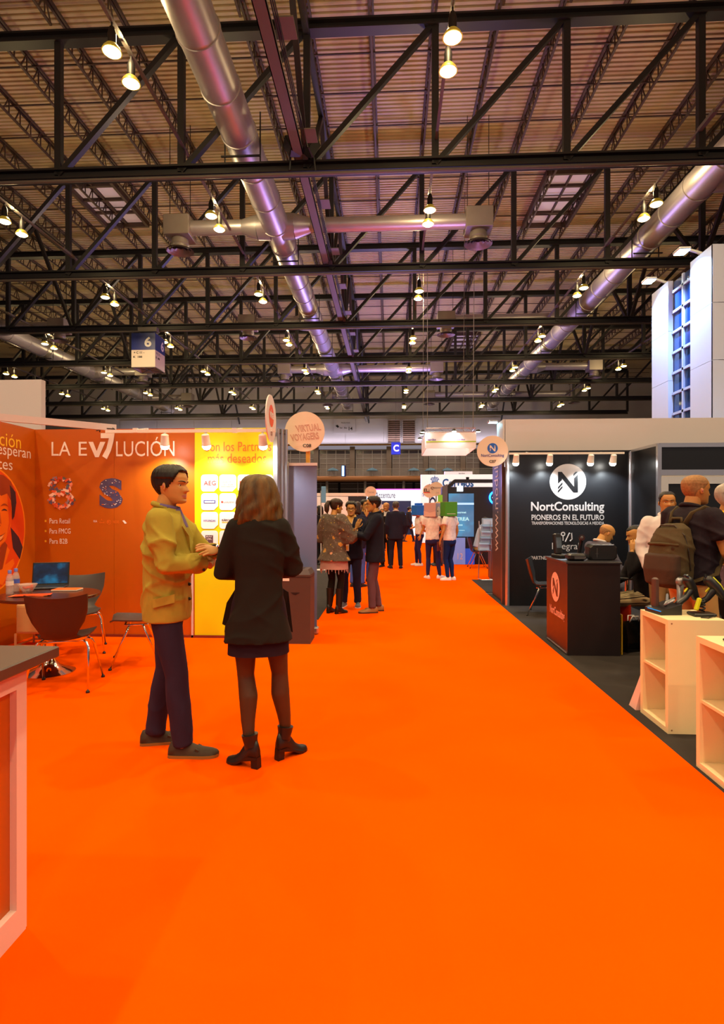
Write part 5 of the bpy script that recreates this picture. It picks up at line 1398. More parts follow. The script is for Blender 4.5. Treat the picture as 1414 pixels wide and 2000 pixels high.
c = A(741, 984, 24); t = thing('flag_sign', 'small pale blue banner with a blue band behind the blazer man', 'sign', (c.x, c.y, 0)); child('panel', MB().box(c, (0.2, 0.02, 0.34)), mat('pale_blue', (170, 196, 226), 0.5), t); child('band', MB().box(c - Y_ * 0.012 + Z_ * 0.04, (0.16, 0.006, 0.08)), M_cor, t); child('pole', MB().lathe([(0.015, 0), (0.015, c.z)], 8, c=(c.x, c.y + 0.03, 0)), M_alu, t); child('foot', MB().lathe([(0.16, 0), (0.15, 0.015)], 16, c=(c.x, c.y + 0.03, 0)), M_alu, t)
# literature stand
t = thing('brochure_rack', 'zigzag brochure rack with clear trays beside the dark counter', 'brochure rack', (2.10, 12.55, 0), 0.1)
mb = MB()
for s in (-1, 1):
    mb.tube([(s * 0.13, -0.15, 0.02), (s * 0.13, 0.12, 0.02), (s * 0.13, 0.10, 0.06), (s * 0.13, 0.0, 0.70), (s * 0.13, 0.05, 1.3)], 0.010, 6)
mb.tube([(-0.13, -0.15, 0.02), (0.13, -0.15, 0.02)], 0.012, 6)
obj('wire_frame', mb, M_alu, t)
M_tray = mat('clear_tray', (170, 200, 230), 0.2, alpha=0.75)
for k in range(5):
    z = 0.66 + 0.13 * k
    tr = obj('tray', MB().box((0.03 * k - 0.04, -0.05 + 0.03 * k, z), (0.26, 0.13, 0.008), M=T((0, 0, 0), 0, 0.0)).box((0.03 * k - 0.04, 0.0 + 0.03 * k, z + 0.09), (0.26, 0.01, 0.18), M=T((0, 0, 0))), M_tray, t)
    obj('brochures', MB().box((0.03 * k - 0.04, -0.02 + 0.03 * k, z + 0.08), (0.21, 0.02, 0.15)), mat('brochure_paper_%d' % (k % 2), ((186, 206, 232), (150, 176, 206))[k % 2], 0.5), tr)
# far chair and table for the seated visitor
t = thing('far_table', 'small table behind the brochure rack', 'table', (3.05, 15.3, 0))
obj('tabletop', MB().box((0, 0, 0.73), (0.6, 0.5, 0.03)), M_white, t); obj('leg', MB().lathe([(0.03, 0.02), (0.03, 0.72)], 10), M_alu, t); obj('base', MB().lathe([(0.24, 0), (0.24, 0.02), (0.04, 0.04)], 20), M_alu, t)
chair('blue shell chair under the seated visitor at the far table', (2.35, 15.35, 0), -1.57, mat('blue_chair', (40, 60, 110), 0.4))
# ================================================================== PEOPLE: builder
def fab(name, c, rough=0.85, var=0.06, bump=0.22, bscale=22.0):
    return mat('cloth_' + name, c, rough, var=var, vscale=5, bump=bump, bscale=bscale, spec=0.2)
M_skin = mat('skin', (196, 142, 80), 0.5, var=0.04, vscale=14, spec=0.35)
M_skin2 = mat('skin_tan', (182, 126, 70), 0.5, var=0.04, vscale=14, spec=0.35)
M_lip = mat('lip', (186, 108, 92), 0.5)
M_eyew = mat('eye_white', (226, 216, 206), 0.3)
M_iris = mat('eye_dark', (30, 20, 14), 0.2)
def hairmat(name, c, var=0.45):
    return mat('hair_' + name, c, 0.5, var=var, vscale=26, stretch=(1, 1, 0.16), bump=0.6, bscale=60, spec=0.4)
H_blk = hairmat('black', (26, 18, 14)); H_brn = hairmat('brown', (88, 64, 22), 0.6); H_dbr = hairmat('dark_brown', (48, 30, 20)); H_gry = hairmat('grey', (120, 96, 72), 0.25); H_sil = hairmat('silver', (176, 164, 156), 0.3)
H_bzz = mat('hair_buzz', (150, 108, 66), 0.7, var=0.25, vscale=60)

def remesh(mb, voxel, smooth=3, wr=0.0):
    me = bpy.data.meshes.new('tmp'); me.from_pydata(mb.v, [], mb.f)
    bm = bmesh.new(); bm.from_mesh(me); bmesh.ops.recalc_face_normals(bm, faces=bm.faces); bm.to_mesh(me); bm.free()
    ob = bpy.data.objects.new('tmp', me)
    r = ob.modifiers.new('r', 'REMESH'); r.mode = 'VOXEL'; r.voxel_size = voxel
    if smooth:
        s = ob.modifiers.new('s', 'SMOOTH'); s.factor = 0.5; s.iterations = smooth
    ev = evaluated(ob)
    n = len(ev.vertices); co = np.empty(n * 3, 'f'); ev.vertices.foreach_get('co', co); co = co.reshape(-1, 3)
    fs = [tuple(p.vertices) for p in ev.polygons]
    if wr:
        nr = np.empty(n * 3, 'f'); ev.vertices.foreach_get('normal', nr); nr = nr.reshape(-1, 3)
        x, y, z = co[:, 0], co[:, 1], co[:, 2]
        p1 = 18 * z + 8 * x + 2.4 * np.sin(6 * y + 5 * z + 1); p2 = 15 * z - 11 * x + 2.2 * np.sin(8 * x - 5 * z + 3 * y); p3 = 26 * y + 12 * z + 9 * x + 2 * np.sin(9 * z)
        k1 = np.clip(1.4 * np.sin(5 * z + 6 * x + 4 * y + 0.7), 0, 1); k2 = np.clip(1.4 * np.sin(-6 * z + 7 * y + 5 * x + 2.1), 0, 1); k3 = np.clip(1.4 * np.sin(7 * z - 8 * x + 1.2), 0, 1)
        d = ((1 - np.abs(np.sin(p1))) ** 2 * k1 + (1 - np.abs(np.sin(p2))) ** 2 * k2 + 0.7 * (1 - np.abs(np.sin(p3))) ** 2 * k3) * 2.4 - 0.5
        co = co + nr * (d * wr)[:, None]
    bpy.data.objects.remove(ob); bpy.data.meshes.remove(me)
    return co, fs
def ring(c, rx, ry, n=28, e=2.3, tw=0.0):
    out = []
    for i in range(n):
        a = 2 * math.pi * i / n; ca, sa = math.cos(a), math.sin(a)
        x = rx * math.copysign(abs(ca) ** (2 / e), ca); y = ry * math.copysign(abs(sa) ** (2 / e), sa)
        if tw: x, y = x * math.cos(tw) - y * math.sin(tw), x * math.sin(tw) + y * math.cos(tw)
        out.append((c[0] + x, c[1] + y, c[2]))
    return out
def ik(a, b, l1, l2, pole):
    a, b = Vector(a), Vector(b); d = b - a; L = min(d.length, (l1 + l2) * 0.999)
    u = d.normalized(); x = (l1 * l1 - l2 * l2 + L * L) / (2 * L); h = math.sqrt(max(0, l1 * l1 - x * x))
    p = Vector(pole); p = (p - u * p.dot(u)).normalized()
    return a + u * x + p * h
# head profile: z, front, back, half width in units of the head height
HP = np.array([(0.0, 0.30, 0.02, 0.10), (0.03, 0.385, -0.06, 0.155), (0.08, 0.41, -0.12, 0.20), (0.15, 0.40, -0.18, 0.238), (0.22, 0.395, -0.24, 0.262), (0.32, 0.40, -0.34, 0.288), (0.42, 0.395, -0.41, 0.31), (0.50, 0.39, -0.44, 0.322),
               (0.58, 0.415, -0.46, 0.33), (0.70, 0.405, -0.47, 0.335), (0.80, 0.36, -0.44, 0.32), (0.88, 0.28, -0.37, 0.278), (0.94, 0.19, -0.27, 0.21), (0.98, 0.10, -0.16, 0.125), (1.0, 0.02, -0.05, 0.03)])
def head_surf(th, z, feat=True):
    f = np.interp(z, HP[:, 0], HP[:, 1]); b = np.interp(z, HP[:, 0], HP[:, 2]); w = np.interp(z, HP[:, 0], HP[:, 3])
    cy = (f + b) / 2; hy = (f - b) / 2
    s, c = math.sin(th), math.cos(th); e = 2.35
    x = w * math.copysign(abs(s) ** (2 / e), s); y = cy + hy * math.copysign(abs(c) ** (2 / e), c)
    if feat and c > 0:
        g = lambda x0, z0, sx, sz: math.exp(-((x - x0) / sx) ** 2 - ((z - z0) / sz) ** 2)
        d = 0
        if z < 0.58:
            t = min(1, max(0, (0.56 - z) / 0.21)); fall = 1.0 if z > 0.335 else max(0, 1 - (0.335 - z) / 0.045)
            d += (0.012 + 0.115 * t ** 1.25) * math.exp(-(x / (0.032 + 0.036 * t)) ** 2) * fall
        for sx in (-1, 1):
            d += -0.045 * g(sx * 0.135, 0.49, 0.075, 0.045) + 0.018 * g(sx * 0.12, 0.575, 0.10, 0.03) + 0.014 * g(sx * 0.19, 0.38, 0.08, 0.07)
        d += 0.024 * g(0, 0.222, 0.085, 0.017) + 0.028 * g(0, 0.175, 0.075, 0.02) - 0.012 * g(0, 0.198, 0.09, 0.010) - 0.02 * g(0, 0.125, 0.08, 0.022) + 0.02 * g(0, 0.06, 0.09, 0.05)
        y += d
    return x, y
def zgrid(n):
    return [0.5 - 0.5 * math.cos(math.pi * k / n) for k in range(n + 1)]
def head_geo(hh, lod):
    n, k = ((64, 56), (40, 36), (28, 24))[lod]
    zs = sorted(set([0.5 * z + 0.5 * i / k for i, z in enumerate(zgrid(k))]))
    V = []; F = []; S = []
    for z in zs:
        for i in range(n):
            th = 2 * math.pi * i / n
            if th > math.pi: th -= 2 * math.pi
            th = th * (0.72 + 0.28 * abs(th) / math.pi)      # finer towards the face
            x, y = head_surf(th, z); V.append((x * hh, y * hh, z * hh))
    for a in range(len(zs) - 1):
        for i in range(n):
            j = (i + 1) % n; F.append((a * n + i, a * n + j, (a + 1) * n + j, (a + 1) * n + i))
            zc = (zs[a] + zs[a + 1]) / 2; xm_ = (V[a * n + i][0] + V[a * n + j][0]) / 2 / hh; ym_ = V[a * n + i][1] / hh
            S.append(1 if (ym_ > 0.2 and 0.158 < zc < 0.238 and abs(xm_) < 0.125 * (1 - ((zc - 0.198) / 0.05) ** 2 * 0.5)) else 0)
    F.append(tuple(range(n))); S.append(0); F.append(tuple((len(zs) - 1) * n + i for i in range(n))); S.append(0)
    return V, F, S
HAIRLINE = {'short': [(0, .80), (30, .80), (48, .70), (62, .56), (74, .44), (82, .36), (92, .40), (100, .46), (112, .34), (130, .20), (180, .15)],
            'receding': [(0, .90), (25, .93), (45, .84), (62, .66), (76, .52), (84, .42), (96, .44), (112, .34), (130, .20), (180, .15)],
            'fringe': [(0, 1.2), (60, 1.2), (75, .60), (96, .46), (112, .36), (130, .22), (180, .16)],
            'full': [(0, .74), (30, .72), (48, .58), (62, .46), (76, .36), (96, .30), (112, .24), (130, .16), (180, .10)]}
def hair_cap(hh, kind, thick, lod, top=None):
    n, k = ((56, 44), (36, 30), (24, 20))[lod]
    L = HAIRLINE[kind]; xs = [a for a, _ in L]; ys = [b for _, b in L]
    P = []
    for q in range(k + 1):
        z = 0.04 + 0.97 * q / k
        zz = min(z, 0.985)
        r = []
        for i in range(n):
            th = 2 * math.pi * i / n
            if th > math.pi: th -= 2 * math.pi
            x, y = head_surf(th, zz, False)
            zl = np.interp(abs(math.degrees(th)), xs, ys)
            if top is not None and zz > top: zl = max(zl, 2)
            t = min(1, max(0, (z - zl) / 0.06)); t = t * t * (3 - 2 * t)
            d = -0.06 + t * (0.06 + thick * (0.75 + 0.5 * zz + 0.10 * math.sin(9 * th + 6 * z) + 0.08 * math.sin(17 * th - 9 * z)))
            if 66 < abs(math.degrees(th)) < 112 and zz < 0.66: d *= 0.35 if d > 0 else 1
            cy = -0.03
            l = math.hypot(x, y - cy) + 1e-6
            r.append(((x + x / l * d) * hh, (y + (y - cy) / l * d) * hh, (zz + max(0, d) * max(0, zz - 0.72) * 2.6 + (min(0, d)) * max(0, zz - 0.72) * 2) * hh))
        P.append(r)
    return MB().rings(P)
def hair_long(hh, lod, length=-0.42, wide=1.0, wave=0.03, part=0.0, front=0.16):
    prof = [(1.055, 0.05, -0.10, -0.0), (1.035, 0.17, -0.24, 0.12), (0.98, 0.275, -0.38, 0.23), (0.90, 0.345, -0.48, 0.34), (0.80, 0.385, -0.53, 0.40), (0.72, 0.40, -0.55, 0.30), (0.60, 0.42, -0.56, front), (0.42, 0.44, -0.57, front), (0.22, 0.47, -0.56, front), (0.0, 0.50, -0.54, front), (-0.2, 0.52, -0.50, front), (length + 0.08, 0.52, -0.47, front - 0.04), (length, 0.46, -0.42, front - 0.1), (length - 0.05, 0.30, -0.34, front - 0.2)]
    n = (72, 48, 32)[lod]; P = []
    pr = np.array(prof)
    zz = [1.055 + (length - 0.05 - 1.055) * i / 34 for i in range(35)]
    for z in zz:
        w = np.interp(-z, -pr[:, 0], pr[:, 1]) * wide; b = np.interp(-z, -pr[:, 0], pr[:, 2]); f = np.interp(-z, -pr[:, 0], pr[:, 3])
        r = []
        g = min(1, max(0, (0.95 - z)))
        for i in range(n):
            th = 2 * math.pi * i / n
            d = 1 + wave * g * (math.sin(7 * th + 5 * math.sin(3.1 * z) + 2) + 0.8 * math.sin(13 * th + 9 * z) + 0.7 * math.sin(23 * th - 6 * z))
            x = w * math.sin(th) * d; y = (f + b) / 2 + (f - b) / 2 * math.cos(th) * d
            r.append((x * hh, y * hh, (z + wave * 1.5 * g * g * math.sin(5 * th + 1)) * hh))
        P.append(r)
    return MB().rings(P)

HANDS = {}
def hand_geo(curl):
    """right hand: wrist at 0, fingers along +X, back of the hand +Z, thumb towards +Y"""
    if curl not in HANDS:
        mb = MB()
        mb.rings([[(x, y * w, z * t) for y, z in [(math.cos(2 * math.pi * i / 14), math.sin(2 * math.pi * i / 14)) for i in range(14)]] for x, w, t in ((-0.03, 0.026, 0.021), (0.0, 0.027, 0.02), (0.03, 0.036, 0.018), (0.07, 0.041, 0.015), (0.092, 0.039, 0.012), (0.10, 0.034, 0.009))])
        for yb, L, r in ((0.029, 0.070, 0.0088), (0.010, 0.079, 0.0092), (-0.009, 0.073, 0.0088), (-0.027, 0.057, 0.0078)):
            p = Vector((0.088, yb, 0.0)); a = -curl * 0.5; pts = [p - X_ * 0.02, p]; 
            for f in (0.45, 0.31, 0.24):
                p = p + Vector((math.cos(a), 0.06 * math.copysign(1, yb) * (1 - curl), math.sin(a))) * (L * f); pts.append(p); a -= curl * 0.8
            mb.tube(pts, [r, r, r * 0.96, r * 0.9, r * 0.8], 8, round_ends=True)
        p = Vector((0.022, 0.028, -0.004)); pts = [p - Vector((0.01, 0.01, 0)), p, p + Vector((0.026, 0.026, -0.012)), p + Vector((0.055, 0.036, -0.02 - 0.01 * curl)), p + Vector((0.08, 0.036 - 0.012 * curl, -0.026 - 0.02 * curl))]
        mb.tube(pts, [0.012, 0.0125, 0.0108, 0.0098, 0.008], 8, round_ends=True)
        HANDS[curl] = remesh(mb, 0.0036, 2)
    return HANDS[curl]
def shoe_geo(kind, sc=1.0, heel=0.0):
    """ankle above 0, toe along +Y; returns upper, sole builders"""
    st = {'shoe': [(-0.082, .022, .055), (-0.070, .033, .085), (-0.03, .038, .098), (0.03, .040, .088), (0.075, .044, .066), (0.12, .047, .054), (0.165, .043, .046), (0.192, .030, .038), (0.205, .012, .028)],
          'sneaker': [(-0.085, .026, .060), (-0.072, .035, .085), (-0.02, .039, .098), (0.04, .042, .088), (0.10, .047, .066), (0.15, .046, .056), (0.18, .036, .048), (0.195, .015, .036)],
          'boot': [(-0.078, .024, .09), (-0.066, .033, .12), (-0.02, .037, .13), (0.03, .038, .11), (0.075, .042, .070), (0.115, .043, .056), (0.15, .037, .046), (0.172, .026, .036), (0.18, .010, .028)]}[kind]
    up = MB(); so = MB(); P = []; Q0 = []; Q1 = []; n = 14
    def lift(y):
        return heel * min(1, max(0, (0.10 - y) / 0.11))
    for y, w, h in st:
        r = []
        for i in range(n):
            a = 2 * math.pi * i / n; x = w * math.cos(a); z = math.sin(a)
            z = (0.016 + (h - 0.016) * (z if z > 0 else 0)) if z > 0 else 0.016 + 0.006 * z
            if z > 0.016: x *= 1 - 0.35 * ((z - 0.016) / h) ** 2
            r.append((x * sc, y * sc, (z + lift(y)) * sc))
        P.append(r)
    up.rings(P)
    out = [(w * 1.06, y) for y, w, h in st]; poly = [(x, y) for x, y in out] + [(-x, y) for x, y in reversed(out)]
    so.rings([[(x * sc, y * sc, (0.0 + lift(y)) * sc) for x, y in poly], [(x * sc, y * sc, (0.017 + lift(y)) * sc) for x, y in poly]])
    if heel:
        so.rings([[(x * sc * 0.9, (y0 + dy) * sc, zz * sc) for x, dy in ((-0.026, -0.03), (0.026, -0.03), (0.028, 0.02), (-0.028, 0.02))] for zz, y0 in ((0.0, -0.055), (heel + 0.012, -0.05))])
    else:
        so.box((0, -0.05 * sc, 0.006 * sc), (0.06 * sc, 0.06 * sc, 0.012 * sc))
    return up, so

def person(label, at, rz, H=1.75, female=False, feet=((-0.1, 0, 0.1), (0.1, 0, -0.1)), arms=None, head=(0, 0), top=None, legs=None, shoe=None, hair=None, skin=M_skin, lod=1, lean=(0, 0.0), seat=None,
           group=None, glasses=False, coat_open=False, wide=1.0, brow=None, facedown=0.0):
    s = (H - (shoe or {}).get('heel', 0.0)) / 1.75
    hs = 0.86 if female else 1.0
    voxel = (0.010, 0.014, 0.020)[lod]
    t = thing('person', label, 'person', (at[0], at[1], 0), rz, group)
    hh = 0.232 * s if not female else 0.222 * s
    dz = (shoe or {}).get('heel', 0.0)
    if seat is not None: dz = seat + 0.10 - 0.93 * s
    lx, ly = lean
    def sp(z):      # spine offset at standing height z
        k = min(1.25, max(0, (z - 0.93) / 0.5)); return Vector((lx * k, ly * k, 0))
    def J(x, y, z): p = Vector((x, y, z)) * s + sp(z); p.z += dz; return p
    # legs
    hips = [J(-0.088 * hs ** 0.3, 0, 0.90), J(0.088 * hs ** 0.3, 0, 0.90)]
    heel = (shoe or {}).get('heel', 0.0)
    ank = []; kn = []
    for k in (0, 1):
        f = feet[k]
        hz = f[3] if len(f) > 3 else 0.0
        a = Vector((f[0], f[1], 0.085 * s + heel + hz)); ank.append(a)
        hd = f[2]; fw = Vector((-math.sin(hd), math.cos(hd), 0))
        if seat is None: kn.append(ik(hips[k], a, 0.418 * s, 0.405 * s, fw * 0.25 + Vector((0, 1, 0))))
        else: kn.append(ik(hips[k], a, 0.44 * s, 0.42 * s, Vector((fw.x * 0.3, fw.y, 1.2))))
    sh = [J(-0.185 * hs * wide, -0.012, 1.43), J(0.185 * hs * wide, -0.012, 1.43)]
    arms = arms or {}
    AR = []
    for k, key in enumerate('LR'):
        sg = -1 if k == 0 else 1
        a = arms.get(key) or ((sg * 0.235, -0.03, 1.135), (sg * 0.235, 0.07, 0.885), (0, 0.2, -1), (sg, 0.1, 0))
        e = J(*a[0]); w = J(*a[1])
        if seat is not None and a[0][2] < 0.93: e = Vector(a[0]) * s; w = Vector(a[1]) * s
        hd = Vector(a[2]).normalized() if len(a) > 2 else (w - e).normalized()
        pn = Vector(a[3]) if len(a) > 3 else Vector((sg, 0, 0.2))
        AR.append((sh[k], e, w, hd, pn, a[4] if len(a) > 4 else 0.35))
    nk = J(0, -0.02, 1.47); ho = J(0, 0.0, 1.75) - Vector((0, 0, hh)); ho += Vector((0, 0.028 * s, 0))
    Hr = Euler((0, 0, head[0])).to_matrix() @ Euler((head[1], 0, 0)).to_matrix()
    piv = Vector((0, -0.10 * hh, 0.12 * hh))
    Mh = Matrix.Translation(ho + piv) @ Hr.to_4x4() @ Matrix.Translation(-piv)
    # ---- body: one mesh
    g = 0.90
    b = MB()
    tr = [(0.86, .130, .09, 0), (0.93, .140, .095, 0), (1.02, .135, .092, 0), (1.12, .14, .10, .005), (1.25, .165, .112, .005), (1.36, .175, .105, 0), (1.42, .16, .085, -.01), (1.47, .075, .062, -.018), (1.50, .058, .058, -.016)]
    b.rings([[tuple(Vector(q)) for q in ring(tuple(J(0, cy, z)), w * hs * s * (1.06 if (female and z < 1.0) else 1), d * hs * s, 24)] for z, w, d, cy in tr])
    hb = Mh @ Vector((0, -0.07 * hh, 0.24 * hh))
    nr = (0.060 if not female else 0.050) * s
    b.tube([nk - Z_ * 0.05, nk, hb], [nr * 1.12, nr * 1.02, nr * 0.98], 16, round_ends=True)
    fl = (1.0 if not female else 0.95) * s
    for k in (0, 1):
        lg = 1.14 if (female and (legs or {}).get('skin_z')) else 1.0
        calf = kn[k].lerp(ank[k], 0.32)
        fw = Vector((-math.sin(feet[k][2]), math.cos(feet[k][2]), 0))
        b.tube([hips[k], hips[k].lerp(kn[k], 0.5), kn[k], calf - fw * 0.012, kn[k].lerp(ank[k], 0.7), ank[k], ank[k] - Z_ * 0.04], [.074 * fl, .061 * fl * (lg ** 2), .050 * fl * lg, .056 * fl * lg, .041 * fl * lg, .034 * fl, .034 * fl], 14, round_ends=True)
        S_, e, w, hd, pn, cu = AR[k]
        b.tube([S_.lerp(e, 0.10) + Vector((0.02 if k == 0 else -0.02, 0, 0)), S_.lerp(e, 0.5), e, e.lerp(w, 0.3), w], [.044 * fl, .044 * fl, .037 * fl, .039 * fl, .026 * fl], 12, round_ends=True)
    co, fs = remesh(b, voxel * 1.15, 3)
    body = MB(); 
    tz = (legs or {}).get('skin_z')
    sl = [0] * len(fs)
    if tz is not None:
        zc = co[:, 2]; sl = [5 if zc[f[0]] < tz else 0 for f in fs]
    body.add(co.tolist(), fs, sl)
    V, F, S = head_geo(hh, lod)
    body.add([Mh @ Vector(v) for v in V], F, S)
    for sx in (-1, 1):       # ears, eyes, brows
        E = Mh @ T((sx * 0.338 * hh, -0.03 * hh, 0.45 * hh), sx * -0.42, 0.12)
        body.sphere((0, 0, 0), (0.026 * hh, 0.062 * hh, 0.105 * hh), 12, 8, 0, E)
        body.sphere((sx * 0.012 * hh, 0.01 * hh, 0.01 * hh), (0.026 * hh, 0.034 * hh, 0.062 * hh), 10, 6, 1, E)
        ex, ez = 0.133, 0.49
        ey = head_surf(0.36, ez)[1] - 0.022
        body.sphere((sx * ex * hh, ey * hh, ez * hh), (0.058 * hh, 0.034 * hh, 0.026 * hh), 12, 8, 3, Mh)
        body.sphere((sx * ex * hh, (ey + 0.018) * hh, ez * hh), (0.026 * hh, 0.022 * hh, 0.024 * hh), 10, 8, 4, Mh)
        pts = []
        for q in range(5):
            xx = 0.055 + 0.045 * q; zz = 0.575 + 0.022 * math.sin(q / 4 * 2.6)
            th_ = math.asin(min(0.99, xx / 0.335)); yy = head_surf(th_ * 0.96, zz)[1] + 0.004
            pts.append(Mh @ Vector((sx * xx * hh, yy * hh, zz * hh)))
        body.tube(pts, [0.010 * hh, 0.016 * hh, 0.016 * hh, 0.013 * hh, 0.006 * hh], 6, 2, round_ends=True)
    for k in (0, 1):
        S_, e, w, hd, pn, cu = AR[k]
        sg = -1 if k == 0 else 1
        z = (pn - hd * pn.dot(hd)).normalized(); y = z.cross(hd)
        if k == 0: y = -y
        Mx = Matrix.Identity(4); hsx = (0.98 if not female else 0.88) * s
        for i, ax in enumerate((hd, y, z)):
            Mx[0][i], Mx[1][i], Mx[2][i] = ax * hsx
        Mx.translation = w
        hc, hf = hand_geo(cu)
        body.add([Mx @ Vector(q) for q in hc.tolist()], hf, 0)
    bm_ = brow or (hair or {}).get('m', H_blk)
    obj('body', body, [skin, M_lip, bm_, M_eyew, M_iris, (legs or {}).get('tights', skin)], t, True)
    # ---- hair
    if hair:
        k = hair['kind']
        if k == 'bob': hb_ = hair_long(hh, lod, hair.get('len', -0.42), hair.get('wide', 1.0), hair.get('wave', 0.03), front=hair.get('front', 0.16))
        else: hb_ = hair_cap(hh, k if k in HAIRLINE else 'full', hair.get('thick', 0.06), lod, hair.get('top'))
        if k == 'pony':
            hb_.tube([(0, -0.50 * hh, 0.72 * hh), (0, -0.66 * hh, 0.66 * hh), (0.02 * hh, -0.74 * hh, 0.40 * hh), (0.05 * hh, -0.70 * hh, 0.05 * hh), (0.05 * hh, -0.62 * hh, -0.12 * hh)], [0.09 * hh, 0.14 * hh, 0.19 * hh, 0.17 * hh, 0.05 * hh], 14, round_ends=True)
        hb_.v = [tuple(Mh @ Vector(v)) for v in hb_.v]
        obj('hair', hb_, hair['m'], t, True)
    # ---- legwear
    if legs and legs['kind'] in ('trousers', 'leggings', 'short_skirt'):
        if legs['kind'] == 'short_skirt':
            z0 = legs['hem']; mb = MB()
            mb.rings([ring(tuple(J(0, 0, z)), w * s, d * s, 32, 2.2) for z, w, d in ((1.05, .135, .10), (0.95, .165, .125), (0.85, .182, .135), (z0 / s, legs.get('w', .185), .14))])
            obj('skirt', mb, legs['m'], t, 60)
        else:
            mb = MB(); tight = legs['kind'] == 'leggings'; a = legs.get('fit', 1.0)
            r = (.088, .074, .056, .058, .040) if tight else (.096 * a, .085 * a, .070 * a, .068 * a, .060 * a)
            mb.rings([ring(tuple(J(0, cy, z)), w * hs ** 0.5 * s, d * s, 26) for z, w, d, cy in ((1.04, .150, .108, 0), (0.98, .162, .115, 0), (0.90, .175, .122, -.008), (0.84, .165, .112, -.008), (0.80, .12, .08, 0))])
            for k in (0, 1):
                A_ = ank[k] + Z_ * (0.0 if not tight else 0.0); hp = hips[k]
                fw = Vector((-math.sin(feet[k][2]), math.cos(feet[k][2]), 0))
                end = A_ + Z_ * legs.get('lift', -0.02 * s)
                mb.tube([hp, hp.lerp(kn[k], 0.5) - fw * 0.005, kn[k], kn[k].lerp(ank[k], 0.35) - fw * (0.012 if tight else 0.008), kn[k].lerp(ank[k], 0.75), end], [r[0] * s, r[1] * s, r[2] * s, r[3] * s, (r[3] + r[4]) / 2 * s, r[4] * s], 18, cap=True)
            co, fs = remesh(mb, voxel, 3, 0.0022 if lod < 2 and not tight else 0.0)
            obj('trousers' if not tight else 'leggings', MB().add(co.tolist(), fs), legs['m'], t, True, fix=False)
    # ---- footwear
    if shoe:
        for k in (0, 1):
            hz = feet[k][3] if len(feet[k]) > 3 else 0.0
            up, so = shoe_geo(shoe['kind'], s * (0.92 if female else 1.04), heel)
            if shoe.get('shaft'):
                up.tube([(0, -0.02 * s, 0.06 * s + heel), (0, -0.01 * s, (0.06 + shoe['shaft'] * 0.5) * s + heel), (0, -0.005, (0.06 + shoe['shaft']) * s + heel)], [0.040 * s, 0.045 * s, 0.052 * s], 14)
            Mf = T((feet[k][0], feet[k][1], hz), feet[k][2], shoe.get('tilt', (0, 0))[k])
            for q in (up, so): q.v = [tuple(Mf @ Vector(v)) for v in q.v]
            sho = obj('boot' if shoe['kind'] == 'boot' else 'shoe', up, shoe['m'], t, 60)
            obj('sole', so, shoe.get('sole', M_black), sho)
            if shoe.get('buckle'):
                bk = MB(); z = 0.115 * s + heel
                bx = shoe['buckle'][k]
                for aa, bb in (((-1, -1), (1, -1)), ((1, -1), (1, 1)), ((1, 1), (-1, 1)), ((-1, 1), (-1, -1))):
                    bk.bar((bx[0] + 0.014 * aa[0] * bx[2], bx[1] + 0.014 * aa[0] * bx[3], z + 0.016 * aa[1]), (bx[0] + 0.014 * bb[0] * bx[2], bx[1] + 0.014 * bb[0] * bx[3], z + 0.016 * bb[1]), 0.005)
                bk.v = [tuple(Mf @ Vector(v)) for v in bk.v]; obj('buckle', bk, mat('pale_gold', (236, 206, 160), 0.2, metal=0.9), sho)
    # ---- upper clothing
    if top:
        mb = MB(); w_ = top.get('w', 1.0); hem = top.get('hem', 0.78); fl_ = top.get('flare', 0.0); dd = top.get('d', 1.0)
        prof = [(1.505, .066, .066, -.014), (1.475, .115, .082, -.016), (1.435, .185, .104, -.012), (1.37, .205, .124, 0), (1.25, .202, .134, .004), (1.12, .188, .130, .004), (1.02, .186, .130, 0), (0.92, .194, .134, 0)]
        if female: prof = [(1.50, .058, .058, -.014), (1.47, .10, .072, -.016), (1.43, .175, .098, -.012), (1.36, .196, .118, 0), (1.25, .196, .132, .008), (1.12, .180, .120, .004), (1.02, .182, .124, 0), (0.92, .200, .134, 0)]
        hz = max(hem, 0.3)
        if hz < 0.90:
            for q in (0.5, 1.0):
                z = 0.92 + (hz - 0.92) * q; prof.append((z, prof[7][1] + fl_ * q + 0.004 * q, prof[7][2] + 0.7 * fl_ * q, 0))
        else: prof = [p for p in prof if p[0] > hz] + [(hz, .19, .13, 0)]
        hx = (1.0 if not female else 0.93) * w_
        mb.rings([ring(tuple(J(0, cy, z)), w * hx * wide * s, d * dd * (1.0 if not female else 0.95) * s, 32, 2.4) for z, w, d, cy in prof])
        r0, r1, r2 = top.get('sleeve', (.080, .064, .048))
        for k in (0, 1):
            S_, e, w, hd, pn, cu = AR[k]
            S2 = S_ + Vector(((0.012 if k == 0 else -0.012), 0, -0.012)) * s
            mb.sphere(tuple(S2), r0 * 0.98 * s, 16, 10)
            if top.get('short'):
                mb.tube([S2, S_.lerp(e, 0.4), S_.lerp(e, top['short'])], [r0 * s, r1 * 1.06 * s, r1 * 1.02 * s], 16, round_ends=False)
            else:
                end = e.lerp(w, top.get('cuff', 0.93))
                mb.tube([S2, S_.lerp(e, 0.5), e, e.lerp(w, 0.5), end], [r0 * s, (r0 + r1) / 2 * s, r1 * s, (r1 + r2) / 2 * s, r2 * s], 18, round_ends=False)
        co, fs = remesh(mb, voxel, 3, top.get('wr', 0.003) if lod < 2 else 0.0)
        jk = obj(top.get('name', 'jacket'), MB().add(co.tolist(), fs), top['m'], t, True, fix=False)
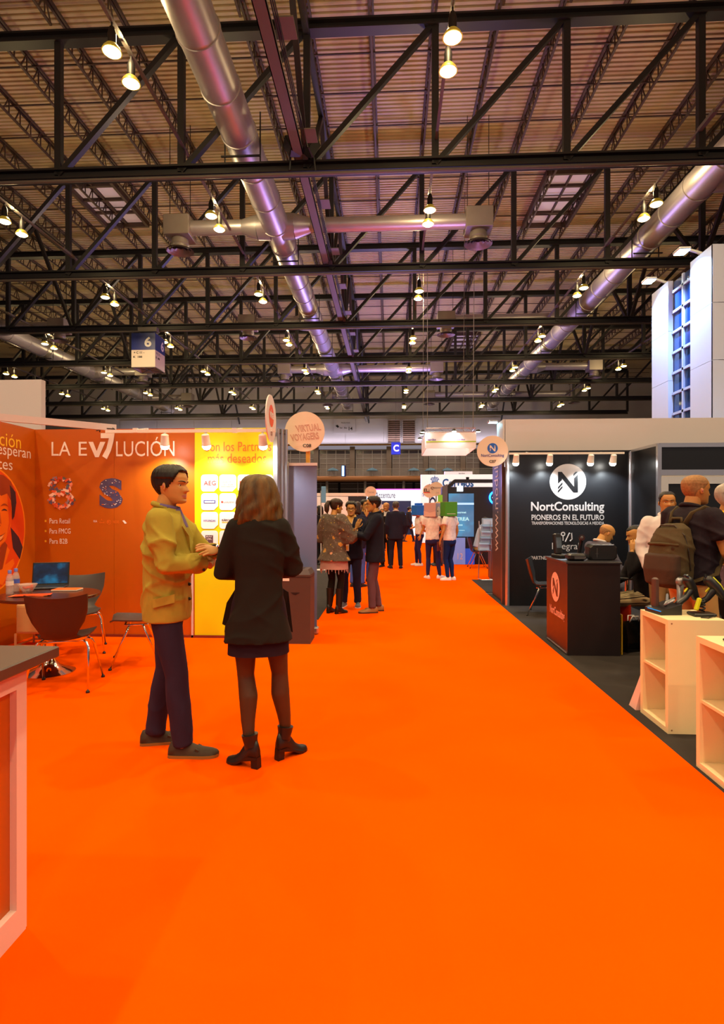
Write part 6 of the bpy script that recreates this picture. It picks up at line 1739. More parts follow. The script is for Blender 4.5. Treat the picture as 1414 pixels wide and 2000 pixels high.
        if top.get('collar'):
            c_ = MB(); r_ = 0.069 * s
            pts = [tuple(J(0, -0.015, 1.49) + Vector((r_ * math.sin(a), r_ * 0.95 * math.cos(a), 0.030 - 0.020 * (1 + math.cos(a))))) for a in [math.radians(28 + 304 * i / 20) for i in range(21)]]
            c_.tube(pts, 0.017 * s, 8, round_ends=True); obj('collar', c_, top['collar'], jk, True)
        if top.get('lapels'):
            for sx in (-1, 1):
                c_ = MB(); P0 = [(0.062, 0.062, 1.475), (0.115, 0.112, 1.38), (0.075, 0.142, 1.32), (0.012, 0.150, 1.12), (0.020, 0.135, 1.24), (0.030, 0.105, 1.40)]
                vs = [tuple(J(sx * x, y * dd, z)) for x, y, z in P0]; vb = [tuple(J(sx * x, y * dd - 0.03, z)) for x, y, z in P0]
                c_.rings([vs, vb]); obj('lapel', c_, top['m'], jk)
        if top.get('shirt'):
            c_ = MB(); P0 = [(0.0, 0.075, 1.50), (0.055, 0.06, 1.475), (0.035, 0.118, 1.38), (0.0, 0.142, 1.14), (-0.035, 0.118, 1.38), (-0.055, 0.06, 1.475)]
            c_.rings([[tuple(J(x, y * dd, z)) for x, y, z in P0], [tuple(J(x, y * dd - 0.04, z)) for x, y, z in P0]]); obj('shirt_front', c_, top['shirt'], jk)
            c_ = MB(); r_ = 0.070 * s
            pts = [tuple(J(0, -0.012, 1.50) + Vector((r_ * math.sin(a), r_ * math.cos(a), 0.018 - 0.016 * (1 + math.cos(a))))) for a in [math.radians(20 + 320 * i / 20) for i in range(21)]]
            c_.tube(pts, 0.015 * s, 8, round_ends=True); obj('shirt_collar', c_, top['shirt'], jk, True)
    if glasses:
        gb = MB()
        for sx in (-1, 1):
            c = Vector((sx * 0.135, 0.43, 0.48))
            gb.tube([tuple(Mh @ (Vector((c.x + 0.10 * math.cos(a), c.y - 0.03 * abs(math.cos(a)), c.z + 0.062 * math.sin(a))) * hh)) for a in [2 * math.pi * i / 16 for i in range(17)]], 0.010 * hh, 6)
            gb.tube([tuple(Mh @ (Vector(q) * hh)) for q in ((sx * 0.235, 0.40, 0.50), (sx * 0.33, 0.22, 0.51), (sx * 0.345, -0.02, 0.50))], 0.010 * hh, 6)
        gb.tube([tuple(Mh @ (Vector(q) * hh)) for q in ((-0.035, 0.44, 0.49), (0, 0.455, 0.50), (0.035, 0.44, 0.49))], 0.010 * hh, 6)
        obj('glasses', gb, mat('spectacle_frame', (30, 22, 20), 0.3), t, True)
    t['_j'] = 0; del t['_j']
    return t, dict(J=J, AR=AR, Mh=Mh, hh=hh, s=s, kn=kn, ank=ank, hips=hips)
# ================================================================== PEOPLE
PI = math.pi
F_tan = fab('tan', (162, 144, 54), bump=0.3, bscale=14); F_navyt = fab('navy_trousers', (44, 34, 56)); F_lil = fab('lilac', (110, 92, 140)); F_blk = fab('black', (26, 22, 20)); F_blk2 = fab('black_coat', (30, 25, 21), bump=0.15, bscale=5)
F_skirt = fab('dark_navy_skirt', (34, 22, 36)); F_tights = mat('cloth_tights', (66, 40, 16), 0.6, var=0.25, vscale=2)
L_brn = mat('brown_suede', (54, 38, 18), 0.7, var=0.15, vscale=20); L_tan = mat('tan_leather', (150, 96, 34), 0.45); L_blk = mat('black_leather', (20, 16, 15), 0.45); S_tan = mat('tan_sole', (140, 100, 40), 0.6)
# --- man in the tan jacket, arms crossed
pm, j = person('man in a tan blazer with crossed arms, facing the woman in black', (-1.41, 3.50), math.radians(-80), 1.79, False,
    feet=((-0.10, -0.10, 0.12), (0.12, 0.12, -0.10)),
    arms={'R': ((0.245, 0.05, 1.16), (0.06, 0.27, 1.15), (-1, 0.1, 0.35), (0.2, 1, 0.2), 0.3), 'L': ((-0.17, 0.21, 1.19), (0.08, 0.30, 1.235), (1, -0.45, 0.05), (0.2, 0.75, 0.65), 0.25)},
    head=(-0.32, -0.02), lod=0, hair=dict(kind='short', m=H_blk, thick=0.065),
    top=dict(m=F_tan, name='blazer', hem=0.805, lapels=True, shirt=F_lil, collar=F_tan, wr=0.006, sleeve=(.080, .065, .052), cuff=0.86, d=1.02, w=0.98),
    legs=dict(kind='trousers', m=F_navyt, fit=1.0), shoe=dict(kind='shoe', m=L_brn, sole=S_tan))
# watch, pocket flap, buttons, belt details
J = j['J']; S_, e, w, hd, pn, cu = j['AR'][0]
d = (w - e).normalized(); c = w - d * 0.01
q = d.to_track_quat('Z', 'Y').to_matrix().to_4x4(); q.translation = c
obj('watch', MB().lathe([(0.034, -0.016), (0.037, -0.012), (0.037, 0.012), (0.034, 0.016)], 20, M=q).lathe([(0.021, 0), (0.021, 0.012), (0.016, 0.014)], 16, 1, M=frame(c + Vector((0, 0.026, 0.026)), X_, Vector((0, -0.7, 0.7)))), [L_blk, M_chrome], pm, 40)
obj('pocket_flap', MB().rings([[tuple(J(0.188 + o_, y, z)) for y, z in ((-0.04, 0.955), (0.085, 0.985), (0.083, 0.935), (-0.04, 0.905))] for o_ in (-0.01, 0.012)]), F_tan, pm)
for z in (1.02, 0.93): obj('button', MB().sphere(tuple(J(0.02, 0.138, z)), 0.011, 10, 6), M_black, pm, True)
Sr, er, wr_, *_ = j['AR'][1]
obj('cuff_button', MB().sphere(tuple(er.lerp(wr_, 0.72) + Vector((0.03, 0.035, -0.035))), 0.009, 8, 6), M_black, pm, True)
for k in (0, 1):
    f = ((-0.10, -0.10, 0.12), (0.12, 0.12, -0.10))[k]
    obj('shoe_strap', MB().box((0, 0.062, 0.084), (0.085, 0.022, 0.012), M=T((f[0], f[1], 0), f[2], -0.45)).box((0, 0.062, 0.092), (0.03, 0.012, 0.006), 1, M=T((f[0], f[1], 0), f[2], -0.45)), [L_brn, M_chrome], pm)
# --- woman in the black coat
pw, j = person('woman in a long black coat seen from behind, with wavy brown hair', (-0.785, 3.33), 0.22, 1.72, True,
    feet=((-0.055, -0.03, 0.95), (0.165, 0.06, -0.95, 0.0)),
    arms={'L': ((-0.222, 0.03, 1.135), (-0.06, 0.24, 1.12), (1, 0.2, 0.1), (0, 1, 0.2), 0.4), 'R': ((0.215, 0.04, 1.15), (0.06, 0.24, 1.13), (-1, 0.15, 0.1), (0, 1, 0.2), 0.4)},
    head=(0.18, -0.12), lod=0, hair=dict(kind='bob', m=H_brn, len=-0.42, wide=1.30, wave=0.045),
    top=dict(m=F_blk2, name='coat', hem=0.715, flare=0.060, wr=0.004, sleeve=(.072, .064, .050), w=0.98, d=1.02), wide=0.90,
    legs=dict(kind='short_skirt', m=F_skirt, hem=0.60, w=0.192, tights=F_tights, skin_z=0.9), shoe=dict(kind='boot', m=L_blk, heel=0.062, shaft=0.075, buckle=((0.047, 0.0, 0, 1), (-0.047, 0.0, 0, 1))))
# flaring coat fronts that show past the sides
J = j['J']
for sx, xo in ((-1, 0.235), (1, 0.222)):
    P0 = [(0.15, 0.10, 1.02), (xo - 0.03, 0.125, 0.93 if sx < 0 else 0.99), (xo, 0.15, 0.79 if sx < 0 else 0.72), (0.15, 0.15, 0.74)]
    obj('coat_front', MB().rings([[tuple(J(sx * x, y, z)) for x, y, z in P0], [tuple(J(sx * x, y + 0.018, z)) for x, y, z in P0]]), F_blk2, pw)
def floral(name, base, spots):
    m = mat(name, base, 0.85, var=0.12, vscale=20)
    nt = m.node_tree; b = nt.nodes['Principled BSDF']; tc = [n for n in nt.nodes if n.type == 'TEX_COORD'][0]
    prev = b.inputs['Base Color'].links[0].from_socket
    for i, (sc, th, col) in enumerate(spots):
        v = nt.nodes.new('ShaderNodeTexVoronoi'); v.inputs['Scale'].default_value = sc
        mp = nt.nodes.new('ShaderNodeMapping'); mp.inputs['Location'].default_value = (i * 3.1, i * 1.7, i * 2.3)
        n = nt.nodes.new('ShaderNodeTexNoise'); n.inputs['Scale'].default_value = sc * 3
        ad = nt.nodes.new('ShaderNodeVectorMath'); ad.operation = 'MULTIPLY_ADD'; ad.inputs[1].default_value = (0.06, 0.06, 0.06)
        nt.links.new(tc.outputs['Object'], mp.inputs[0]); nt.links.new(tc.outputs['Object'], n.inputs['Vector'])
        nt.links.new(n.outputs['Color'], ad.inputs[0]); nt.links.new(mp.outputs[0], ad.inputs[2]); nt.links.new(ad.outputs[0], v.inputs['Vector'])
        lt = nt.nodes.new('ShaderNodeMath'); lt.operation = 'LESS_THAN'; lt.inputs[1].default_value = th
        nt.links.new(v.outputs['Distance'], lt.inputs[0])
        mx = nt.nodes.new('ShaderNodeMix'); mx.data_type = 'RGBA'; mx.inputs[7].default_value = rgb(col)
        nt.links.new(lt.outputs[0], mx.inputs[0]); nt.links.new(prev, mx.inputs[6]); prev = mx.outputs[2]
    nt.links.new(prev, b.inputs['Base Color'])
    return m
F_flo = floral('cloth_floral', (92, 80, 70), [(22, 0.24, (132, 118, 112)), (30, 0.2, (60, 54, 56)), (6.0, 0.20, (196, 150, 70)), (7.0, 0.13, (214, 160, 130)), (14, 0.10, (226, 196, 60))])
# --- woman in the floral jacket
pf, j = person('woman in a grey floral kimono jacket and black boots, ponytail', (-0.83, 8.32), -0.55, 1.70, True,
    feet=((-0.08, 0, 0.2), (0.08, 0.02, -0.2)), arms={'R': ((0.24, 0.05, 1.14), (0.14, 0.29, 1.20), (-0.3, 1, 0.5), (0.4, 0.3, 1), 0.3), 'L': ((-0.26, 0.03, 1.14), (-0.12, 0.25, 1.15), (0.7, 0.6, 0.1), (0, 0.3, 1), 0.4)},
    head=(-0.5, -0.18), lod=1, hair=dict(kind='pony', m=H_dbr, thick=0.05), top=dict(m=F_flo, name='kimono_jacket', hem=0.79, flare=0.07, sleeve=(.105, .125, .13), cuff=0.7, w=1.12, d=1.12),
    legs=dict(kind='leggings', m=F_blk), shoe=dict(kind='boot', m=L_blk, shaft=0.30, heel=0.03))
J = j['J']; s = j['s']
mb = MB(); mb.rings([ring(tuple(J(0, 0, z)), w * s, d * s, 32) for z, w, d in ((0.90, .19, .14), (0.78, .225, .165), (0.66, .235, .175))])
hb_ = obj('underskirt', mb, fab('pink_lining', (190, 152, 150)), pf, 60)
for i in range(26):
    a = 2 * PI * i / 26; p = J(0.235 * math.cos(a), 0.175 * math.sin(a), 0.665)
    obj('fringe', MB().bar(p, p - Z_ * (0.03 + 0.02 * (i % 3)), 0.008), MATS['cloth_pink_lining'], hb_)
obj('earring', MB().sphere(tuple(j['Mh'] @ Vector((0.345 * j['hh'], 0.0, 0.30 * j['hh']))), 0.016, 8, 6), M_yel, pf, True)
# --- person with glasses facing the camera
F_nav = fab('navy', (22, 26, 48)); F_jean = fab('dark_jeans', (38, 38, 66)); F_ylc = fab('mustard_shirt', (206, 160, 90)); L_gry = mat('grey_sneaker', (104, 106, 118), 0.6)
pg, j = person('visitor with glasses in navy, raising a hand, facing the camera', (-0.62, 8.98), PI - 0.1, 1.665, False,
    feet=((-0.11, 0.02, 0.15), (0.11, 0.06, -0.15)), arms={'L': ((-0.24, 0.10, 1.14), (-0.13, 0.27, 1.32), (-0.35, 0.1, 0.8), (0.2, 1, -0.2), 0.2), 'R': ((0.24, 0.02, 1.13), (0.20, 0.20, 1.02), (-0.2, 1, 0), (0.5, 0, 1), 0.5)},
    head=(0.12, -0.06), lod=1, hair=dict(kind='short', m=H_blk, thick=0.08), top=dict(m=F_nav, name='jacket', hem=0.78, shirt=F_ylc, lapels=True), legs=dict(kind='trousers', m=F_jean), shoe=dict(kind='sneaker', m=L_gry, sole=M_wplastic), glasses=True)
o = obj('badge', MB().box(tuple(j['J'](0.06, 0.155, 1.0)), (0.09, 0.006, 0.13)).box(tuple(j['J'](0.06, 0.160, 0.985)), (0.06, 0.004, 0.06), 1), [M_beige, mat('badge_orange', (232, 160, 60), 0.5)], pg)
obj('lanyard', MB().tube([tuple(j['J'](-0.05, 0.10, 1.46)), tuple(j['J'](0.0, 0.16, 1.25)), tuple(j['J'](0.06, 0.158, 1.07))], 0.005, 5).tube([tuple(j['J'](0.06, 0.10, 1.46)), tuple(j['J'](0.07, 0.16, 1.25)), tuple(j['J'](0.06, 0.158, 1.07))], 0.005, 5), M_beige, pg)
# --- man in the navy blazer
F_blaz = fab('navy_blazer', (24, 26, 42)); F_gtr = fab('purple_grey_trousers', (96, 74, 88))
pn_, j = person('man in a dark navy blazer and grey trousers with folded arms, tan shoes', (-0.225, 8.46), PI / 2 + 0.12, 1.735, False,
    feet=((-0.08, 0.05, 0.1), (0.09, -0.06, -0.1)), arms={'L': ((-0.235, 0.16, 1.14), (0.0, 0.30, 1.17), (1, 0.1, 0.2), (0, 1, 0.3), 0.35), 'R': ((0.235, 0.17, 1.14), (-0.02, 0.33, 1.2), (-1, 0.05, 0.35), (0, 1, 0.3), 0.35)},
    head=(0.05, -0.05), lod=1, hair=dict(kind='short', m=H_blk, thick=0.06), top=dict(m=F_blaz, name='blazer', hem=0.76, flare=0.015, collar=F_blaz, shirt=F_blaz, d=1.05), legs=dict(kind='trousers', m=F_gtr, fit=0.90, lift=-0.01), shoe=dict(kind='shoe', m=L_tan, sole=L_brn), glasses=True)
# --- two behind the group
F_mid = fab('midnight_jacket', (34, 32, 58)); F_bjean = fab('blue_jeans', (70, 92, 180))
c = A(697, 1000, 11.3); person('visitor in a midnight blue jacket turned away behind the raised hand', (c.x, c.y), -0.4, 1.70, True, feet=((-0.10, 0, 0.1), (0.10, 0.02, -0.1)), lod=2, hair=dict(kind='bob', m=H_dbr, len=-0.1, wave=0.02, wide=0.9), head=(0.0, 0), top=dict(m=F_mid, name='jacket', hem=0.8), legs=dict(kind='trousers', m=F_bjean), shoe=dict(kind='shoe', m=L_blk))
c = A(712, 1000, 12.1); person('visitor with glasses and a hand at the mouth, behind the blazer man', (c.x, c.y), PI + 0.5, 1.76, False, arms={'R': ((0.24, 0.12, 1.16), (0.06, 0.20, 1.42), (-0.3, 0.1, 1), (0.2, 1, 0.2), 0.8)}, lod=2, hair=dict(kind='short', m=H_blk, thick=0.07), top=dict(m=F_mid, name='jacket', hem=0.8), legs=dict(kind='trousers', m=F_bjean), shoe=dict(kind='shoe', m=L_blk), glasses=True)
# --- suited men further on
F_suit = fab('suit_blue_black', (30, 30, 50)); F_suit2 = fab('suit_black', (24, 20, 24)); F_wsh = fab('white_shirt', (214, 206, 208), var=0.03, bump=0.12)
person('man in a dark blue suit seen from behind, standing on the aisle carpet', (0.15, 15.03), 0.05, 1.78, False, feet=((-0.13, 0, 0.15), (0.13, 0.0, -0.15)), lod=2, hair=dict(kind='short', m=hairmat('iron', (74, 66, 66), 0.2), thick=0.04), top=dict(m=F_suit, name='suit_jacket', hem=0.76, collar=F_wsh), legs=dict(kind='trousers', m=F_suit), shoe=dict(kind='shoe', m=L_blk))
person('bald man in a black suit and white shirt facing the dark blue suit', (-0.10, 15.45), PI - 0.35, 1.76, False, feet=((-0.11, 0, 0.15), (0.11, 0.02, -0.15)), lod=2, hair=dict(kind='fringe', m=H_gry, thick=0.02, top=0.70), skin=M_skin2, top=dict(m=F_suit2, name='suit_jacket', hem=0.76, shirt=F_wsh, lapels=True), legs=dict(kind='trousers', m=F_suit2), shoe=dict(kind='shoe', m=L_blk))
person('distant dark silhouette walking past the lightbox stand', (0.95, 28.5), -1.2, 1.76, False, feet=((-0.09, -0.25, 0.0), (0.09, 0.22, 0.0)), lod=2, hair=dict(kind='short', m=H_blk, thick=0.06), top=dict(m=F_suit, name='jacket', hem=0.8), legs=dict(kind='trousers', m=F_suit), shoe=dict(kind='shoe', m=L_blk))
c = A(746, 1000, 22); person('distant visitor in a pale pink top behind the blazer man', (c.x, c.y), PI, 1.62, True, lod=2, hair=dict(kind='bob', m=H_brn, len=-0.2), top=dict(m=fab('pale_pink', (206, 170, 190)), name='blouse', hem=0.85), legs=dict(kind='trousers', m=F_suit), shoe=dict(kind='shoe', m=L_blk))
c = A(625, 1000, 16.0); person('distant visitor in black half hidden by the grey banner', (c.x, c.y), 1.0, 1.68, True, lod=2, hair=dict(kind='bob', m=H_blk, len=-0.2), top=dict(m=F_suit2, name='jacket', hem=0.8), legs=dict(kind='trousers', m=F_suit2), shoe=dict(kind='shoe', m=L_blk))
# --- hostesses with box heads
F_tee = floral('cloth_printed_tee', (236, 226, 226), [(9, 0.10, (150, 140, 146))]); F_lj = fab('legging_jeans', (44, 44, 96), bump=0.1); F_lj2 = fab('legging_jeans_blue', (20, 44, 104), bump=0.1)
W_snk = mat('white_sneaker', (236, 226, 224), 0.5)
def box_head(label, j, t, w, h, m, print_m, rz, up=0.0):
    M_ = t.matrix_basis @ j['Mh']; c = M_ @ Vector((0, 0, 0.48 * j['hh'] + up))
    b = thing('cardboard_box', label, 'cardboard box', c - Z_ * h / 2, rz, 'cardboard box heads')
    obj('box_shell', MB().box((0, 0, h / 2), (w, w, h), bev=0.008), m, b)
    obj('top_flap', MB().box((0, 0, h + 0.003), (w * 0.5, w * 0.05, 0.006)), M_ktxt, b)
    return b
hh_ = dict(kind='bob', m=H_dbr, len=-0.45, wide=0.85, wave=0.02, front=0.1)
tt = dict(m=F_tee, name='t_shirt', hem=0.92, short=0.55, wr=0.0025, sleeve=(.075, .068, .05), w=0.95)
t1, j1 = person('woman in a white tee wearing a blue box on her head', (0.82, 15.85), PI * 0.6, 1.66, True, feet=((-0.07, 0, 0.1), (0.08, 0.05, -0.3)), arms={'R': ((0.22, 0.05, 1.14), (0.05, 0.24, 1.10), (-0.8, 0.4, 0.2), (0, 0.5, 1), 0.5)}, lod=2, hair=hh_, top=tt, legs=dict(kind='leggings', m=F_lj), shoe=dict(kind='sneaker', m=W_snk, sole=W_snk))
t2, j2 = person('woman in a white tee wearing a pale pink box on her head', (0.95, 12.78), -0.15, 1.66, True, feet=((-0.10, 0, 0.5), (0.16, 0.08, -0.9)), arms={'L': ((-0.22, 0.05, 1.14), (-0.10, 0.24, 1.10), (0.8, 0.4, 0.2), (0, 0.5, 1), 0.5), 'R': ((0.25, 0.02, 1.15), (0.14, 0.24, 1.07), (-0.4, 1, 0.1), (0, 0.5, 1), 0.5)}, lod=1, hair=hh_, top=tt, legs=dict(kind='leggings', m=F_lj), shoe=dict(kind='sneaker', m=W_snk, sole=W_snk))
t3, j3 = person('woman in a white tee wearing a green box on her head', (1.31, 12.50), 0.75, 1.67, True, feet=((-0.06, 0, 0.9), (0.07, -0.02, 0.3)), arms={'L': ((-0.23, -0.02, 1.14), (-0.24, 0.08, 0.90), (0, 0.3, -1), (-1, 0.1, 0), 0.4)}, lod=1, hair=dict(kind='bob', m=H_blk, len=-0.95, wide=0.8, wave=0.015, front=0.0), top=tt, legs=dict(kind='leggings', m=F_lj2), shoe=dict(kind='sneaker', m=W_snk, sole=W_snk))
b1 = box_head('blue cardboard box with a toothy grin worn as a head', j1, t1, 0.30, 0.28, mat('box_blue', (30, 110, 226), 0.5), None, 0.5)
obj('grin_print', MB().add([(0.151, -0.10, 0.05), (0.151, 0.10, 0.04), (0.151, 0.11, 0.11), (0.151, 0.0, 0.13), (0.151, -0.11, 0.12)], [(0, 1, 2, 3, 4)]), M_ktxt, b1)
for k in range(4): obj('tooth_print', MB().add([(0.153, -0.085 + 0.045 * k, 0.06), (0.153, -0.055 + 0.045 * k, 0.06), (0.153, -0.06 + 0.045 * k, 0.10), (0.153, -0.085 + 0.045 * k, 0.11)], [(0, 1, 2, 3)]), M_wtxt, b1)
obj('cap_block', MB().box((0, 0, 0.31), (0.17, 0.17, 0.06), bev=0.006), MATS['box_blue'], b1); obj('orange_rim', MB().box((0, 0, -0.012), (0.26, 0.26, 0.03)), mat('box_orange', (236, 120, 50), 0.5), b1)
b2 = box_head('pale pink cardboard box worn as a head', j2, t2, 0.29, 0.31, mat('box_pink', (206, 160, 158), 0.5), None, -0.5)
obj('printed_face', MB().box((0.146, 0, 0.155), (0.003, 0.28, 0.30)), mat('box_lilac', (176, 170, 210), 0.5), b2)
flat('curve_print', b2, [b2.matrix_basis @ Vector((0.15, 0.10 * math.cos(a), 0.12 + 0.11 * math.sin(a))) for a in [2 * PI * i / 20 for i in range(20)]], M_wtxt, 0.001)
flat('band_print', b2, [b2.matrix_basis @ Vector(p) for p in ((-0.145, -0.1465, 0.0), (0.145, -0.1465, 0.0), (0.145, -0.1465, 0.12), (0.0, -0.1465, 0.09), (-0.145, -0.1465, 0.13))], mat('box_peach', (226, 182, 172), 0.5), 0.001)
flat('eye_print', b2, [b2.matrix_basis @ Vector(p) for p in ((0.151, -0.07, 0.11), (0.151, -0.03, 0.11), (0.151, -0.03, 0.14), (0.151, -0.07, 0.14))], M_ktxt, 0.001)
b3 = box_head('green cardboard box worn as a head', j3, t3, 0.29, 0.31, mat('box_green', (70, 150, 30), 0.5), None, 0.28)
flat('line_print', b3, [b3.matrix_basis @ Vector(p) for p in ((-0.10, -0.1465, 0.05), (0.10, -0.1465, 0.05), (0.10, -0.1465, 0.06), (-0.10, -0.1465, 0.06))], M_wtxt, 0.001)
obj('lid', MB().box((0, 0, 0.313), (0.292, 0.292, 0.008)), mat('box_lime', (150, 196, 20), 0.5), b3)
p_ = t3.matrix_basis @ (j3['AR'][0][2] + Vector((0, 0.03, -0.11))); o = obj('leaflet', MB().box((0, 0, 0), (0.15, 0.01, 0.2), bev=0.002), mat('maroon_leaflet', (110, 44, 40), 0.5), None, M=T(p_, 0.9)); tag(o, 'maroon leaflet held by the woman with the green box', 'leaflet')
person('man in a dark brown suit between the pink and green box heads', (1.36, 15.9), PI * 0.55, 1.78, False, feet=((-0.10, 0, 0.1), (0.11, 0.06, -0.15)), arms={'L': ((-0.24, 0.06, 1.14), (-0.14, 0.28, 1.06), (0.3, 1, 0), (0, 0, 1), 0.4)}, lod=2, hair=dict(kind='short', m=hairmat('blond', (196, 150, 90), 0.2), thick=0.06), top=dict(m=fab('brown_black', (36, 24, 24)), name='suit_jacket', hem=0.72), legs=dict(kind='trousers', m=fab('brown_trousers', (54, 32, 36))), shoe=dict(kind='shoe', m=L_blk))
# --- seated visitor by the brochure rack
person('seated visitor in a pale blue shirt leaning on his hand by the far table', (2.37, 15.42), -PI / 2 - 0.1, 1.74, False, seat=0.45, lean=(0, 0.12), feet=((-0.12, 0.42, 0.1), (0.12, 0.40, -0.1)), arms={'R': ((0.2, 0.26, 1.12), (0.06, 0.30, 1.40), (-0.2, -0.1, 1), (0, 1, 0), 0.7), 'L': ((-0.22, 0.22, 1.10), (-0.08, 0.40, 1.10), (0.4, 1, 0), (0, 0, 1), 0.3)},
    head=(0.15, -0.4), lod=2, hair=dict(kind='short', m=H_blk, thick=0.06), top=dict(m=fab('pale_blue_shirt', (176, 190, 226)), name='shirt', hem=0.93, collar=fab('pale_blue_shirt', (176, 190, 226))), legs=dict(kind='trousers', m=fab('khaki', (176, 140, 90))), shoe=dict(kind='sneaker', m=W_snk, sole=W_snk))
# --- black stand: man with backpack
F_plum = fab('dark_plum_polo', (36, 27, 36), bump=0.3); F_kha = fab('sand_trousers', (196, 146, 88))
pb = A(1352, 1000, 4.55)
tb, j = person('man in a dark polo shirt with cropped hair wearing the backpack', (pb.x, pb.y), -PI / 2 + 0.42, 1.80, False, feet=((-0.11, -0.02, 0.1), (0.11, 0.06, -0.1)),
    arms={'R': ((0.262, 0.02, 1.15), (0.20, 0.24, 1.02), (-0.3, 1, -0.55), (0.6, 0.3, 0.6), 0.5), 'L': ((-0.25, 0.08, 1.15), (-0.10, 0.28, 1.06), (0.5, 1, 0), (0, 0.3, 1), 0.4)},
    head=(-0.28, -0.04), lod=0, hair=dict(kind='receding', m=H_bzz, thick=0.012), skin=M_skin2, top=dict(m=F_plum, name='polo_shirt', hem=0.90, short=0.62, sleeve=(.085, .076, .06), collar=F_plum, wr=0.005, w=1.03, d=1.08), legs=dict(kind='trousers', m=F_kha), shoe=dict(kind='shoe', m=L_brn))
M_bp = mat('olive_canvas', (70, 54, 24), 0.85, var=0.12, vscale=8, bump=0.5, bscale=14); M_bp2 = mat('brown_canvas', (62, 40, 26), 0.85, var=0.1, vscale=8, bump=0.4, bscale=14); M_zip = mat('zip', (40, 30, 16), 0.5)
J = j['J']; Mw = tb.matrix_basis
bp = thing('backpack', 'olive and brown canvas backpack on the man in the dark polo', 'backpack', Mw @ Vector((0, -0.23, 0)), tb.rotation_euler.z)
bp.location.z = 0
def rr(cx, cy, z, w, d, n=20, e=3.2): return ring((cx, cy, z), w, d, n, e)
mb = MB(); mb.rings([rr(0, 0.0, 0.90, .10, .05), rr(0, -0.01, 0.925, .145, .09), rr(0, -0.02, 1.02, .165, .115), rr(0, -0.015, 1.15, .165, .115), rr(0, 0.0, 1.28, .155, .10), rr(0, 0.02, 1.37, .125, .075), rr(0, 0.03, 1.41, .07, .04)])
co, fs = remesh(mb, 0.009, 3, 0.003); obj('bag_body', MB().add(co.tolist(), fs), M_bp, bp, True)
mb = MB(); mb.rings([rr(0, -0.08, 0.915, .10, .03), rr(0, -0.095, 0.94, .142, .055), rr(0, -0.105, 1.05, .158, .06), rr(0, -0.095, 1.16, .156, .05), rr(0, -0.085, 1.18, .12, .03)])
co, fs = remesh(mb, 0.009, 3, 0.002); obj('front_pocket', MB().add(co.tolist(), fs), M_bp2, bp, True)
obj('zip', MB().tube([(x, y, z) for x, y, z in ((-0.168, 0.0, 1.05), (-0.165, -0.02, 1.2), (-0.14, -0.03, 1.32), (-0.06, -0.04, 1.395), (0.06, -0.04, 1.395), (0.14, -0.03, 1.32), (0.168, -0.02, 1.2), (0.172, 0.0, 1.05))], 0.006, 6), M_zip, bp)
obj('top_flap', MB().tube([(-0.13, -0.09, 1.245), (0, -0.115, 1.25), (0.13, -0.09, 1.245)], 0.012, 8, round_ends=True), M_bp, bp, True)
obj('grab_handle', MB().tube([(-0.05, 0.05, 1.40), (-0.04, 0.06, 1.45), (0.04, 0.06, 1.45), (0.05, 0.05, 1.40)], 0.012, 8), M_bp, bp, True)
obj('eyelet', MB().lathe([(0.014, 0), (0.016, 0.004), (0.008, 0.005)], 12, M=frame((0.12, -0.126, 1.22), X_, Z_)), M_zip, bp)
for sx in (-1, 1):
    obj('shoulder_strap', MB().tube([(sx * 0.06, 0.06, 1.38), (sx * 0.085, 0.12, 1.475), (sx * 0.115, 0.215, 1.52), (sx * 0.135, 0.31, 1.49), (sx * 0.15, 0.375, 1.38), (sx * 0.165, 0.37, 1.22), (sx * 0.215, 0.22, 1.02), (sx * 0.15, 0.04, 0.96)], [.034, .036, .036, .036, .034, .03, .018, .016], 10, flat=(0.28, (1, 0, 0))), M_bp, bp, True)
# --- man in the white shirt
pws = A(1302, 1000, 5.9)
person('man in a white shirt with cropped dark hair looking towards the camera', (pws.x, pws.y), PI - 0.25, 1.715, False, lod=1, head=(0.0, 0.0), hair=dict(kind='short', m=H_blk, thick=0.018), skin=M_skin2, arms={'R': ((0.25, 0.0, 1.14), (0.20, 0.16, 0.92), (0, 0.4, -1), (1, 0.1, 0), 0.4)}, top=dict(m=F_wsh, name='shirt', hem=0.92, collar=F_wsh), legs=dict(kind='trousers', m=fab('beige_trousers', (150, 116, 76))), shoe=dict(kind='shoe', m=L_brn))
# --- grey haired visitor in the plaid jacket at the picture edge
F_pla = floral('cloth_plaid', (112, 90, 104), [(30, 0.22, (80, 62, 80)), (18, 0.16, (140, 118, 124))])
pp = A(1420, 1000, 5.0)
person('grey haired visitor in a plaid jacket and yellow shirt at the picture edge', (pp.x, pp.y), -2.2, 1.74, False, lod=1, head=(0.25, -0.05), hair=dict(kind='full', m=H_sil, thick=0.09), skin=M_skin2, arms={'L': ((-0.24, 0.14, 1.15), (-0.04, 0.32, 1.22), (1, 0.4, 0.1), (0, 0.6, 0.6), 0.4), 'R': ((0.25, 0.14, 1.14), (0.12, 0.36, 1.15), (-0.5, 1, 0.1), (0, 0.2, 1), 0.4)}, top=dict(m=F_pla, name='plaid_jacket', hem=0.80, shirt=fab('yellow_shirt', (240, 190, 30)), lapels=True), legs=dict(kind='trousers', m=F_blk), shoe=dict(kind='shoe', m=L_blk), glasses=True)
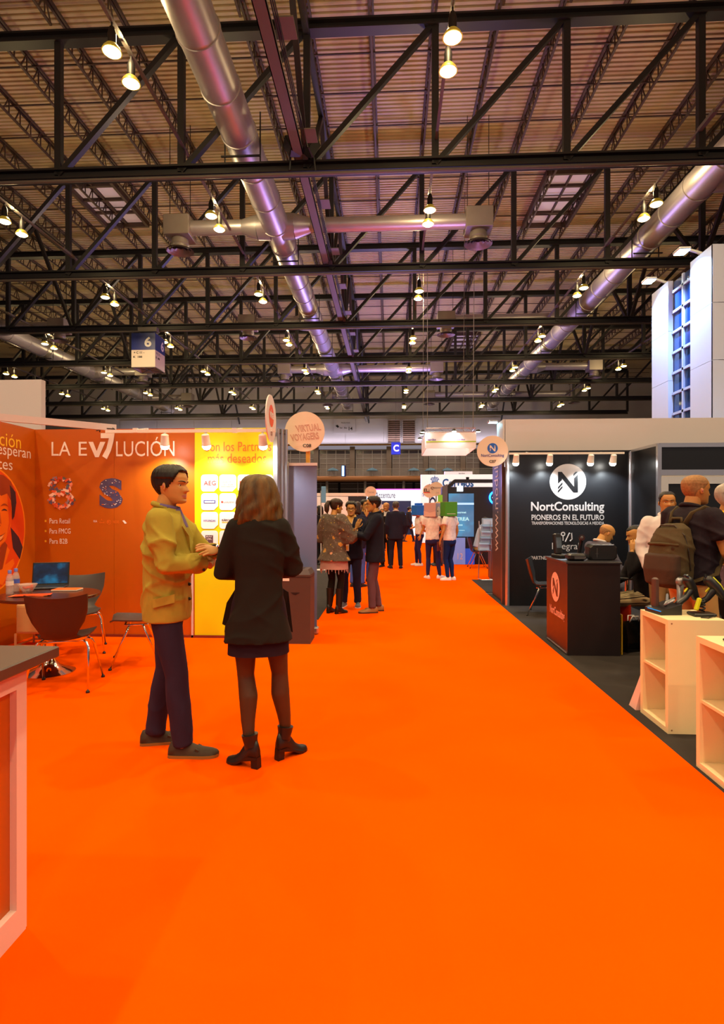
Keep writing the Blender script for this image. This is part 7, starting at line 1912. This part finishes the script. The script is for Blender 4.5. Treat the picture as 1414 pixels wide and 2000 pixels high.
# --- seated bald man behind the counter
F_grs = fab('grey_suit', (86, 84, 100))
pbm = A(1152, 1000, 7.55)
chair('black shell chair under the bald man behind the counter', (pbm.x - 0.05, pbm.y + 0.05, 0), -1.25, MATS['black_chair_shell'], 'shell chairs in the black stand')
person('bald man in a grey suit bending over behind the black counter', (pbm.x, pbm.y + 0.03), -1.25, 1.74, False, seat=0.44, lean=(0, 0.16), feet=((-0.12, 0.42, 0.1), (0.12, 0.40, -0.1)), head=(-0.25, -0.55), lod=1, hair=dict(kind='fringe', m=H_bzz, thick=0.01, top=0.66), arms={'R': ((0.24, 0.22, 1.12), (0.10, 0.42, 1.12), (-0.3, 1, 0), (0, 0, 1), 0.3), 'L': ((-0.24, 0.22, 1.12), (-0.08, 0.42, 1.12), (0.3, 1, 0), (0, 0, 1), 0.3)}, top=dict(m=F_grs, name='suit_jacket', hem=0.88, collar=F_wsh, shirt=F_wsh), legs=dict(kind='trousers', m=F_grs), shoe=dict(kind='shoe', m=L_blk))
# --- seated woman on the phone
F_str = mat('cloth_striped', (196, 176, 130), 0.85, var=0.001)
_nt = F_str.node_tree; _r = [n for n in _nt.nodes if n.type == 'VALTORGB'][0]
_wv = _nt.nodes.new('ShaderNodeTexWave'); _wv.inputs['Scale'].default_value = 24; _wv.bands_direction = 'X'
_nt.links.new([n for n in _nt.nodes if n.type == 'TEX_COORD'][0].outputs['Object'], _wv.inputs['Vector']); _nt.links.new(_wv.outputs['Fac'], _r.inputs[0])
_r.color_ramp.elements[0].color = rgb((60, 46, 34)); _r.color_ramp.elements[1].color = rgb((206, 186, 140))
pph = A(1262, 1000, 6.40)
person('seated woman in black with striped trousers, holding a phone to her ear', (pph.x, pph.y), PI / 2 - 0.15, 1.68, True, seat=0.46, lean=(0, 0.06), feet=((-0.10, 0.46, 0.2), (0.08, 0.40, -0.1)), head=(0.1, -0.2), lod=1, hair=dict(kind='bob', m=H_blk, len=-0.5, wave=0.015, wide=0.82, front=0.12), arms={'L': ((-0.20, 0.20, 1.18), (-0.13, 0.12, 1.46), (0.1, -0.1, 1), (-1, 0.4, 0), 0.5), 'R': ((0.22, 0.16, 1.12), (0.10, 0.38, 1.04), (-0.3, 1, 0), (0, 0.1, 1), 0.4)}, top=dict(m=F_suit2, name='black_top', hem=0.9, w=0.95), legs=dict(kind='trousers', m=F_str, fit=0.95), shoe=dict(kind='shoe', m=L_blk))
bpy.data.scenes.remove(TMP)
